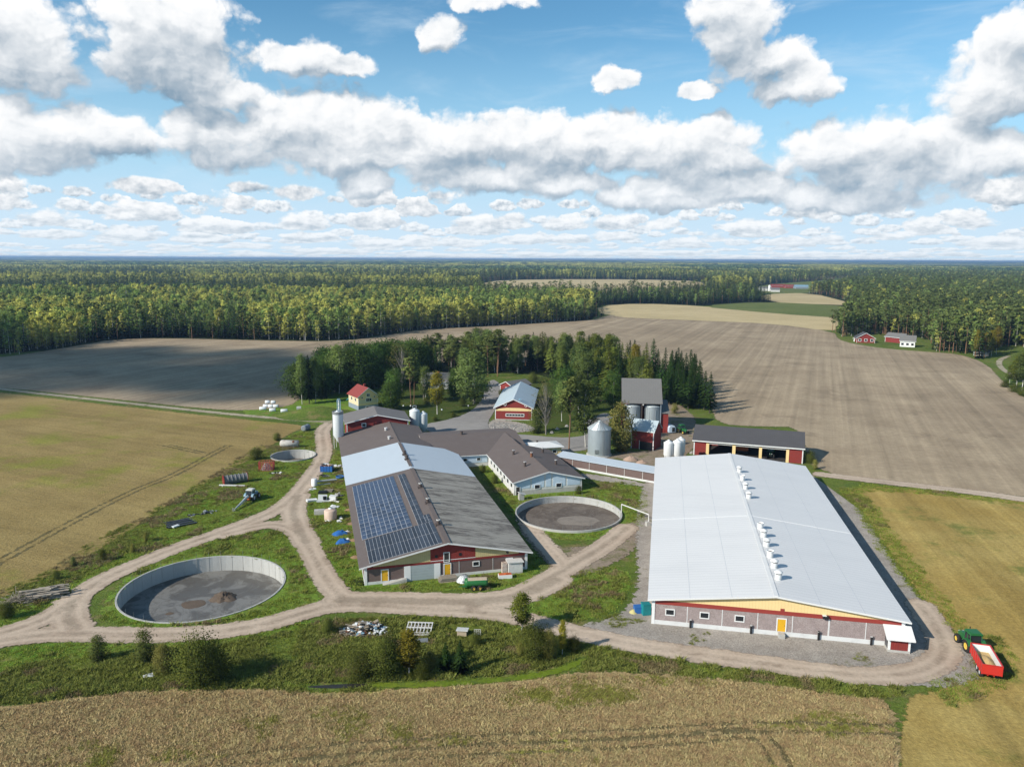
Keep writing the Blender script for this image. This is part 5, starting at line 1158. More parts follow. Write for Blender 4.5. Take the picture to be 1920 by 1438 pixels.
# ------------------------------------------------------------------ yard clutter, one thing each
def Z4(x, y): return 380+x*.1669, 760+y*.1669
def Z6(x, y): return 640+x*.2191, 960+y*.2191
def Z7(x, y): return x*.2191, 920+y*.2191
def Z5(x, y): return 540+x*.1669, 840+y*.1669
def boxpile(name, label, cat, p, parts, mat, part='piece', seed=0, group=None, rz=0):
    """loose heap: parts = (n, spread x, spread y, height, size range)"""
    R = random.Random(seed); t = thing(name, label, cat, p, rz, group); mats = mat if isinstance(mat, list) else [mat]
    n, sx_, sy_, h, s0, s1, fl = parts
    bs = [MB() for _ in mats]
    for i in range(n):
        a, q = R.random()*6.28, R.random()**.6; x, y = sx_*q*math.cos(a), sy_*q*math.sin(a); z = h*(1-q)*R.random()+.12
        d = (R.uniform(s0, s1), R.uniform(s0, s1)*fl, R.uniform(.08, .25)); bs[i % len(mats)].box((x, y, z), d, R.random()*3.1, 0, R.uniform(-.5, .5), R.uniform(-.4, .4))
    for b, mt in zip(bs, mats): b.build(part, mt, t)
    return t
def bale(label, px, py, rz, l=1.5, r=.65, mat=None, group=None, stack=0):
    p = G(px, py); m = MB(); m.lathe((0, 0, r*.92+stack), [(.001, -l/2), (r*.8, -l/2), (r, -l/2+.12), (r, l/2-.12), (r*.8, l/2), (.001, l/2)], 18, axis='X')
    o = m.build('wrapped_bale', mat or M_plast, loc=p, rz=rz, fix=True); return tag(o, label, 'bale', group)
def Z1(x, y): return 440+x*.2713, 600+y*.2713
gb = 'white wrapped bales by the track'
for i, (x, y, l, st, lb) in enumerate(((215, 605, 2.0, 0, 'back left of the white wrapped bales in the top stack'), (250, 606, 2.0, 0, 'middle white wrapped bale in the back stack'), (285, 606, 2.0, 0, 'back right white wrapped bale in the stack'),
        (228, 596, 1.8, 1.1, 'white wrapped bale lying on top of the back stack, to the left'), (268, 597, 1.8, 1.1, 'white wrapped bale lying on top of the back stack, to the right'), (195, 622, 2.6, 0, 'single white bale in front of the stack, leftmost'),
        (262, 632, 2.4, 0, 'single white bale in front of the stack, in the middle'), (342, 638, 2.6, 0, 'single white bale lying apart on the right of the stack'))):
    bale(lb, *Z1(x, y), rad(-5+i*3), l, .7, None, gb, st)
boxpile('plastic_scraps', 'flat scraps of white film lying right of the wrapped bales', 'scrap', G(*Z1(385, 658)), (9, 2.4, 1.0, .2, .5, 1.4, .5), M_plast, 'scrap', 3)
boxpile('plastic_scraps', 'lone white scrap in the grass below the mound', 'scrap', G(*Z1(527, 662)), (3, .8, .4, .1, .5, 1.0, .5), M_plast, 'scrap', 4)
p = G(*Z1(445, 628)); t = thing('water_tank', 'pale caged water tank on the grass between the bales and the mound', 'tank', p, .2)
m = MB(); m.box((0, 0, .95), (1.7, 1.5, 1.5)); m.build('bottle', M_offw, t); m = MB(); m.box((0, 0, .1), (1.8, 1.6, .18))
for z in (.5, 1.0, 1.5): m.box((0, -.78, z), (1.8, .04, .05)); m.box((0, .78, z), (1.8, .04, .05)); m.box((-.88, 0, z), (.04, 1.6, .05)); m.box((.88, 0, z), (.04, 1.6, .05))
m.build('cage', M_steel, t)
# two dark drainage drums beside the crop edge
p = G(*Z4(1160, 280)); t = thing('pipe_drum', 'dark ribbed plastic drum lying at the crop edge beside the upper road', 'drum', p, rad(75))
m = MB(); m.lathe((0, 0, 1.0), [(.001, -1.7), (.85, -1.7), (1.0, -1.55), (1.0, -.1), (.9, 0), (1.0, .1), (1.0, 1.55), (.85, 1.7), (.001, 1.7)], 22, axis='X'); m.build('shell', M_pl, t, fix=True)
m = MB(); m.tube((-1.74, 0, 1.0), (-1.69, 0, 1.0), .7, n=16); m.build('end_cap', M_steel, t)
p = G(*Z4(975, 468)); t = thing('storage_tank', 'rust streaked white cylinder tank lying behind the smallest round tank', 'tank', p, rad(-4))
m = MB(); m.lathe((0, 0, 1.15), [(.001, -3.0), (.7, -2.95), (1.1, -2.6), (1.15, -2.3), (1.15, 2.9), (.001, 3.0)], 22, axis='X'); m.build('shell', M_stained, t, fix=True) if 'M_stained' in globals() else m.build('shell', paint('stained_white', (0.58, 0.55, 0.50), 0.7, 0.5, 0.6, dcol=(0.20, 0.11, 0.07)), t, fix=True)
m = MB(); m.tube((1.6, -.75, 1.9), (1.7, -.95, 2.15), .35, n=12); m.build('hatch', M_rust, t)
m = MB(); m.box((-1.8, 0, .12), (.4, 2, .3)); m.box((1.8, 0, .12), (.4, 2, .3)); m.build('cradle', M_conc, t)
p = G(*Z4(720, 725)); t = thing('cage_crate', 'red steel lattice crate full of stones in the grass', 'crate', p, rad(8))
m = MB(); L_, D_, H_ = 4.0, 2.6, 2.5
for i in range(7):
    x = -L_/2+L_*i/6; m.tube((x, -D_/2, .1), (x, -D_/2, H_), .06, n=5); m.tube((x, D_/2, .1), (x, D_/2, H_), .06, n=5)
for i in range(5):
    y = -D_/2+D_*i/4; m.tube((-L_/2, y, .1), (-L_/2, y, H_), .06, n=5); m.tube((L_/2, y, .1), (L_/2, y, H_), .06, n=5)
for k in range(5):
    z = .1+(H_-.1)*k/4; m.path([(-L_/2, -D_/2, z), (L_/2, -D_/2, z), (L_/2, D_/2, z), (-L_/2, D_/2, z), (-L_/2, -D_/2, z)], .07, 5)
m.build('lattice', M_orange2, t) if 'M_orange2' in globals() else m.build('lattice', paint('faded_red_steel', (0.42, 0.075, 0.055), 0.6, 0.3, 2.0), t)
lump('stones', (0, 0, .1), 1.8, 1.15, 1.7, M_stone, t, 8, 20, .8, 5)
p = G(*Z4(370, 872)); t = thing('pipe_drum', 'big ribbed drum with rusty red ends lying in the weeds', 'drum', p, rad(32))
m = MB(); prof = [(1.25, -3.0)]
for k in range(6): x = -3.0+k; prof += [(1.25, x+.1), (1.12, x+.2), (1.12, x+.85), (1.25, x+.95)]
prof += [(1.25, 3.0)]
m.lathe((0, 0, 1.25), prof, 24, axis='X', smooth=False); m.build('shell', M_steel2, t, fix=True) if 'M_steel2' in globals() else m.build('shell', paint('dull_steel', (0.17, 0.175, 0.18), 0.6, 0.4, 1.0), t, fix=True)
for x in (-3.05, 3.05):
    m = MB(); m.lathe((x, 0, 1.25), [(1.35, -.08), (1.35, .08), (1.05, .08), (1.05, -.08), (1.35, -.08)], 24, axis='X')
    for k in range(6): a = math.pi*k/6; m.box((x, 0, 1.25), (.08, 2.3, .16), rx=a)
    m.build('end_flange', M_redband, t, fix=True)
p = G(*Z4(330, 912)); m = MB(); m.box((0, 0, .35), (7.0, .18, .3), .0); m.box((0, .5, .3), (6.6, .14, .2)); m.box((-2.5, .2, .15), (.2, 1.2, .25)); m.box((2.5, .2, .15), (.2, 1.2, .25)); tag(m.build('beam', M_offw, loc=p, rz=rad(-4)), 'long white steel beam lying in front of the red ended drum', 'beam')
boxpile('scrap_heap', 'dark scrap lying in tall weeds below the red lattice crate', 'scrap', G(*Z4(860, 765)), (14, 2.6, .9, .4, .4, 1.1, .5), [M_black, M_offw], 'scrap', 7)
# flat rack of black panels
p = G(*Z7(1540, 285)); t = thing('steel_grating', 'flat dark steel gratings lying on the grass beside the dirt road', 'grating', p, rad(38))
m = MB()
for k in range(3): m.box((0, -1.5+k*1.5, .25+.06*k), (6.5-.8*k, .9, .18), ry=.03)
m.build('grating', M_black, t); m = MB()
for y in (-2.0, -.75, .75, 2.0): m.box((.1, y, .42), (6.2, .1, .1))
m.build('rail', M_steel, t); m = MB(); m.box((-1.4, -1.9, .4), (1.6, .8, .25), .4); m.build('white_sheet', M_plast, t)
boxpile('scrap_heap', 'dark scrap line right of the steel gratings', 'scrap', G(*Z7(1755, 195)), (22, 3.4, .7, .5, .5, 1.3, .5), [M_black, M_steel], 'scrap', 9, rz=rad(30))
# blue skip with junk
p = G(*Z4(1388, 752)); t = thing('waste_skip', 'blue open container heaped with scrap beside the long cow barn', 'container', p, rad(2))
m = MB(); L_, D_, H_ = 3.4, 2.4, 1.7
m.bb(-L_/2, L_/2, 0, .1, .1, H_); m.bb(-L_/2, L_/2, D_-.1, D_, .1, H_); m.bb(-L_/2, -L_/2+.1, .1, D_-.1, .1, H_); m.bb(L_/2-.1, L_/2, .1, D_-.1, .1, H_); m.bb(-L_/2+.1, L_/2-.1, .1, D_-.1, .1, .2)
for i in range(5): x = -L_/2+.1+i*(L_-.2)/4; m.bb(x-.06, x+.06, -.08, -.004, .1, H_+.02)
m.build('container', M_blue, t)
R = random.Random(5)
bs = [MB() for _ in range(4)]
for i in range(46): bs[i % 4].box((R.uniform(-1.5, 1.5), R.uniform(.2, D_-.2), 1.2+R.random()*.9), (R.uniform(.3, 1.0), R.uniform(.15, .4), R.uniform(.1, .4)), R.random()*3, 0, R.random()-.5, R.random()-.5)
for b, mt in zip(bs, (M_plast, M_rust, M_black, M_woodl)): b.build('scrap', mt, t)
boxpile('sheet_pile', 'crumpled pale sheets in the grass right of the blue container', 'sheet', G(*Z4(1530, 690)), (16, 1.9, 1.2, .6, .6, 1.5, .7), [M_conc, M_plast], 'sheet', 11)
lump('sand_bag', (*G(*Z4(1552, 728)).xy, 0), 1.4, .7, .35, paint('cream_film', (0.66, 0.60, 0.44), 0.6, 0.2, 1.0), None, 12); tag(C.objects[-1], 'low cream coloured sack in the grass below the crumpled sheets', 'sack')
p = G(*Z4(1542, 815)); m = MB(); m.lathe((0, 0, 0), [(.001, .1), (1.0, .1), (1.15, .55), (1.05, .55), (.95, .2), (.001, .2)], 18); tag(m.build('water_trough', M_blue, loc=p), 'round blue trough in the grass left of the cow barn', 'trough')
p = G(*Z4(1255, 905)); t = thing('pipe_stand', 'upright white cylinder with a long grey pipe resting on it', 'pipe', p, rad(18))
m = MB(); m.lathe((0, 0, 0), [(.75, 0), (.75, 1.9), (.6, 2.0), (.001, 2.0)], 20); m.build('cylinder', M_white, t)
m = MB(); m.tube((.2, .6, 1.0), (6.0, 1.4, .9), .25, n=10); m.tube((.6, -.2, .3), (4.2, .2, .25), .12, n=8); m.build('pipe', M_galvr, t)
boxpile('scrap_heap', 'tangle of bent steel rods behind the grey pipe', 'scrap', G(*Z4(1350, 800)), (16, 2.0, .8, .7, .5, 1.6, .1), [M_steel, M_black], 'rod', 13)
boxpile('plastic_scraps', 'small white scraps left of the pallets on the grass', 'scrap', G(*Z4(1235, 945)), (8, 1.1, .8, .3, .3, .8, .7), M_plast, 'scrap', 14)
def pallet(label, p, rz, mat=None, s=1.0, group=None, n=7, l=1.6, w=1.2, legs=True):
    t = thing('pallet', label, 'pallet', p, rz, group); m = MB()
    for i in range(n): m.box((-l/2+l*(i+.5)/n, 0, .34), (l/n*.72, w, .06))
    m.build('deck', mat or M_wood, t); m = MB()
    for y in (-w/2+.1, 0, w/2-.1): m.box((0, y, .18), (l, .12, .24))
    m.build('bearer', mat or M_wood, t); t.scale = (s, s, s); return t
pallet('dark pallet standing left of a grey one above the white scrap machinery', G(*Z4(1350, 985)), .1, M_black, 1.4, 'pallets on the grass'); pallet('weathered grey pallet right of the dark one on the grass', G(*Z4(1415, 970)), .0, M_wood, 1.4, 'pallets on the grass')
p = G(*Z4(1345, 1075)); t = thing('scrap_machine', 'white dismantled machinery panels lying on the grass beside the cow barn', 'scrap', p, .1)
for i, (x, y, l, w, h, r) in enumerate(((0, .6, 2.2, 1.6, 1.3, .1), (2.6, .4, 1.7, 1.3, 1.2, -.2), (-2.6, 0, 2.6, 1.1, .5, .5), (3.0, -.8, 2.6, .4, .3, -.3), (.4, -.8, 3.4, .5, .35, .15))):
    m = MB(); m.box((x, y, h/2+.05), (l, w, h), r, 0, .1*(i % 3-1), .08); m.build('panel', M_white if i != 4 else M_plast, t)
m = MB(); m.box((.6, -.3, .9), (.7, .4, .8), .4); m.box((1.5, .2, .5), (.4, .9, .7)); m.build('motor', M_black, t)
boxpile('sheet_pile', 'grey bundle of crumpled netting right of the white machinery', 'sheet', G(*Z4(1525, 1020)), (20, 1.3, 1.2, 1.0, .4, 1.1, .5), [M_steel, M_conc], 'sheet', 15)
p = G(*Z4(1438, 1275)); t = thing('round_tank', 'squat pinkish white round tank standing in the grass', 'tank', p)
m = MB(); m.lathe((0, 0, 0), [(1.45, 0), (1.45, 2.1), (1.3, 2.25), (.5, 2.5), (.001, 2.5)], 24); m.build('shell', paint('pinkish_plastic', (0.62, 0.47, 0.38), 0.5, 0.2, 0.8), t); m = MB(); m.lathe((0, 0, 2.42), [(.45, 0), (.45, .25), (.001, .25)], 14); m.build('lid', M_white, t)
p = G(*Z4(1315, 1222)); m = MB(); m.box((0, .2, .5), (2.6, 1.6, 1.0), .2); m.box((.3, .2, 1.06), (1.6, 1.0, .12), .3); tag(m.build('concrete_block', M_conc, loc=p), 'concrete slab block left of the pinkish round tank', 'block')
boxpile('plastic_scraps', 'white canisters lying behind the pinkish round tank', 'scrap', G(*Z4(1470, 1145)), (7, 1.1, .8, .7, .6, 1.0, .8), M_plast, 'canister', 16)
for i, (x, y, lb) in enumerate(((1540, 1275, 'white foam block right of the pinkish round tank'), (1530, 1310, 'broken white foam pieces below the single foam block'), (1415, 1305, 'two small white foam pieces below the pinkish tank'))):
    boxpile('foam_block', lb, 'block', G(*Z4(x, y)), (2 if i == 0 else 4, .6, .4, .4, .6, 1.0, .7), M_white, 'block', 20+i)
for i, (x, y, lb) in enumerate(((595, 965, 'blue tarpaulin bundle in the grass, the upper of two'), (615, 1058, 'blue tarpaulin bundle in the grass, the lower of two'))):
    p = G(*Z5(x, y)); t = thing('tarpaulin', lb, 'tarpaulin', p, .2+.3*i, 'blue tarpaulins'); lump('sheet', (0, 0, 0), 1.8, 1.2, .8, M_blue, t, 30+i, 16, .9, 4); lump('white_fold', (1.3, .6, 0), .8, .8, .5, M_plast, t, 33+i, 12, .8, 3)
for i, (x, y) in enumerate(((690, 700), (715, 855), (760, 1230), (745, 1040))):
    o = lump('soil_heap', (*G(*Z5(x, y)).xy, 0), 1.4, .8, .5, M_mudm if 'M_mudm' in globals() else paint('brown_earth%d' % i, (0.26, 0.17, 0.10), 0.95, 0.3, 1.0), None, 40+i); tag(o, 'low heap of brown earth along the foot of the cow barn wall', 'soil heap', 'earth heaps by the barn wall')
# by the cow barn front
p = G(*Z6(1045, 605)); t = thing('covered_heap', 'silvery tarpaulin covered dome heap by the yellow barn door', 'heap', p); lump('cover', (0, .8, 0), 1.5, 1.3, 1.35, M_plast, t, 50, 22, .15, 6)
m = MB()
for k in range(6): a = k*math.pi/6; m.path([(1.52*math.cos(a)*math.cos(b), .8+1.32*math.sin(a)*math.cos(b), 1.38*math.sin(b)) for b in (0.05, .5, 1.0, 1.57, 2.1, 2.6, 3.1)], .035, 5)
m.build('rope', M_steel, t)
p = G(*Z6(920, 605)); t = thing('timber_stack', 'low stack of dark weathered boards left of the silvery covered heap', 'timber', p, FB.rz)
m = MB()
for i in range(4):
    for k in range(3): m.box((.06*k, .4+i*.45, .15+k*.28), (3.6-.3*k, .36, .18), .03*(k-1))
m.build('boards', M_wood, t); m = MB(); m.box((.2, .3, .05), (3.6, .3, .1)); m.build('bearer', M_woodl, t)
p = G(*Z6(1493, 530)); t = thing('shed_box', 'white box hut with a pale roof against the cow barn wall', 'hut', p, FB.rz)
m = MB(); m.bb(-1.4, 1.4, .1, 2.0, .3, 2.3); m.build('wall', M_offw, t); m = MB(); m.box((0, 1.05, 2.4), (3.2, 2.4, .16), ry=.03); m.build('roof', M_offw, t); m = MB(); m.bb(-1.4, 1.4, .1, 2.0, 0, .28); m.build('base', M_conc, t)
p = G(*Z6(1400, 530)); m = MB(); m.box((0, .5, 1.1), (1.0, .9, 2.2)); m.box((0, .04, 1.2), (.7, .03, 1.4)); tag(m.build('rusty_tank', paint('rust_streaked_white', (0.55, 0.48, 0.42), 0.7, 0.7, 1.6, dcol=(0.22, 0.10, 0.06)), loc=p, rz=FB.rz), 'narrow rust streaked white cabinet left of the white box hut', 'cabinet')
p = G(*Z6(1405, 572)); t = thing('crate', 'low white crate holding orange items in front of the white box hut', 'crate', p, FB.rz-.1)
m = MB(); m.bb(-1.3, 1.3, 0, 1.1, .05, .75); m.build('bin', M_white, t); m = MB(); m.bb(-1.2, 1.2, .1, 1.0, .76, .84); m.box((.3, .5, .9), (.8, .5, .15), .4); m.build('contents', M_orange, t)
p = G(*Z6(460, 618)); m = MB(); m.prism([(-2.4, 0), (2.2, 0), (2.2, .75), (1.4, .75)], 0, 1.2, 'y'); tag(m.build('concrete_ramp', M_conc, loc=p, rz=FB.rz, fix=True), 'grey concrete ramp at the yellow door beside the roller door', 'ramp')
# teal and blue bins at the white barn corner
p = G(1160+262*.2191, 1050+478*.2191); t = thing('rubbish_bin', 'teal plastic bin leaning at the left corner of the white barn', 'bin', (p.x-.5, p.y+.6, 0), .2); m = MB(); m.bb(-.7, .7, -.6, .6, .1, 1.9); m.build('body', M_teal, t); m = MB(); m.box((0, 0, 1.98), (1.5, 1.3, .14), ry=.06); m.build('lid', M_teal, t)
p = G(1160+200*.2191, 1050+462*.2191); t = thing('rubbish_bin', 'low blue bin left of the teal one', 'bin', (p.x, p.y+.7, 0), .1); m = MB(); m.bb(-1.3, 1.2, -.6, .6, .1, 1.1); m.build('body', M_blue, t); m = MB(); m.box((0, 0, 1.16), (2.6, 1.3, .12)); m.build('lid', M_blue, t)
lump('earth_bag', (*G(1160+128*.2191, 1050+452*.2191).xy, 0), .8, .7, .7, paint('yellowish_sack', (0.50, 0.45, 0.20), 0.8, 0.2, 1.0), None, 55); tag(C.objects[-1], 'yellowish sack left of the blue bin', 'sack')
# slurry pipe from the middle tank
a, b, c = G(1165, 965, 0), G(1216, 985, 0), 0
t = thing('slurry_pipe', 'thin white overhead pipe from the middle round tank to the white barn', 'pipe', (a.x, a.y, 0)); d = b-a
m = MB(); m.path([(0, 0, 0), (0, 0, 2.6), (d.x, d.y, 2.6), (d.x, d.y, .3)], .13, 8); m.build('pipe', M_offw, t); m = MB(); m.box((d.x-.2, d.y-.3, .5), (1.0, .9, 1.0), .3); m.build('pump', M_conc, t)
p = G(978, 938); t = thing('pump_house', 'small pale pump housing with a tilted lid at the left rim of the middle tank', 'pump', p, .3); m = MB(); m.box((0, .4, .8), (1.3, 1.1, 1.6)); m.build('body', M_conc, t); m = MB(); m.box((.2, .4, 1.7), (1.9, 1.5, .1), ry=.3); m.build('lid', M_offw, t)
o = lump('sand_heap', (*G(1182, 863).xy, 0), 2.4, 1.4, 1.4, M_sand, None, 60); tag(o, 'pinkish sand heap, left of two beside the covered passage', 'heap', 'sand heaps')
o = lump('sand_heap', (*G(1203, 868).xy, 0), 2.0, 1.2, .9, M_sand, None, 61); tag(o, 'pinkish sand heap, lower and right of two beside the covered passage', 'heap', 'sand heaps')
# stones by the workshop
R = random.Random(4); 
tt = MB()
P_ = pxpoly([(914, 796), (932, 790), (990, 798), (1008, 808), (965, 812), (922, 811)], 1)
k = 0
while k < 260:
    x, y = R.uniform(P_[:, 0].min(), P_[:, 0].max()), R.uniform(P_[:, 1].min(), P_[:, 1].max())
    if sd_poly(np.array([x]), np.array([y]), P_)[0] < .3: continue
    k += 1; s_ = R.uniform(.2, .55); tt.box((x, y, s_*.25), (s_, s_*R.uniform(.7, 1.2), s_*.7), R.random()*3, 0, R.random()-.5, R.random()-.5)
tag(tt.build('stone_bank', M_stone), kind='stuff')
# things on the foreground bank
def rubbish():
    p = G(684, 1186); t = thing('rubbish_heap', 'heap of broken boards and white rubbish beside the dirt road', 'heap', p); R = random.Random(9)
    M_ = [M_woodl, M_wood, M_plast, M_black, M_blueg, M_rust]; nm = ['board', 'old_board', 'white_rubbish', 'dark_rubbish', 'blue_rubbish', 'rusty_scrap']; bs = [MB() for _ in M_]
    for i in range(300):
        a, q = R.random()*6.28, R.random()**.55; x, y = 3.9*q*math.cos(a), 2.0*q*math.sin(a)+.6; z = 1.5*(1-q**1.5)*R.random()+.1
        j = R.choice((0, 1, 2, 2, 3, 3, 4, 5)); L_ = R.uniform(.9, 2.6) if j < 2 else R.uniform(.2, .8)
        if j < 2 and x > 1.2: j = 2; L_ = .6
        bs[j].box((x, y, z), (L_, R.uniform(.12, .3) if j < 2 else L_*.7, R.uniform(.05, .2)), R.uniform(.1, .9) if j < 2 else R.random()*3, 0, R.uniform(-.4, .4), R.uniform(-.3, .3))
    for b, mt, n in zip(bs, M_, nm): b.build(n, mt, t)
rubbish()
p = G(*Z6(655, 1055)); t = thing('slatted_rack', 'white slatted rack lying on the weedy bank', 'rack', p, -.05)
m = MB()
for k in range(3): m.box((0, .3+k*1.25, .35+k*.25), (4.2, .16, .16))
for k in range(8): m.box((-2.0+k*.57, 1.5, .6), (.14, 2.7, .12), rx=.2)
m.box((-.1, -.15, .28), (4.0, .5, .08)); m.build('slats', M_offw, t); m = MB(); m.box((0, 1.5, .2), (3.8, 2.4, .08), rx=.2); m.build('base', M_wood, t)
p = G(*Z6(690, 1112)); m = MB(); m.box((0, 0, .3), (1.9, .9, .1), .1, 0, .25); tag(m.build('metal_sheet', M_steel, loc=p), 'small grey metal sheet in the weeds below the slatted rack', 'sheet')
p = G(*Z6(1030, 1068)); t = thing('bee_hive', 'pale wooden box with a slanted white lid on the weedy bank', 'box', p, -.1)
m = MB(); m.bb(-.75, .75, 0, 1.2, .1, .9); m.build('body', M_woodl, t); m = MB(); m.box((.05, .55, 1.05), (1.9, 1.6, .12), rx=-.15); m.build('lid', M_offw, t)
p = G(*Z6(1165, 1062)); t = thing('wire_frame', 'small upright white lattice frame right of the wooden box', 'frame', p); m = MB()
for k in range(4): m.box((-.5+k*.33, 0, .6), (.07, .07, 1.2))
for k in range(4): m.box((0, 0, .1+k*.36), (1.1, .07, .07))
m.build('lattice', M_offw, t)
o = boxpile('plastic_scraps', 'lone white sheet of litter under the yellow bush at the bottom left', 'scrap', G(281, 1268), (2, .4, .3, .2, .9, 1.4, .7), M_plast, 'scrap', 66)
# log and branch pile on the left
def logs():
    p = G(76, 1122); t = thing('log_pile', 'grey pile of logs and branches beside the left dirt road', 'log pile', p, rad(24)); R = random.Random(3); a, b = MB(), MB()
    for i in range(60):
        y = R.uniform(-1.3, 1.3); z = .2+R.random()*(2.3-abs(y)*1.1); l = R.uniform(2.2, 5.5); x = R.uniform(-1.2, 2.5); an = R.uniform(-.25, .25)
        a.tube((x-l/2*math.cos(an), y-l/2*math.sin(an), z), (x+l/2*math.cos(an), y+l/2*math.sin(an), z+R.uniform(-.2, .2)), R.uniform(.08, .17), n=7)
    for i in range(220):
        x, y = R.gauss(-2.8, 1.6), R.gauss(-.4, .9); z = R.random()*1.7*max(.2, 1-abs(x+2.8)/4); an, ti = R.random()*3.1, R.uniform(-.6, .6); l = R.uniform(.8, 2.2)
        b.tube((x, y, z), (x+l*math.cos(an), y+l*math.sin(an), max(.05, z+l*math.sin(ti)*.6)), .035, n=4)
    a.build('log', paint('bleached_log', (0.40, 0.35, 0.29), 0.9, 0.5, 1.2), t); b.build('branch', M_wood, t)
logs()
# garden lamps and poles
for (x, y, lb) in ((1615, 640, 'garden lamp by the curved drive, rightmost'), (1432, 668, 'garden lamp in front of the autumn birch'), (1217, 640, 'garden lamp behind the red barn, right of two'), (1167, 640, 'garden lamp behind the red barn, left of two'), (60+1548, 640, None)):
    if not lb: continue
    p = G(*Z1(x, y)); t = thing('garden_lamp', lb, 'lamp', p, 0, 'white globe garden lamps'); m = MB(); m.tube((0, 0, 0), (0, 0, 2.5), .06, n=6); m.build('post', M_black, t); m = MB(); m.lathe((0, 0, 2.75), [(.001, -.3), (.2, -.25), (.32, 0), (.2, .25), (.001, .3)], 12); m.build('globe', M_white, t)
for (x, y, h, lb) in ((1305, 560, 11, 'wooden utility pole in front of the farmhouse'), (615, 540, 8, 'bare wooden pole at the left edge of the farm wood')):
    p = G(*Z1(x, y)); t = thing('utility_pole', lb, 'pole', p, 0, 'wooden poles'); m = MB(); m.tube((0, 0, 0), (0, 0, h), .16, .11, n=8); m.build('pole', M_wood, t); m = MB(); m.box((0, 0, h-.5), (1.4, .12, .14)); m.build('crossarm', M_wood, t)
o = boxpile('blue_cover', 'teal blue pool cover on the mound beside the yellow house', 'cover', G(*Z1(800, 545), 2.2), (6, 1.8, 1.2, .1, 1.0, 2.4, .8), M_teal2 if 'M_teal2' in globals() else paint('teal_film', (0.06, 0.30, 0.36), 0.5, 0.2, 1.0), 'cover', 71)
o = boxpile('red_machine', 'faded pink red farm implement on the grass at the edge of the wood', 'farm machine', G(1129, 752), (9, 1.7, .9, .8, .6, 1.6, .4), paint('faded_pink_red', (0.46, 0.14, 0.12), 0.6, 0.2, 1.0), 'frame', 72)
for i, (px, py) in enumerate(((1045, 805), (1063, 800), (1035, 812), (1297, 850), (1302, 848))):
    o = lump('boulder', (*G(px, py).xy, 0), .9, .7, .8, M_stone, None, 80+i, 12, .4, 4); tag(o, 'grey boulder among the yard trees' if i < 3 else 'grey stone at the left wall of the machine shed', 'boulder', 'boulders in the yard' if i < 3 else 'stones by the machine shed')
# ------------------------------------------------------------------ vegetation
L_spruce = island('spruce_needles', [(0.020, 0.043, 0.013), (0.035, 0.069, 0.018), (0.060, 0.098, 0.022)], trans=0.15, out=0.65)
L_spruce2 = island('young_spruce_needles', [(0.092, 0.126, 0.024), (0.164, 0.200, 0.037), (0.245, 0.264, 0.053)], trans=0.2, out=0.65)
L_birch = island('birch_leaves', [(0.096, 0.136, 0.022), (0.176, 0.216, 0.035), (0.272, 0.280, 0.056)], trans=0.35, out=0.65)
L_birchy = island('autumn_birch_leaves', [(0.168, 0.154, 0.022), (0.280, 0.238, 0.035), (0.378, 0.294, 0.049)], trans=0.35, out=0.65)
L_birchg = island('green_birch_leaves', [(0.090, 0.143, 0.041), (0.166, 0.227, 0.060), (0.269, 0.312, 0.100)], trans=0.3, out=0.65)
L_pine = island('pine_needles', [(0.073, 0.104, 0.030), (0.135, 0.169, 0.047), (0.219, 0.232, 0.069)], trans=0.15, out=0.65)
L_dark = island('dark_leaves', [(0.040, 0.085, 0.022), (0.080, 0.138, 0.030), (0.127, 0.192, 0.042)], trans=0.25, out=0.65)
L_bush = island('bush_leaves', [(0.053, 0.075, 0.020), (0.102, 0.122, 0.026), (0.174, 0.175, 0.039)], trans=0.25, out=0.65)
L_rust = island('rusty_leaves', [(0.128, 0.139, 0.041), (0.222, 0.217, 0.060), (0.328, 0.276, 0.075)], trans=0.3, out=0.65)
T_birch = paint('birch_bark', (0.56, 0.54, 0.50), 0.9, 0.6, 2.5, dcol=(0.06, 0.055, 0.05))
T_pine = paint('pine_bark', (0.24, 0.135, 0.080), 0.95, 0.4, 1.2)
T_dark = paint('dark_bark', (0.085, 0.066, 0.050), 0.95, 0.4, 1.5)
T_grey = paint('grey_bark', (0.24, 0.22, 0.19), 0.95, 0.4, 1.5)
def np_mesh(name, V, F, mats, mi=None):
    """V: (n,3), F: list of (k,4) or (k,3) index arrays"""
    me = bpy.data.meshes.new(name); V = np.asarray(V, np.float32)
    lens = []; idx = []
    for f in F: lens.append(np.full(len(f), f.shape[1], np.int32)); idx.append(f.ravel())
    lens = np.concatenate(lens); idx = np.concatenate(idx).astype(np.int32)
    me.vertices.add(len(V)); me.vertices.foreach_set('co', V.ravel())
    me.loops.add(len(idx)); me.loops.foreach_set('vertex_index', idx)
    me.polygons.add(len(lens)); me.polygons.foreach_set('loop_start', np.concatenate([[0], np.cumsum(lens)[:-1]]).astype(np.int32))
    for m in mats: me.materials.append(m)
    if mi is not None: me.polygons.foreach_set('material_index', np.asarray(mi, np.int32))
    if len(V) > 40:
        c = V[:, :2].mean(0); z0, z1 = np.percentile(V[:, 2], (5, 97)); o = np.stack([V[:, 0]-c[0], V[:, 1]-c[1], (V[:, 2]-(z0*.6+z1*.4))*.55], 1); o /= np.linalg.norm(o, axis=1)[:, None]+1e-6; o[:, 2] += .25; o /= np.linalg.norm(o, axis=1)[:, None]+1e-6
        at = me.attributes.new('o', 'FLOAT_VECTOR', 'POINT'); at.data.foreach_set('vector', o.astype(np.float32).ravel())
    me.update(calc_edges=True); return me
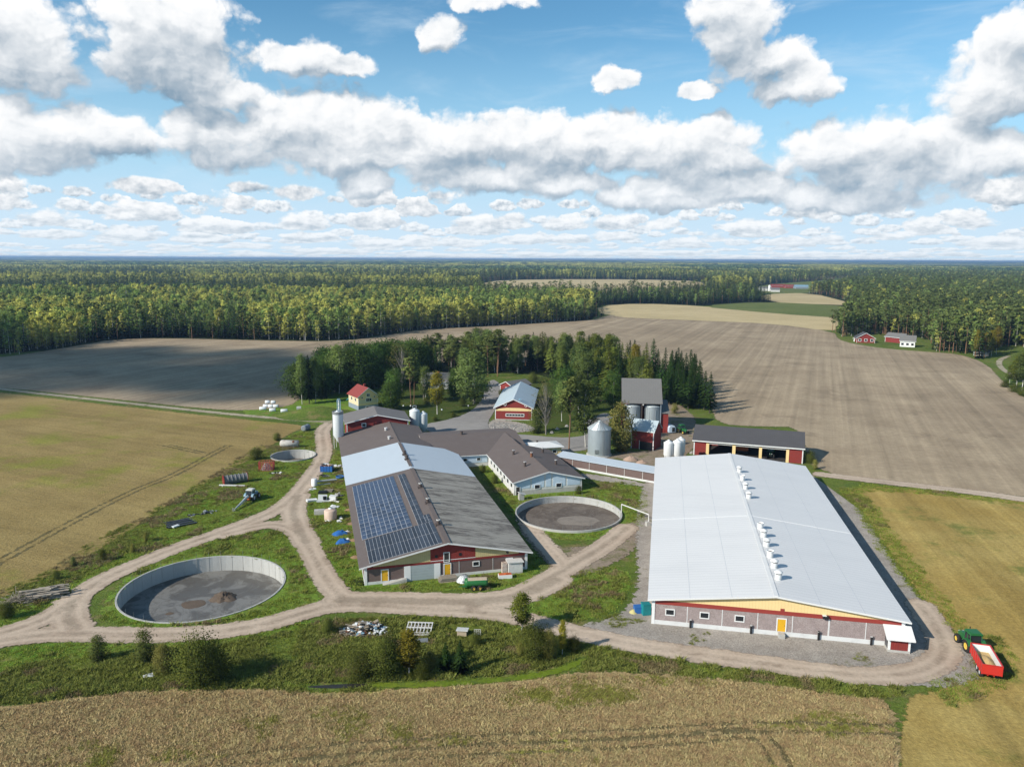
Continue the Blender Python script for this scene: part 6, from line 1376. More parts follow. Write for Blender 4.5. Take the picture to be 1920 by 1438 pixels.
def cards(R, c, s, up=0.35, asp=0.7):
    n = len(c); nrm = R.randn(n, 3); nrm[:, 2] = np.abs(nrm[:, 2])+up; nrm /= np.linalg.norm(nrm, axis=1)[:, None]
    a = np.cross(nrm, R.randn(n, 3)); a /= np.linalg.norm(a, axis=1)[:, None]+1e-9; b = np.cross(nrm, a)
    s = np.broadcast_to(s, (n,))[:, None]; a = a*s; b = b*s*asp
    V = np.stack([c-a*.5-b*.35, c+a*.15-b*.5, c+a*.5+b*.2, c-a*.1+b*.5], 1).reshape(-1, 3)
    return V, np.arange(4*n).reshape(n, 4)
def tubes(segs, n=6):
    V, F = [], []; o = 0
    for p0, p1, r0, r1 in segs:
        p0, p1 = np.array(p0, float), np.array(p1, float); d = p1-p0; d /= np.linalg.norm(d)+1e-9
        a = np.cross(d, (0.3, 1, 0.1)); a /= np.linalg.norm(a); b = np.cross(d, a)
        for p, r in ((p0, r0), (p1, r1)):
            for i in range(n): t = 2*math.pi*i/n; V.append(p+r*(math.cos(t)*a+math.sin(t)*b))
        F += [(o+i, o+(i+1) % n, o+n+(i+1) % n, o+n+i) for i in range(n)]; o += 2*n
    return np.array(V), np.array(F, int)
def spruce_geo(seed, h, R0, dense=1.0, base=.05, lo=False):
    R = np.random.RandomState(seed); V, F, o = [], [], 0; cc = []; cs = []
    step_ = (1.5 if lo else .62)/dense; z = h*base+.3
    while z < h-.15:
        k = 1-z/h; r = R0*(k**.8)*(1 if z > h*.16 else .8)+.10; nb = int((5 if lo else 8)*(0.6+.4*k)+1.5); a0 = R.rand()*6.28
        for i in range(nb):
            a = a0+6.283*i/nb+R.randn()*.18; rr = r*R.uniform(.72, 1.18); w = (.42 if lo else .26)*rr+.10; dz = rr*R.uniform(.18, .42)
            ca, sa = math.cos(a), math.sin(a); zz = z+R.randn()*.12
            pt = lambda q, t, dd: (q*rr*ca-t*sa, q*rr*sa+t*ca, zz-dd*dz)
            V += [pt(.0, 0, -.15), pt(.5, -w*.5, .35), pt(1, 0, 1), pt(.5, w*.5, .35), pt(.5, 0, .05)]; F += [(o, o+1, o+4), (o+1, o+2, o+4), (o+2, o+3, o+4), (o+3, o, o+4)]; o += 5
            if not lo:
                for q in (.35, .6, .8, .95):
                    cc.append((q*rr*ca+R.randn()*.12*rr*.5, q*rr*sa+R.randn()*.12*rr*.5, zz-q*dz*.9-.10*R.rand())); cs.append(.30*rr*.5+.22)
        z += step_*R.uniform(.75, 1.2)*(1 if k > .3 else .8)
    V = np.array(V); F3 = np.array(F, int); Fs = [F3]
    if cc:
        Vc, Fc = cards(R, np.array(cc), np.array(cs), .2); Vc = Vc; Fs.append(Fc+len(V)); V = np.vstack([V, Vc])
    return V, Fs
def crown_geo(seed, h, z0, Rx, n_cl, per, size, shape='egg', flat=.75, lo=False):
    R = np.random.RandomState(seed); cl = []; lob = .62+.62*R.rand(9)
    while len(cl) < n_cl:
        t = R.rand()
        if shape == 'egg': prof = math.sin(math.pi*min(.98, (t*.92+.06)))**.75*(1-.35*t)
        elif shape == 'column': prof = (math.sin(math.pi*min(.97, t*.85+.13))**.6)
        elif shape == 'top': prof = math.sin(math.pi*(t*.75+.22))**.6
        else: prof = max(0.05, 1-(2*t-1)**2)**.5
        a = R.rand()*6.283; q = R.rand()**.42
        if shape == 'round': f_ = a/6.2832*8; i_ = int(f_) % 8; f_ -= int(f_); lb_ = lob[i_]*(1-f_)+lob[(i_+1) % 8]*f_; prof *= lb_; t = min(1, t*(.55+.45*lb_))
        cl.append((Rx*prof*q*math.cos(a), Rx*prof*q*math.sin(a), z0+(h-z0)*t, .55+.45*R.rand()))
    C_, S_ = [], []
    for (x, y, z, s) in cl:
        m = max(1, int(per*(.5+R.rand()))); sp = Rx*.23*s+.12
        p = R.randn(m, 3)*sp*np.array([1, 1, flat]); C_.append(p+np.array([x, y, z])); S_.append(np.full(m, size)*R.uniform(.7, 1.35, m))
    V, F = cards(R, np.vstack(C_), np.concatenate(S_)); return V, [F], cl
def limbs(seed, h, z0, cl, r, n=10, lean=0.0, drop=.14):
    R = np.random.RandomState(seed+5); segs = []; k = 5
    pts = [np.array([lean*h*.1*math.sin(2.5*i/k)+R.randn()*.04, R.randn()*.05, h*.93*i/k]) for i in range(k+1)]
    for i in range(k): segs.append((pts[i]-(0, 0, .2 if i == 0 else 0), pts[i+1], r*(1-.85*i/k), r*(1-.85*(i+1)/k)))
    for c in [cl[i] for i in R.permutation(len(cl))[:n]]:
        zb = max(z0*.8, c[2]-h*drop); i = min(k-1, int(zb/(h*.93)*k)); f = zb/(h*.93)*k-i; b = pts[i]*(1-f)+pts[i+1]*f
        segs.append((b, np.array(c[:3]), r*.32, r*.08))
    return tubes(segs)
def trunk_geo(h, r, n=7): return tubes([((0, 0, -.3), (0, 0, h*.5), r, r*.65), ((0, 0, h*.5), (0, 0, h*.97), r*.65, r*.12)], n)
def join(parts):
    V, F, mi, o = [], [], [], 0
    for v, fs, m in parts:
        V.append(v)
        for f in fs: F.append(f+o); mi.append(np.full(len(f), m))
        o += len(v)
    return np.vstack(V), F, np.concatenate(mi)
PROTO = {}     # kind -> list of (crown mesh, trunk mesh, nominal height)
def proto(kind, crown, cm, trunk, tm, h):
    V, F = crown[0], crown[1]; me = np_mesh(kind+'_crown', V, F, [cm]); tv, tf = trunk; mt = np_mesh(kind+'_trunk', tv, [tf], [tm])
    PROTO.setdefault(kind, []).append((me, mt, h))
for i in range(4):
    c = spruce_geo(10+i, 18, 2.6+.25*i, base=.05+.03*i); proto('spruce', c, L_spruce, trunk_geo(18, .22), T_dark, 18)
    c = spruce_geo(20+i, 16, 2.7+.2*i, base=.04); proto('green_spruce', c, L_spruce2, trunk_geo(16, .2), T_dark, 16)
for i in range(3):
    for kind, mt, w in (('birch', L_birch, 2.4), ('autumn_birch', L_birchy, 2.0), ('green_birch', L_birchg, 2.9)):
        c = crown_geo(30+i+len(kind), 17, 4.2, w+.3*i, 120, 32, .42, 'egg'); proto(kind, c, mt, limbs(30+i, 17, 4.2, c[2], .17, 14, .3), T_birch, 17)
    c = crown_geo(50+i, 18, 9.5, 2.5+.2*i, 34, 40, .58, 'top', .4); proto('pine', c, L_pine, limbs(50+i, 18, 9.5, c[2], .2, 14, .2), T_pine, 18)
    c = crown_geo(60+i, 14, 1.6, 4.6+.3*i, 170, 36, .46, 'round'); proto('broadleaf', c, L_dark, limbs(60+i, 14, 1.6, c[2], .3, 12), T_grey, 14)
    c = crown_geo(70+i, 13, 1.5, 3.1, 150, 34, .38, 'column'); proto('willow', c, L_birchg, limbs(70+i, 13, 1.5, c[2], .28, 16, .2), T_grey, 13)
    c = crown_geo(80+i, 10, .5, 2.9, 160, 34, .36, 'round'); proto('rusty_tree', c, L_rust, limbs(80+i, 10, .6, c[2], .18, 16), T_dark, 10)
    c = crown_geo(90+i, 3, .1, 1.6, 130, 60, .105, 'round'); proto('bush', c, L_bush, limbs(90+i, 3, .3, c[2], .06, 14), T_dark, 3)
    c = crown_geo(100+i, 4, .2, 1.2, 110, 50, .12, 'round'); proto('yellow_bush', c, L_rust, limbs(100+i, 4, .3, c[2], .06, 14), T_dark, 4)
for i in range(2):
    c = crown_geo(120+i, 14, 3.5, 3.1, 75, 22, .20, 'round'); q = crown_geo(125+i, 14, 3.5, 3.1, 70, 1, .1, 'round')[2]; proto('bare_tree', c, L_rust, limbs(120+i, 14, 2.6, q, .2, 70, .3, .30), T_grey, 14)
c = crown_geo(131, 5, .2, 1.25, 90, 44, .15, 'egg'); proto('young_pine', c, L_pine, trunk_geo(5, .08), T_dark, 5)
c = crown_geo(132, 5, .2, 1.25, 90, 44, .15, 'egg'); proto('young_pine', c, L_pine, trunk_geo(5, .08), T_dark, 5)
def height_at(p, py):
    d = ray(proj_x(p), py); t = p.y/d[1]; return CH+t*d[2]
def proj_x(p):
    d = np.array([p.x, p.y, p.z-CH]); k = d@CFWD; return 960+CF*(d@CRIGHT)/k
def proj_y(x, y, z):
    d = np.stack([x, y, z-CH], -1); k = d@CFWD; return 719-CF*(d@CUP)/k
def projx(x, y, z):
    d = np.stack([x, y, z-CH], -1); k = d@CFWD; return 960+CF*(d@CRIGHT)/k
TC = 0
def tree(kind, name, label, p, h, group=None, wide=1.0, cat='tree'):
    """a tree of its own: trunk and crown under one empty; copies share the meshes"""
    global TC
    TC += 1; me, mt, hn = PROTO[kind][TC % len(PROTO[kind])]; s = h/hn
    t = thing(name, label, cat, p, (TC*2.399) % 6.283, group); t.scale = (s*wide, s*wide, s)
    for n, m in (('crown', me), ('trunk', mt)):
        o = bpy.data.objects.new(n, m); C.objects.link(o); o.parent = t
    return t
def pxtree(kind, name, label, px, py, ptop, group=None, wide=1.0, cat='tree'):
    p = G(px, py); return tree(kind, name, label, p, max(.6, height_at(p, ptop)), group, wide, cat)
# the garden and the farm wood
garden = [('green_birch', 'birch_tree', 'tall narrow green birch at the far left end of the farm wood', 567, 758, 668, .8), ('spruce', 'spruce_tree', 'dark tree second from the left end of the farm wood', 580, 757, 664, 1.0), ('green_birch', 'birch_tree', 'green tree between dark ones near the left end of the farm wood', 592, 755, 672, .8),
    ('spruce', 'spruce_tree', 'dark spruce beside the bare pole at the left end of the farm wood', 608, 748, 678, 1.0), ('green_birch', 'birch_tree', 'large pale birch with a forked white trunk left of the yellow house', 636, 738, 651, 1.25), ('broadleaf', 'maple_tree', 'dark round crowned tree behind the yellow house, left one', 678, 735, 646, 1.0),
    ('broadleaf', 'maple_tree', 'dark round crowned tree behind the yellow house, right one', 702, 728, 648, 1.0), ('broadleaf', 'maple_tree', 'dark leafy tree above the roof of the yellow house', 726, 724, 641, 1.0), ('broadleaf', 'maple_tree', 'dense dark round maple right in front of the yellow house corner', 733, 768, 716, 1.25),
    ('bare_tree', 'birch_tree', 'greyish thin leaved birch left of the farmhouse', 754, 735, 645, 1.1), ('broadleaf', 'maple_tree', 'broad green tree behind the farmhouse', 781, 722, 641, 1.0), ('pine', 'pine_tree', 'brownish pine with two bare trunks in the garden', 771, 760, 671, 1.1), ('pine', 'pine_tree', 'slim pine just behind the brownish one in the garden', 776, 757, 676, 0.9),
    ('autumn_birch', 'birch_tree', 'brownish autumn birch with a white trunk on the garden lawn', 820, 777, 699, 1.3), ('broadleaf', 'shrub_tree', 'dark rounded tree at the right corner of the farmhouse', 852, 728, 690, 1.0), ('willow', 'willow_tree', 'big pale willow hanging over the curved drive', 888, 757, 664, 1.35), ('spruce', 'spruce_tree', 'dark pointed spruce, left of a pair behind the farmhouse roof', 817, 708, 645, .8),
    ('spruce', 'spruce_tree', 'dark pointed spruce, right of a pair behind the farmhouse roof', 825, 706, 642, .8), ('pine', 'pine_tree', 'pine behind the big willow, left one', 852, 705, 638, 1.1), ('pine', 'pine_tree', 'tall straight pine with a bare trunk behind the drive', 915, 706, 634, 1.1), ('pine', 'pine_tree', 'tall pine with a reddish trunk left of the garden cabin', 933, 706, 618, 1.1),
    ('young_pine', 'pine_tree', 'bushy young pine in front of the right corner of the workshop hall', 1006, 812, 766, 1.3), ('bare_tree', 'bare_tree', 'almost leafless grey tree in front of the workshop roof', 1023, 815, 712, 1.1), ('pine', 'pine_tree', 'tall slender pine with a bare trunk right of the workshop hall', 1067, 842, 708, 0.95),
    ('green_birch', 'birch_tree', 'drooping greyish birch left of the galvanised grain silo', 1098, 838, 718, 1.15), ('rusty_tree', 'autumn_tree', 'bushy brown and yellow autumn tree between the grain silo and the red shed', 1165, 848, 762, .85), ('green_birch', 'birch_tree', 'light green birch behind the bare grey tree', 1053, 790, 715, 1.1),
    ('broadleaf', 'maple_tree', 'dark leafy tree between the round maple and the farmhouse', 742, 748, 695, .9), ('green_birch', 'birch_tree', 'leafy birch left of the autumn birch on the lawn', 797, 752, 690, 1.1), ('broadleaf', 'leafy_tree', 'dark tree on the lawn right of the autumn birch', 850, 748, 702, .9), ('green_birch', 'birch_tree', 'leafy birch behind the big willow', 872, 728, 655, 1.1), ('broadleaf', 'leafy_tree', 'dark leafy tree behind the workshop roof', 1062, 760, 690, 1.0), ('green_birch', 'birch_tree', 'leafy birch right of the workshop roof', 1085, 775, 700, 1.2), ('broadleaf', 'leafy_tree', 'leafy tree left of the grain store roof', 1150, 765, 700, .9),
    ('green_spruce', 'spruce_tree', 'broad bright green spruce standing forward of the farm wood', 1140, 748, 655, 1.5), ('autumn_birch', 'birch_tree', 'yellow autumn birch in the farm wood behind the grain store', 1190, 722, 648, 1.3)]
for k, n, lb, px, py, pt_, w in garden: pxtree(k, n, lb, px, py, pt_, None, w)
# shady ground under the farm wood
# rows of spruces and pines of the farm wood, right half
R = random.Random(21)
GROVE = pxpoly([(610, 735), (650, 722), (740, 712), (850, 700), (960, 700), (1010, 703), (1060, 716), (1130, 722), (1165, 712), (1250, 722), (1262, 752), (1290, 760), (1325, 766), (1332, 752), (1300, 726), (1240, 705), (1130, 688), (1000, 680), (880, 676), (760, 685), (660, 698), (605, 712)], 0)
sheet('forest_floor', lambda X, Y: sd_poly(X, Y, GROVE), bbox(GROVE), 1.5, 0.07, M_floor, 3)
pts = []
tries = 0
while len(pts) < 205 and tries < 60000:
    tries += 1
    x, y = R.uniform(GROVE[:, 0].min(), GROVE[:, 0].max()), R.uniform(GROVE[:, 1].min(), GROVE[:, 1].max())
    if sd_poly(np.array([x]), np.array([y]), GROVE)[0] < 0: continue
    if any((x-a)**2+(y-b)**2 < 7.5 for a, b in pts): continue
    pts.append((x, y))
lab = {'spruce': ('spruce_tree', 'dark spruce in the farm wood behind the yard', 'spruces of the farm wood'), 'green_spruce': ('spruce_tree', 'lighter green spruce in the farm wood behind the workshop and grain store', 'light spruces of the farm wood'), 'pine': ('pine_tree', 'pine with a bare trunk in the farm wood', 'pines of the farm wood'), 'green_birch': ('birch_tree', 'leafy birch in the farm wood behind the yard', 'birches of the farm wood'),
       'broadleaf': ('leafy_tree', 'dark leafy tree in the left half of the farm wood', 'leafy trees of the farm wood'), 'birch': ('birch_tree', 'yellowing birch in the farm wood', 'yellowing birches of the farm wood')}
for i in range(26):
    px = 1080+i*10; p = G(px, np.interp(px, [1080, 1165, 1250, 1330], [736, 736, 758, 772])+R.uniform(-5, 3)); pts.append((p.x, p.y))
for i in range(22):
    px = 562+i*11; p = G(px, np.interp(px, [560, 640, 800], [752, 732, 708])+R.uniform(-5, 2)); pts.append((p.x, p.y))
for x, y in pts:
    px = projx(np.float64(x), np.float64(y), np.float64(0))
    if px < 800: k = R.choice(('broadleaf', 'green_birch', 'spruce', 'broadleaf')); h = R.uniform(12, 16)
    elif px < 1010: k = R.choice(('pine', 'pine', 'spruce', 'green_birch', 'green_spruce')); h = R.uniform(14, 19)
    elif px < 1225: k = R.choice(('green_spruce', 'green_spruce', 'spruce', 'spruce', 'green_birch', 'birch')); h = R.uniform(15, 20.5)
    else: k = R.choice(('spruce', 'spruce', 'spruce', 'green_birch' if px < 1260 else 'spruce')); h = R.uniform(15, 20)
    n, lb, g = lab[k]; tree(k, n, lb, (x, y, 0), h, g, R.uniform(1.1, 1.5))
# shrubs and young trees of the foreground bank
def Z2(x, y): return 200+x*.2191, 1120+y*.2191
def Z3(x, y): return 600+x*.2604, 1100+y*.2604
bank = [('young_pine', 'pine_tree', 'small dark pine, leftmost on the bank below the dirt road', 185, 1238, 1192, 1.3), ('young_pine', 'pine_tree', 'small bushy pine left of the big dark bush', *Z2(330, 560), 1184, 1.25), ('yellow_bush', 'bush', 'yellowish bush beside the big dark bush', *Z2(490, 655), 1210, 1.4), ('bush', 'bush', 'big dark rounded bush on the bank at the lower left', *Z2(770, 745), 1198, 1.25), ('bush', 'bush', 'lower right half of the big dark bush', *Z2(930, 720), 1215, 1.2),
    ('bush', 'bush', 'low leafy bush left of the rubbish heap slope', *Z3(60, 330), 1160, 1.3), ('bush', 'bush', 'broad low dark bush at the ditch, below the rubbish heap', *Z3(290, 660), 1226, 1.6), ('bush', 'bush', 'tall dark bush left of the yellow birch', *Z3(480, 650), 1192, 1.0), ('autumn_birch', 'birch_tree', 'small yellow autumn birch with a white stem on the bank', *Z3(640, 630), 1186, 2.0), ('bush', 'bush', 'rounded green bush at the ditch below the yellow birch', *Z3(740, 660), 1240, 1.3),
    ('yellow_bush', 'bush', 'brownish bush between the yellow birch and the young spruces', *Z3(800, 600), 1222, 1.3), ('spruce', 'spruce_tree', 'dark young spruce on the bank, left of two', *Z3(905, 605), 1203, 1.7), ('spruce', 'spruce_tree', 'young spruce on the bank, right of two', *Z3(1010, 630), 1198, 1.6), ('bush', 'bush', 'bush behind the two young spruces, below the wooden box', *Z3(1120, 420), 1186, 1.1), ('birch', 'birch_tree', 'slender young birch standing at the edge of the dirt road', 978, 1184, 1112, 1.7),
    ('bush', 'bush', 'dark bush clump below the slender birch, left part', *Z3(1550, 520), 1174, 1.15), ('yellow_bush', 'bush', 'yellow green bush clump below the slender birch, right part', *Z3(1650, 520), 1182, 1.1), ('autumn_birch', 'birch_tree', 'thin yellowish birch sapling at the right end of the bank', *Z3(1745, 495), 1165, .9), ('bush', 'bush', 'low bush at the right end of the bank by the gravel', *Z3(1830, 470), 1195, 1.2), ('yellow_bush', 'bush', 'brown leafless bush on the bank left of the dark clump', *Z3(1440, 500), 1205, 1.3),
    ('young_pine', 'pine_tree', 'tiny conifer among the weeds at the left crop edge', *Z7(630, 645), 1044, 1.2), ('bush', 'sapling', 'pale sapling in the weeds above the left dirt road', *Z7(885, 600), 1031, 1.0), ('yellow_bush', 'bush', 'brown shrub in the weeds by the left crop edge', *Z7(1250, 440), 998, 1.2), ('yellow_bush', 'bush', 'brown shrub in the weeds below the other brown shrub', *Z7(1140, 530), 1020, 1.2),
    ('bush', 'bush', 'weedy bush behind the log pile', *Z7(480, 760), 1070, 1.2), ('bush', 'bush', 'weedy bush below the log pile', *Z7(60, 1090), 1130, 1.4), ('bush', 'bush', 'round bush at the back wall of the smallest round tank', 520, 826, 812, 1.5), ('bush', 'hedge_bush', 'dense bush behind the red lattice crate', 480, 862, 842, 1.6), ('bush', 'bush', 'bush along the parlour wall facing the cow barn, upper', 905, 886, 872, 1.3), ('bush', 'bush', 'bush along the parlour wall facing the cow barn, lower', 928, 906, 890, 1.3),
    ('bush', 'bush', 'small green bush at the right corner of the parlour front', 1085, 926, 912, 1.2), ('bush', 'bush', 'bush in front of the little cabin by the drive', 940, 742, 730, 1.4), ('yellow_bush', 'bush', 'scrub at the right of the grain store, front', 1265, 775, 757, 1.6), ('bush', 'bush', 'scrub at the right of the grain store, behind', 1300, 765, 745, 1.6), ('yellow_bush', 'bush', 'yellowing scrub at the right end of the machine shed', 1528, 880, 862, 1.3), ('bush', 'bush', 'dark scrub by the right wall of the machine shed', 1518, 868, 846, 1.2),
    ('bush', 'bush', 'clipped shrub on the garden lawn, middle', 868, 762, 748, 1.3), ('bush', 'bush', 'clipped shrub on the garden lawn, left', 800, 758, 744, 1.3), ('bush', 'hedge_bush', 'low hedge bush along the curved drive, left end', 815, 789, 781, 2.0), ('bush', 'hedge_bush', 'low hedge bush along the curved drive, right end', 850, 782, 774, 2.0), ('bush', 'bush', 'leafy bush at the foot of the farm wood beside the drive', 1000, 718, 700, 1.5), ('broadleaf', 'leafy_tree', 'low leafy tree in front of the spruces right of the workshop', 1115, 742, 710, 1.1)]
for k, n, lb, px, py, pt_, w in bank: pxtree(k, n, lb, px, py, pt_, None, w*(.68 if k in ('bush', 'yellow_bush') else 1), 'bush' if 'bush' in n or n == 'sapling' else 'tree')

edge_ = 'birches and shrubs at the right edge by the field track'
for i, (k, px, py, pt_) in enumerate((('birch', 1905, 727, 668), ('green_birch', 1916, 732, 660), ('birch', 1893, 718, 684), ('birch', 1925, 722, 668), ('green_birch', 1885, 722, 700), ('bush', 1884, 726, 715), ('bush', 1900, 735, 722), ('bush', 1917, 742, 726))):
    pxtree(k, 'birch_tree' if 'birch' in k else 'bush', 'leafy birch in the clump at the right edge by the field track' if 'birch' in k else 'low bush in the clump at the right edge by the field track', px, py, pt_, edge_, 1.3, 'tree' if 'birch' in k else 'bush')
for i, (px, py) in enumerate(((1838, 668), (1848, 670), (1830, 672), (1858, 668), (1868, 664))):
    pxtree('autumn_birch', 'birch_tree', 'thin brownish birch around the dark cabin', px, py, py-44-i*4 % 9, 'thin birches by the dark cabin', 1.0)

# ------------------------------------------------------------------ forests: nearest trees one by one, the rest as one mass
def lowtree(kind, i):
    if kind == 'spruce': c = spruce_geo(200+i, 17, 3.0, lo=True); t = trunk_geo(16, .22, 4); return join([(c[0], c[1], 0), (t[0], [t[1]], 1)]), [L_fspruce, T_dark]
    if kind == 'pine': c = crown_geo(220+i, 18, 7, 2.8, 22, 7, 1.1, 'top', .5); t = trunk_geo(17, .24, 5); return join([(c[0], c[1], 0), (t[0], [t[1]], 1)]), [L_fpine, T_pine]
    m = {'birch': L_fbirch, 'aspen': L_fasp}[kind]
    c = crown_geo(240+i, 17, 2.2, 2.5, 44, 7, .9, 'egg'); t = trunk_geo(16.5, .15, 5); return join([(c[0], c[1], 0), (t[0], [t[1]], 1)]), [m, T_birch]
L_fspruce = island('forest_spruce', [(0.021, 0.048, 0.015), (0.038, 0.075, 0.020), (0.061, 0.106, 0.027)], trans=0.15, out=0.65)
L_fpine = island('forest_pine', [(0.072, 0.109, 0.035), (0.127, 0.168, 0.052), (0.203, 0.230, 0.073)], trans=0.15, out=0.65)
L_fbirch = island('forest_birch', [(0.312, 0.378, 0.085), (0.552, 0.565, 0.133), (0.807, 0.704, 0.200)], trans=0.35, out=0.65)
L_fasp = island('forest_aspen', [(0.146, 0.233, 0.064), (0.262, 0.362, 0.092), (0.392, 0.466, 0.127)], trans=0.35, out=0.65)
LOW = {}
for k in ('spruce', 'pine', 'birch', 'aspen'):
    for i in range(3):
        (V, F, mi), mats = lowtree(k, i); LOW.setdefault(k, []).append(np_mesh('forest_'+k, V, F, mats, mi))
KINDS = ['spruce', 'pine', 'birch', 'aspen']
def vnoise(x, y, s, seed):
    """smooth value noise"""
    r = np.random.RandomState(seed).rand(64, 64); x = x/s; y = y/s; xi = np.floor(x).astype(int); yi = np.floor(y).astype(int); fx = x-xi; fy = y-yi; fx = fx*fx*(3-2*fx); fy = fy*fy*(3-2*fy)
    g = lambda a, b: r[a % 64, b % 64]
    return (g(xi, yi)*(1-fx)+g(xi+1, yi)*fx)*(1-fy)+(g(xi, yi+1)*(1-fx)+g(xi+1, yi+1)*fx)*fy
PLOT = pxpoly([(1585, 648), (1590, 632), (1640, 628), (1735, 638), (1740, 662), (1660, 656), (1600, 650)], 0)
YARD2 = pxpoly([(1840, 700), (1862, 662), (1900, 650), (1960, 660), (2000, 760)], 0)
def forest_points(y0, y1, cell, jit=.45):
    out = []
    wx = y1*.95+60
    xs = np.arange(-wx, wx, cell); ys = np.arange(y0, y1, cell)
    X, Y = np.meshgrid(xs, ys); X = X+RS.uniform(-jit, jit, X.shape)*cell; Y = Y+RS.uniform(-jit, jit, Y.shape)*cell; X, Y = X.ravel(), Y.ravel()
    k = np.abs(X) < Y*.92+40; X, Y = X[k], Y[k]
    for P in FAR_FIELDS+[PLOT, YARD2]:
        pad = 3 if P is PLOUGH or P is PLOT or P is YARD2 else 8
        b = bbox(P, 30); m = (X > b[0]) & (X < b[1]) & (Y > b[2]) & (Y < b[3]); s = np.full(X.shape, -99.); s[m] = sd_poly(X[m], Y[m], P); k = s < -pad; X, Y = X[k], Y[k]
    py = proj_y(X, Y, np.zeros_like(X)); px = projx(X, Y, np.zeros_like(X))
    k = (py < 668+np.maximum(0, 60-px)*.15) | ((px > 1500) & (py < 692)); k &= ~((px < 1500) & (px > 230) & (py > 641)); k &= ~((px > 60) & (px < 1500) & (py > 656))
    return X[k], Y[k]
def kinds_for(X, Y):
    n = vnoise(X, Y, 130, 3)*.55+vnoise(X, Y, 34, 4)*.45; r = RS.rand(len(X)); px = projx(X, Y, np.zeros_like(X)); py = proj_y(X, Y, np.zeros_like(X))
    kd = np.where(n < .46, np.where(r < .80, 0, np.where(r < .92, 1, 3)), np.where(r < .68, 2, np.where(r < .84, 3, np.where(r < .90, 1, 0))))
    right = px > 1490; kd = np.where(right, np.where(r < .58, 1, np.where(r < .78, 0, np.where(r < .90, 3, 2))), kd)
    far = (Y > 1150); kd = np.where(far & ~right, np.where(n < .60, np.where(r < .75, 0, 1), np.where(r < .45, 2, np.where(r < .7, 3, 0))), kd)
    zone = (~right) & (px < 1120) & (Y < 1080) & ~((px > 160) & (px < 470) & (py > 598)); kd = np.where(zone & (r < .50), np.where(n < .40, 3, 2), kd)
    shade_band = (~right) & (Y > 1080) & (Y < 1480); kd = np.where(shade_band & (r < .82), 0, kd); lightb = (~right) & (Y > 1480) & (Y < 1900) & (n > .45); kd = np.where(lightb & (r < .7), 2, kd)  # band of dark spruces stands in for the shadow of distant clouds
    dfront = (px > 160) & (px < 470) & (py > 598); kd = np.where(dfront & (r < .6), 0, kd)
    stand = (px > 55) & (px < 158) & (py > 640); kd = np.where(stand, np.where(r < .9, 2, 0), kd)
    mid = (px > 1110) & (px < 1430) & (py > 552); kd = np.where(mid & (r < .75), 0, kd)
    return kd
PX, PY, PK, PH = [], [], [], []
for y0, y1, cell, hs in ((470, 760, 4.9, 1.0), (760, 1150, 6.2, 1.0), (1150, 1900, 9.0, 1.08), (1900, 3000, 14.0, 1.15)):
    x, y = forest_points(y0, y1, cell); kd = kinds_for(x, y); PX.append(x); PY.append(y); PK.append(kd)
    h = (14.0+8.0*RS.rand(len(x))+5*(vnoise(x, y, 60, 9)-.5))*hs/17.0; PH.append(np.clip(h*RS.choice([1, 1, .85, .62, 1.15], len(x)), .5, 1.55))
PX, PY, PK, PH = map(np.concatenate, (PX, PY, PK, PH))
WF = RS.uniform(.9, 1.4, len(PX))
# which ones show: the front rows, largest first
ppx = projx(PX, PY, np.zeros_like(PX)); vis = (ppx > -15) & (ppx < 1935)
edge = np.full(PX.shape, 1e9)
for P in (PLOUGH, PLOT):
    b = bbox(P, 120); m = (PX > b[0]) & (PX < b[1]) & (PY > b[2]) & (PY < b[3]); edge[m] = np.minimum(edge[m], -sd_poly(PX[m], PY[m], P))
score = PY+np.maximum(0, edge-4)*9+np.where(vis, 0, 1e6)
single = np.zeros(len(PX), bool)
for k in range(4):
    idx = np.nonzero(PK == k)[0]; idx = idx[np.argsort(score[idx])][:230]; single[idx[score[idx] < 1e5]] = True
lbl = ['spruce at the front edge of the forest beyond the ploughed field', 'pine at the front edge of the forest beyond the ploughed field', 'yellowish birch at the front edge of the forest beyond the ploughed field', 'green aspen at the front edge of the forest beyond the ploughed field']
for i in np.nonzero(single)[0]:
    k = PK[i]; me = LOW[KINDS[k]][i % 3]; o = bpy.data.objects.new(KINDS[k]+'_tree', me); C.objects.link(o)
    o.location = (PX[i], PY[i], 0); o.rotation_euler.z = (i*2.4) % 6.283; s = PH[i]; o.scale = (s*WF[i], s*WF[i], s); tag(o, lbl[k], 'tree', KINDS[k]+' trees along the forest edge')
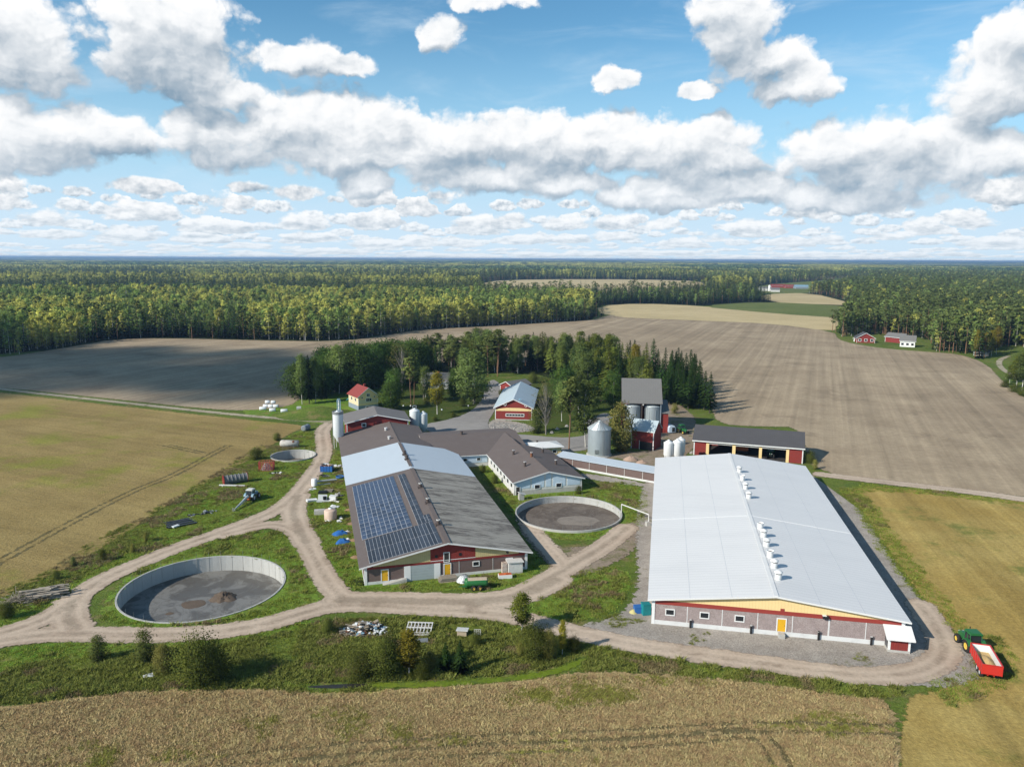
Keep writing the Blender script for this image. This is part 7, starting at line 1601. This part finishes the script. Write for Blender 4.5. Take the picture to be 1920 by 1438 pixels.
def gn_scatter(name, X, Y, Z, idx, scale, protos, mats=None):
    """one object whose points carry instances of a few meshes"""
    col = bpy.data.collections.new(name+'_models')
    for j, me in enumerate(protos): o = bpy.data.objects.new('%s_model_%02d' % (name, j), me); col.objects.link(o)
    me = bpy.data.meshes.new(name); me.vertices.add(len(X)); me.vertices.foreach_set('co', np.stack([X, Y, Z], 1).astype(np.float32).ravel())
    a = me.attributes.new('idx', 'INT', 'POINT'); a.data.foreach_set('value', np.asarray(idx, np.int32))
    a = me.attributes.new('sc', 'FLOAT_VECTOR', 'POINT'); a.data.foreach_set('vector', np.asarray(scale, np.float32).ravel())
    a = me.attributes.new('rz', 'FLOAT', 'POINT'); a.data.foreach_set('value', (np.arange(len(X))*2.39996 % 6.2832).astype(np.float32))
    o = bpy.data.objects.new(name, me); C.objects.link(o); tag(o, kind='stuff')
    g = bpy.data.node_groups.new(name, 'GeometryNodeTree'); g.interface.new_socket('Geometry', in_out='INPUT', socket_type='NodeSocketGeometry'); g.interface.new_socket('Geometry', in_out='OUTPUT', socket_type='NodeSocketGeometry')
    gi = g.nodes.new('NodeGroupInput'); go = g.nodes.new('NodeGroupOutput')
    ci = g.nodes.new('GeometryNodeCollectionInfo'); ci.inputs['Collection'].default_value = col; ci.inputs['Separate Children'].default_value = True; ci.inputs['Reset Children'].default_value = True
    def at(n, t): q = g.nodes.new('GeometryNodeInputNamedAttribute'); q.data_type = t; q.inputs['Name'].default_value = n; return q.outputs['Attribute']
    ip = g.nodes.new('GeometryNodeInstanceOnPoints'); cx = g.nodes.new('ShaderNodeCombineXYZ'); er = g.nodes.new('FunctionNodeEulerToRotation')
    g.links.new(gi.outputs[0], ip.inputs['Points']); g.links.new(ci.outputs[0], ip.inputs['Instance']); ip.inputs['Pick Instance'].default_value = True
    g.links.new(at('idx', 'INT'), ip.inputs['Instance Index']); g.links.new(at('sc', 'FLOAT_VECTOR'), ip.inputs['Scale'])
    g.links.new(at('rz', 'FLOAT'), cx.inputs[2]); g.links.new(cx.outputs[0], er.inputs[0]); g.links.new(er.outputs[0], ip.inputs['Rotation'])
    g.links.new(ip.outputs[0], go.inputs[0])
    md = o.modifiers.new('scatter', 'NODES'); md.node_group = g
    return o
m = ~single
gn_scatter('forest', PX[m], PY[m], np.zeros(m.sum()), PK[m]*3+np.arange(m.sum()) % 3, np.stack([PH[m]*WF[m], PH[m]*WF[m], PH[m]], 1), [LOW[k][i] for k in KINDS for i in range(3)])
# far woods: clumps of crowns
def clump(seed, kind, n, half):
    R = np.random.RandomState(seed); Vs, Fs, mi, o = [], [], [], 0
    for i in range(n):
        x, y = R.uniform(-half, half, 2); h = R.uniform(13, 19); r = R.uniform(1.8, 2.8)*half/26*1.35
        if R.rand() < (.85 if kind == 0 else .3):
            a = np.arange(6)*1.047+R.rand(); V = np.vstack([[[x, y, h]], np.stack([x+r*np.cos(a)*R.uniform(.7, 1.2, 6), y+r*np.sin(a)*R.uniform(.7, 1.2, 6), np.full(6, h*.15)], 1)]); F = np.array([(0, 1+j, 1+(j+1) % 6) for j in range(6)]); m_ = 0
        else:
            a = np.arange(6)*1.047+R.rand(); V = np.vstack([[[x, y, h]], np.stack([x+r*.9*np.cos(a), y+r*.9*np.sin(a), np.full(6, h*.72)+R.randn(6)*.8], 1), np.stack([x+r*.7*np.cos(a), y+r*.7*np.sin(a), np.full(6, h*.2)], 1)])
            F = np.array([(0, 1+j, 1+(j+1) % 6) for j in range(6)]+[(1+j, 7+j, 7+(j+1) % 6) for j in range(6)]+[(1+j, 7+(j+1) % 6, 1+(j+1) % 6) for j in range(6)]); m_ = 1
        Vs.append(V); Fs.append(F+o); mi.append(np.full(len(F), m_)); o += len(V)
    return np_mesh('far_clump', np.vstack(Vs), Fs, [L_fspruce, L_fasp if kind == 0 else L_fbirch], np.concatenate(mi))
CL = [clump(300+i, i % 2, 60, 26) for i in range(4)]+[clump(310+i, i % 2, 200, 70) for i in range(4)]
FX, FY, FI, FS = [], [], [], []
for y0, y1, cell, off in ((2950, 5600, 44, 0), (5600, 13000, 120, 4), (13000, 26000, 150, 4)):
    x, y = forest_points(y0, y1, cell, .3)
    gap = vnoise(x, y, 420, 31)*.65+vnoise(x, y, 150, 32)*.35; k = (gap > .27) | (y > 9000); x, y = x[k], y[k]
    kd = (vnoise(x, y, 700, 33)*.6+vnoise(x, y, 240, 34)*.4 > .52).astype(int); FX.append(x); FY.append(y); FI.append(off+kd+2*(RS.rand(len(x)) < .5)); FS.append(np.full(len(x), 1.0 if y0 < 13000 else 1.15))
FX, FY, FI, FS = map(np.concatenate, (FX, FY, FI, FS)); print('forest', len(PX), 'far', len(FX), 'single', single.sum())
gn_scatter('far_forest', FX, FY, ground_height(FX, FY), FI, np.stack([FS, FS, FS*(.9+.25*RS.rand(len(FX)))], 1), CL)
FARF = np.array([(-40000, 2500), (40000, 2500), (40000, 40000), (-40000, 40000)], float)

# ------------------------------------------------------------------ crops, weeds and grass
def tuft(seed, n, h, spread, w, lean, mat, head=None):
    R = np.random.RandomState(seed); V, F = [], []
    for i in range(n):
        x, y = R.randn(2)*spread; a = R.rand()*6.283; hh = h*R.uniform(.6, 1.2); l = R.randn(2)*lean*hh; ca, sa = math.cos(a)*w/2*R.uniform(.6, 1.4), math.sin(a)*w/2; o = len(V)
        V += [(x-ca, y-sa, -.05), (x+ca, y+sa, -.05), (x+l[0]*.5+ca*1.1, y+l[1]*.5+sa*1.1, hh*.6), (x+l[0]*.5-ca*1.1, y+l[1]*.5-sa*1.1, hh*.6), (x+l[0]+ca*.5, y+l[1]+sa*.5, hh)]; F.append((o, o+1, o+2, o+3)); F.append((o+3, o+2, o+4))
    return np_mesh('tuft', np.array(V), [np.array([f for f in F if len(f) == 4]), np.array([f for f in F if len(f) == 3])], [mat])
K_crop = island('ripe_straw', [(0.403, 0.292, 0.133), (0.572, 0.435, 0.217), (0.740, 0.581, 0.321)], trans=0.2, lift=1.6)
K_cropg = island('green_straw', [(0.228, 0.245, 0.052), (0.333, 0.333, 0.079), (0.455, 0.411, 0.123)], trans=0.25, lift=1.6)
K_weed = island('weeds', [(0.137, 0.188, 0.041), (0.239, 0.270, 0.059), (0.377, 0.349, 0.103)], trans=0.25, lift=1.6)
K_dry = island('dry_weeds', [(0.177, 0.145, 0.070), (0.292, 0.235, 0.113), (0.422, 0.347, 0.177)], trans=0.25, lift=1.6)
K_grass = island('meadow_grass', [(0.156, 0.226, 0.034), (0.249, 0.314, 0.053), (0.380, 0.386, 0.086)], trans=0.3, lift=1.6)
TU = [tuft(1, 28, .30, .26, .06, .7, K_crop), tuft(2, 28, .34, .26, .06, .8, K_crop), tuft(3, 26, .30, .26, .06, .7, K_cropg),
      tuft(4, 46, .36, .30, .075, .7, K_weed), tuft(5, 46, .50, .30, .085, .6, K_weed), tuft(6, 36, .42, .28, .06, .6, K_dry), tuft(7, 40, .18, .32, .07, .9, K_grass), tuft(8, 40, .14, .32, .07, 1.0, K_grass)]
def scatter(name, sdf, bb, cell, pick, smin, smax, inset=.3):
    xs = np.arange(bb[0], bb[1], cell); ys = np.arange(bb[2], bb[3], cell); X, Y = np.meshgrid(xs, ys); X = (X+RS.uniform(-.5, .5, X.shape)*cell).ravel(); Y = (Y+RS.uniform(-.5, .5, Y.shape)*cell).ravel()
    px = projx(X, Y, np.zeros_like(X)); py = proj_y(X, Y, np.zeros_like(X)); k = (px > -60) & (px < 1980) & (py < 1490); X, Y = X[k], Y[k]
    s = holes(X, Y, sdf(X, Y), .5)+(vnoise(X, Y, 3, 51)-.5)*1.6; r = roads_sdf(X, Y)+(vnoise(X, Y, 2, 52)-.5)*.9
    for P, w in RUTS: r = np.maximum(r, sd_line(X, Y, P, w))
    r = np.maximum(r, np.maximum(sd_poly(X, Y, DITCH), sd_poly(X, Y, PW_))+.3)
    for (cx, cy, rz, w, d) in FOOT:
        dx, dy = X-cx, Y-cy; lx = dx*math.cos(rz)+dy*math.sin(rz); ly = -dx*math.sin(rz)+dy*math.cos(rz); r = np.maximum(r, np.minimum(w/2+.2-np.abs(lx), np.minimum(ly+.2, d-ly)))
    k = (s > inset) & (r < -.15); X, Y = X[k], Y[k]; idx = pick(X, Y); sc = smin+(smax-smin)*RS.rand(len(X))*(.6+.8*vnoise(X, Y, 6, 53))
    print(name, len(X)); return gn_scatter(name, X, Y, np.zeros_like(X), idx, np.stack([sc, sc, sc*RS.uniform(.75, 1.2, len(X))], 1), TU)
FOOT = [(42.42, 114.77, rad(-11.2), 39.5, 92), (FB.x, FB.y, FB.rz, 31.5, 112), (*FB.world((34.5, 46.2, 0)).xy, FB.rz, 18.6, 31), (*FRB.world((0, 0, 0)).xy, FRB.rz, 20, 15)]
def pcrop(X, Y): n = vnoise(X, Y*2, 13, 61)*.6+vnoise(X, Y, 3.5, 62)*.4; return np.where((n > .64) & (RS.rand(len(X)) < (n-.60)*4), 2, np.where(RS.rand(len(X)) < .5, 0, 1))
def pcropl(X, Y): n = vnoise(X, Y*1.6, 16, 63)*.6+vnoise(X, Y, 6, 64)*.4; return np.where((n > .58) & (RS.rand(len(X)) < .75), 2, np.where(RS.rand(len(X)) < .5, 0, 1))
def pweed(X, Y): n = vnoise(X, Y, 7, 65)*.5+vnoise(X, Y, 2.5, 66)*.5; r = RS.rand(len(X)); return np.where(n > .62, 5, np.where(n < .30, 6, np.where(r < .5, 3, 4)))
def pgrass(X, Y): n = vnoise(X, Y, 6, 67)*.5+vnoise(X, Y, 2.5, 68)*.5; r = RS.rand(len(X)); return np.where(n > .70, 5, np.where(n > .60, 3, np.where(r < .5, 6, 7)))
def pmarg(X, Y): n = vnoise(X, Y, 8, 75)*.6+vnoise(X, Y, 2.5, 76)*.4; r = RS.rand(len(X)); return np.where(n > .52, 5, np.where(n < .38, 3, np.where(r < .5, 6, 7)))
scatter('ripe_crop', lambda X, Y: sd_poly(X, Y, CROPB), (-75, 60, 74, 122), .38, pcrop, .75, 1.1, .6)
scatter('tall_weeds', u(BANK), bbox(BANK), .56, pweed, .6, 1.25, .0)
MARG = lambda X, Y: np.minimum(5.5-np.abs(sd_poly(X, Y, CROPL)+1.0), sd_poly(X, Y, TURF1)+6)
scatter('tall_weeds', MARG, (-130, -50, 110, 240), .8, pmarg, .5, 1.1, .0)
scatter('meadow_grass', u(*LUSH), (-130, 45, 95, 262), .85, pgrass, .7, 1.5, .2)
GEDGE = lambda X, Y: 3.0-np.abs(sd_poly(X, Y, GOLD)-1.0)
scatter('meadow_grass', lambda X, Y: np.minimum(GEDGE(X, Y), 250-Y), (60, 130, 95, 215), .8, pgrass, .8, 1.5, .3)
GR_ = lambda X, Y: np.minimum(sd_poly(X, Y, GRAV), (vnoise(X, Y, 6, 71)*.6+vnoise(X, Y, 2, 72)*.4-.63)*12)
scatter('gravel_weeds', GR_, (15, 75, 95, 130), .6, pweed, .4, .8, .0)

# ------------------------------------------------------------------ a cumulus behind us, high up: its shadow lies on the left ploughed field
def cloud(name, sx, sy, rx, ry, z, seed):
    """cloud over the ground point it shades (along the sun's direction)"""
    R = np.random.RandomState(seed); k = z/math.tan(SUN_EL); cx, cy = sx+math.sin(SUN_AZ)*k, sy+math.cos(SUN_AZ)*k
    n = 260; a = R.rand(n)*6.283; q = R.rand(n)**.5; x = rx*q*np.cos(a); y = ry*q*np.sin(a); rr = R.uniform(.16, .30, n)*min(rx, ry)*(1.2-.6*q); zz = (1-q)*R.rand(n)*.35*min(rx, ry)
    bm = bmesh.new(); bmesh.ops.create_icosphere(bm, subdivisions=1, radius=1); V0 = np.array([v.co for v in bm.verts]); F0 = np.array([[v.index for v in f.verts] for f in bm.faces]); bm.free()
    V = (V0[None]*rr[:, None, None]*np.array([1, 1, .7])+np.stack([x, y, zz], 1)[:, None]).reshape(-1, 3); F = (F0[None]+(np.arange(n)*len(V0))[:, None, None]).reshape(-1, 3)
    me = np_mesh(name, V, [F], [M_cloud]); me.polygons.foreach_set('use_smooth', [True]*len(me.polygons)); o = bpy.data.objects.new(name, me); C.objects.link(o); o.location = (cx, cy, z); tag(o, kind='structure')
m_, nt_ = newmat('cloud_vapour')
a_ = step(nt_, noise(nt_, obj(nt_), 0.035, 4.0, 0.6), 0.30, 0.50)
finish(nt_, (0.85, 0.86, 0.88), 1.0, alpha=ma(nt_, 'MULTIPLY', a_, 0.29), spec=0.0); M_cloud = m_
cloud('cloud', -320, 412, 255, 108, 900, 1)
cloud('cloud', -130, 390, 55, 75, 900, 2)

# ------------------------------------------------------------------ air
hz, hn = newmat('air'); v_ = nd(hn, 'ShaderNodeVolumePrincipled', {'Color': (0.42, 0.66, 1.0, 1), 'Density': 0.00009, 'Anisotropy': 0.25})
nd(hn, 'ShaderNodeOutputMaterial', {1: v_})
mb = MB(); mb.bb(-22000, 22000, -400, 27500, -4.5, 66); o = mb.build('haze', hz); tag(o, kind='stuff')
SC.cycles.volume_step_rate = 10; SC.cycles.volume_max_steps = 32
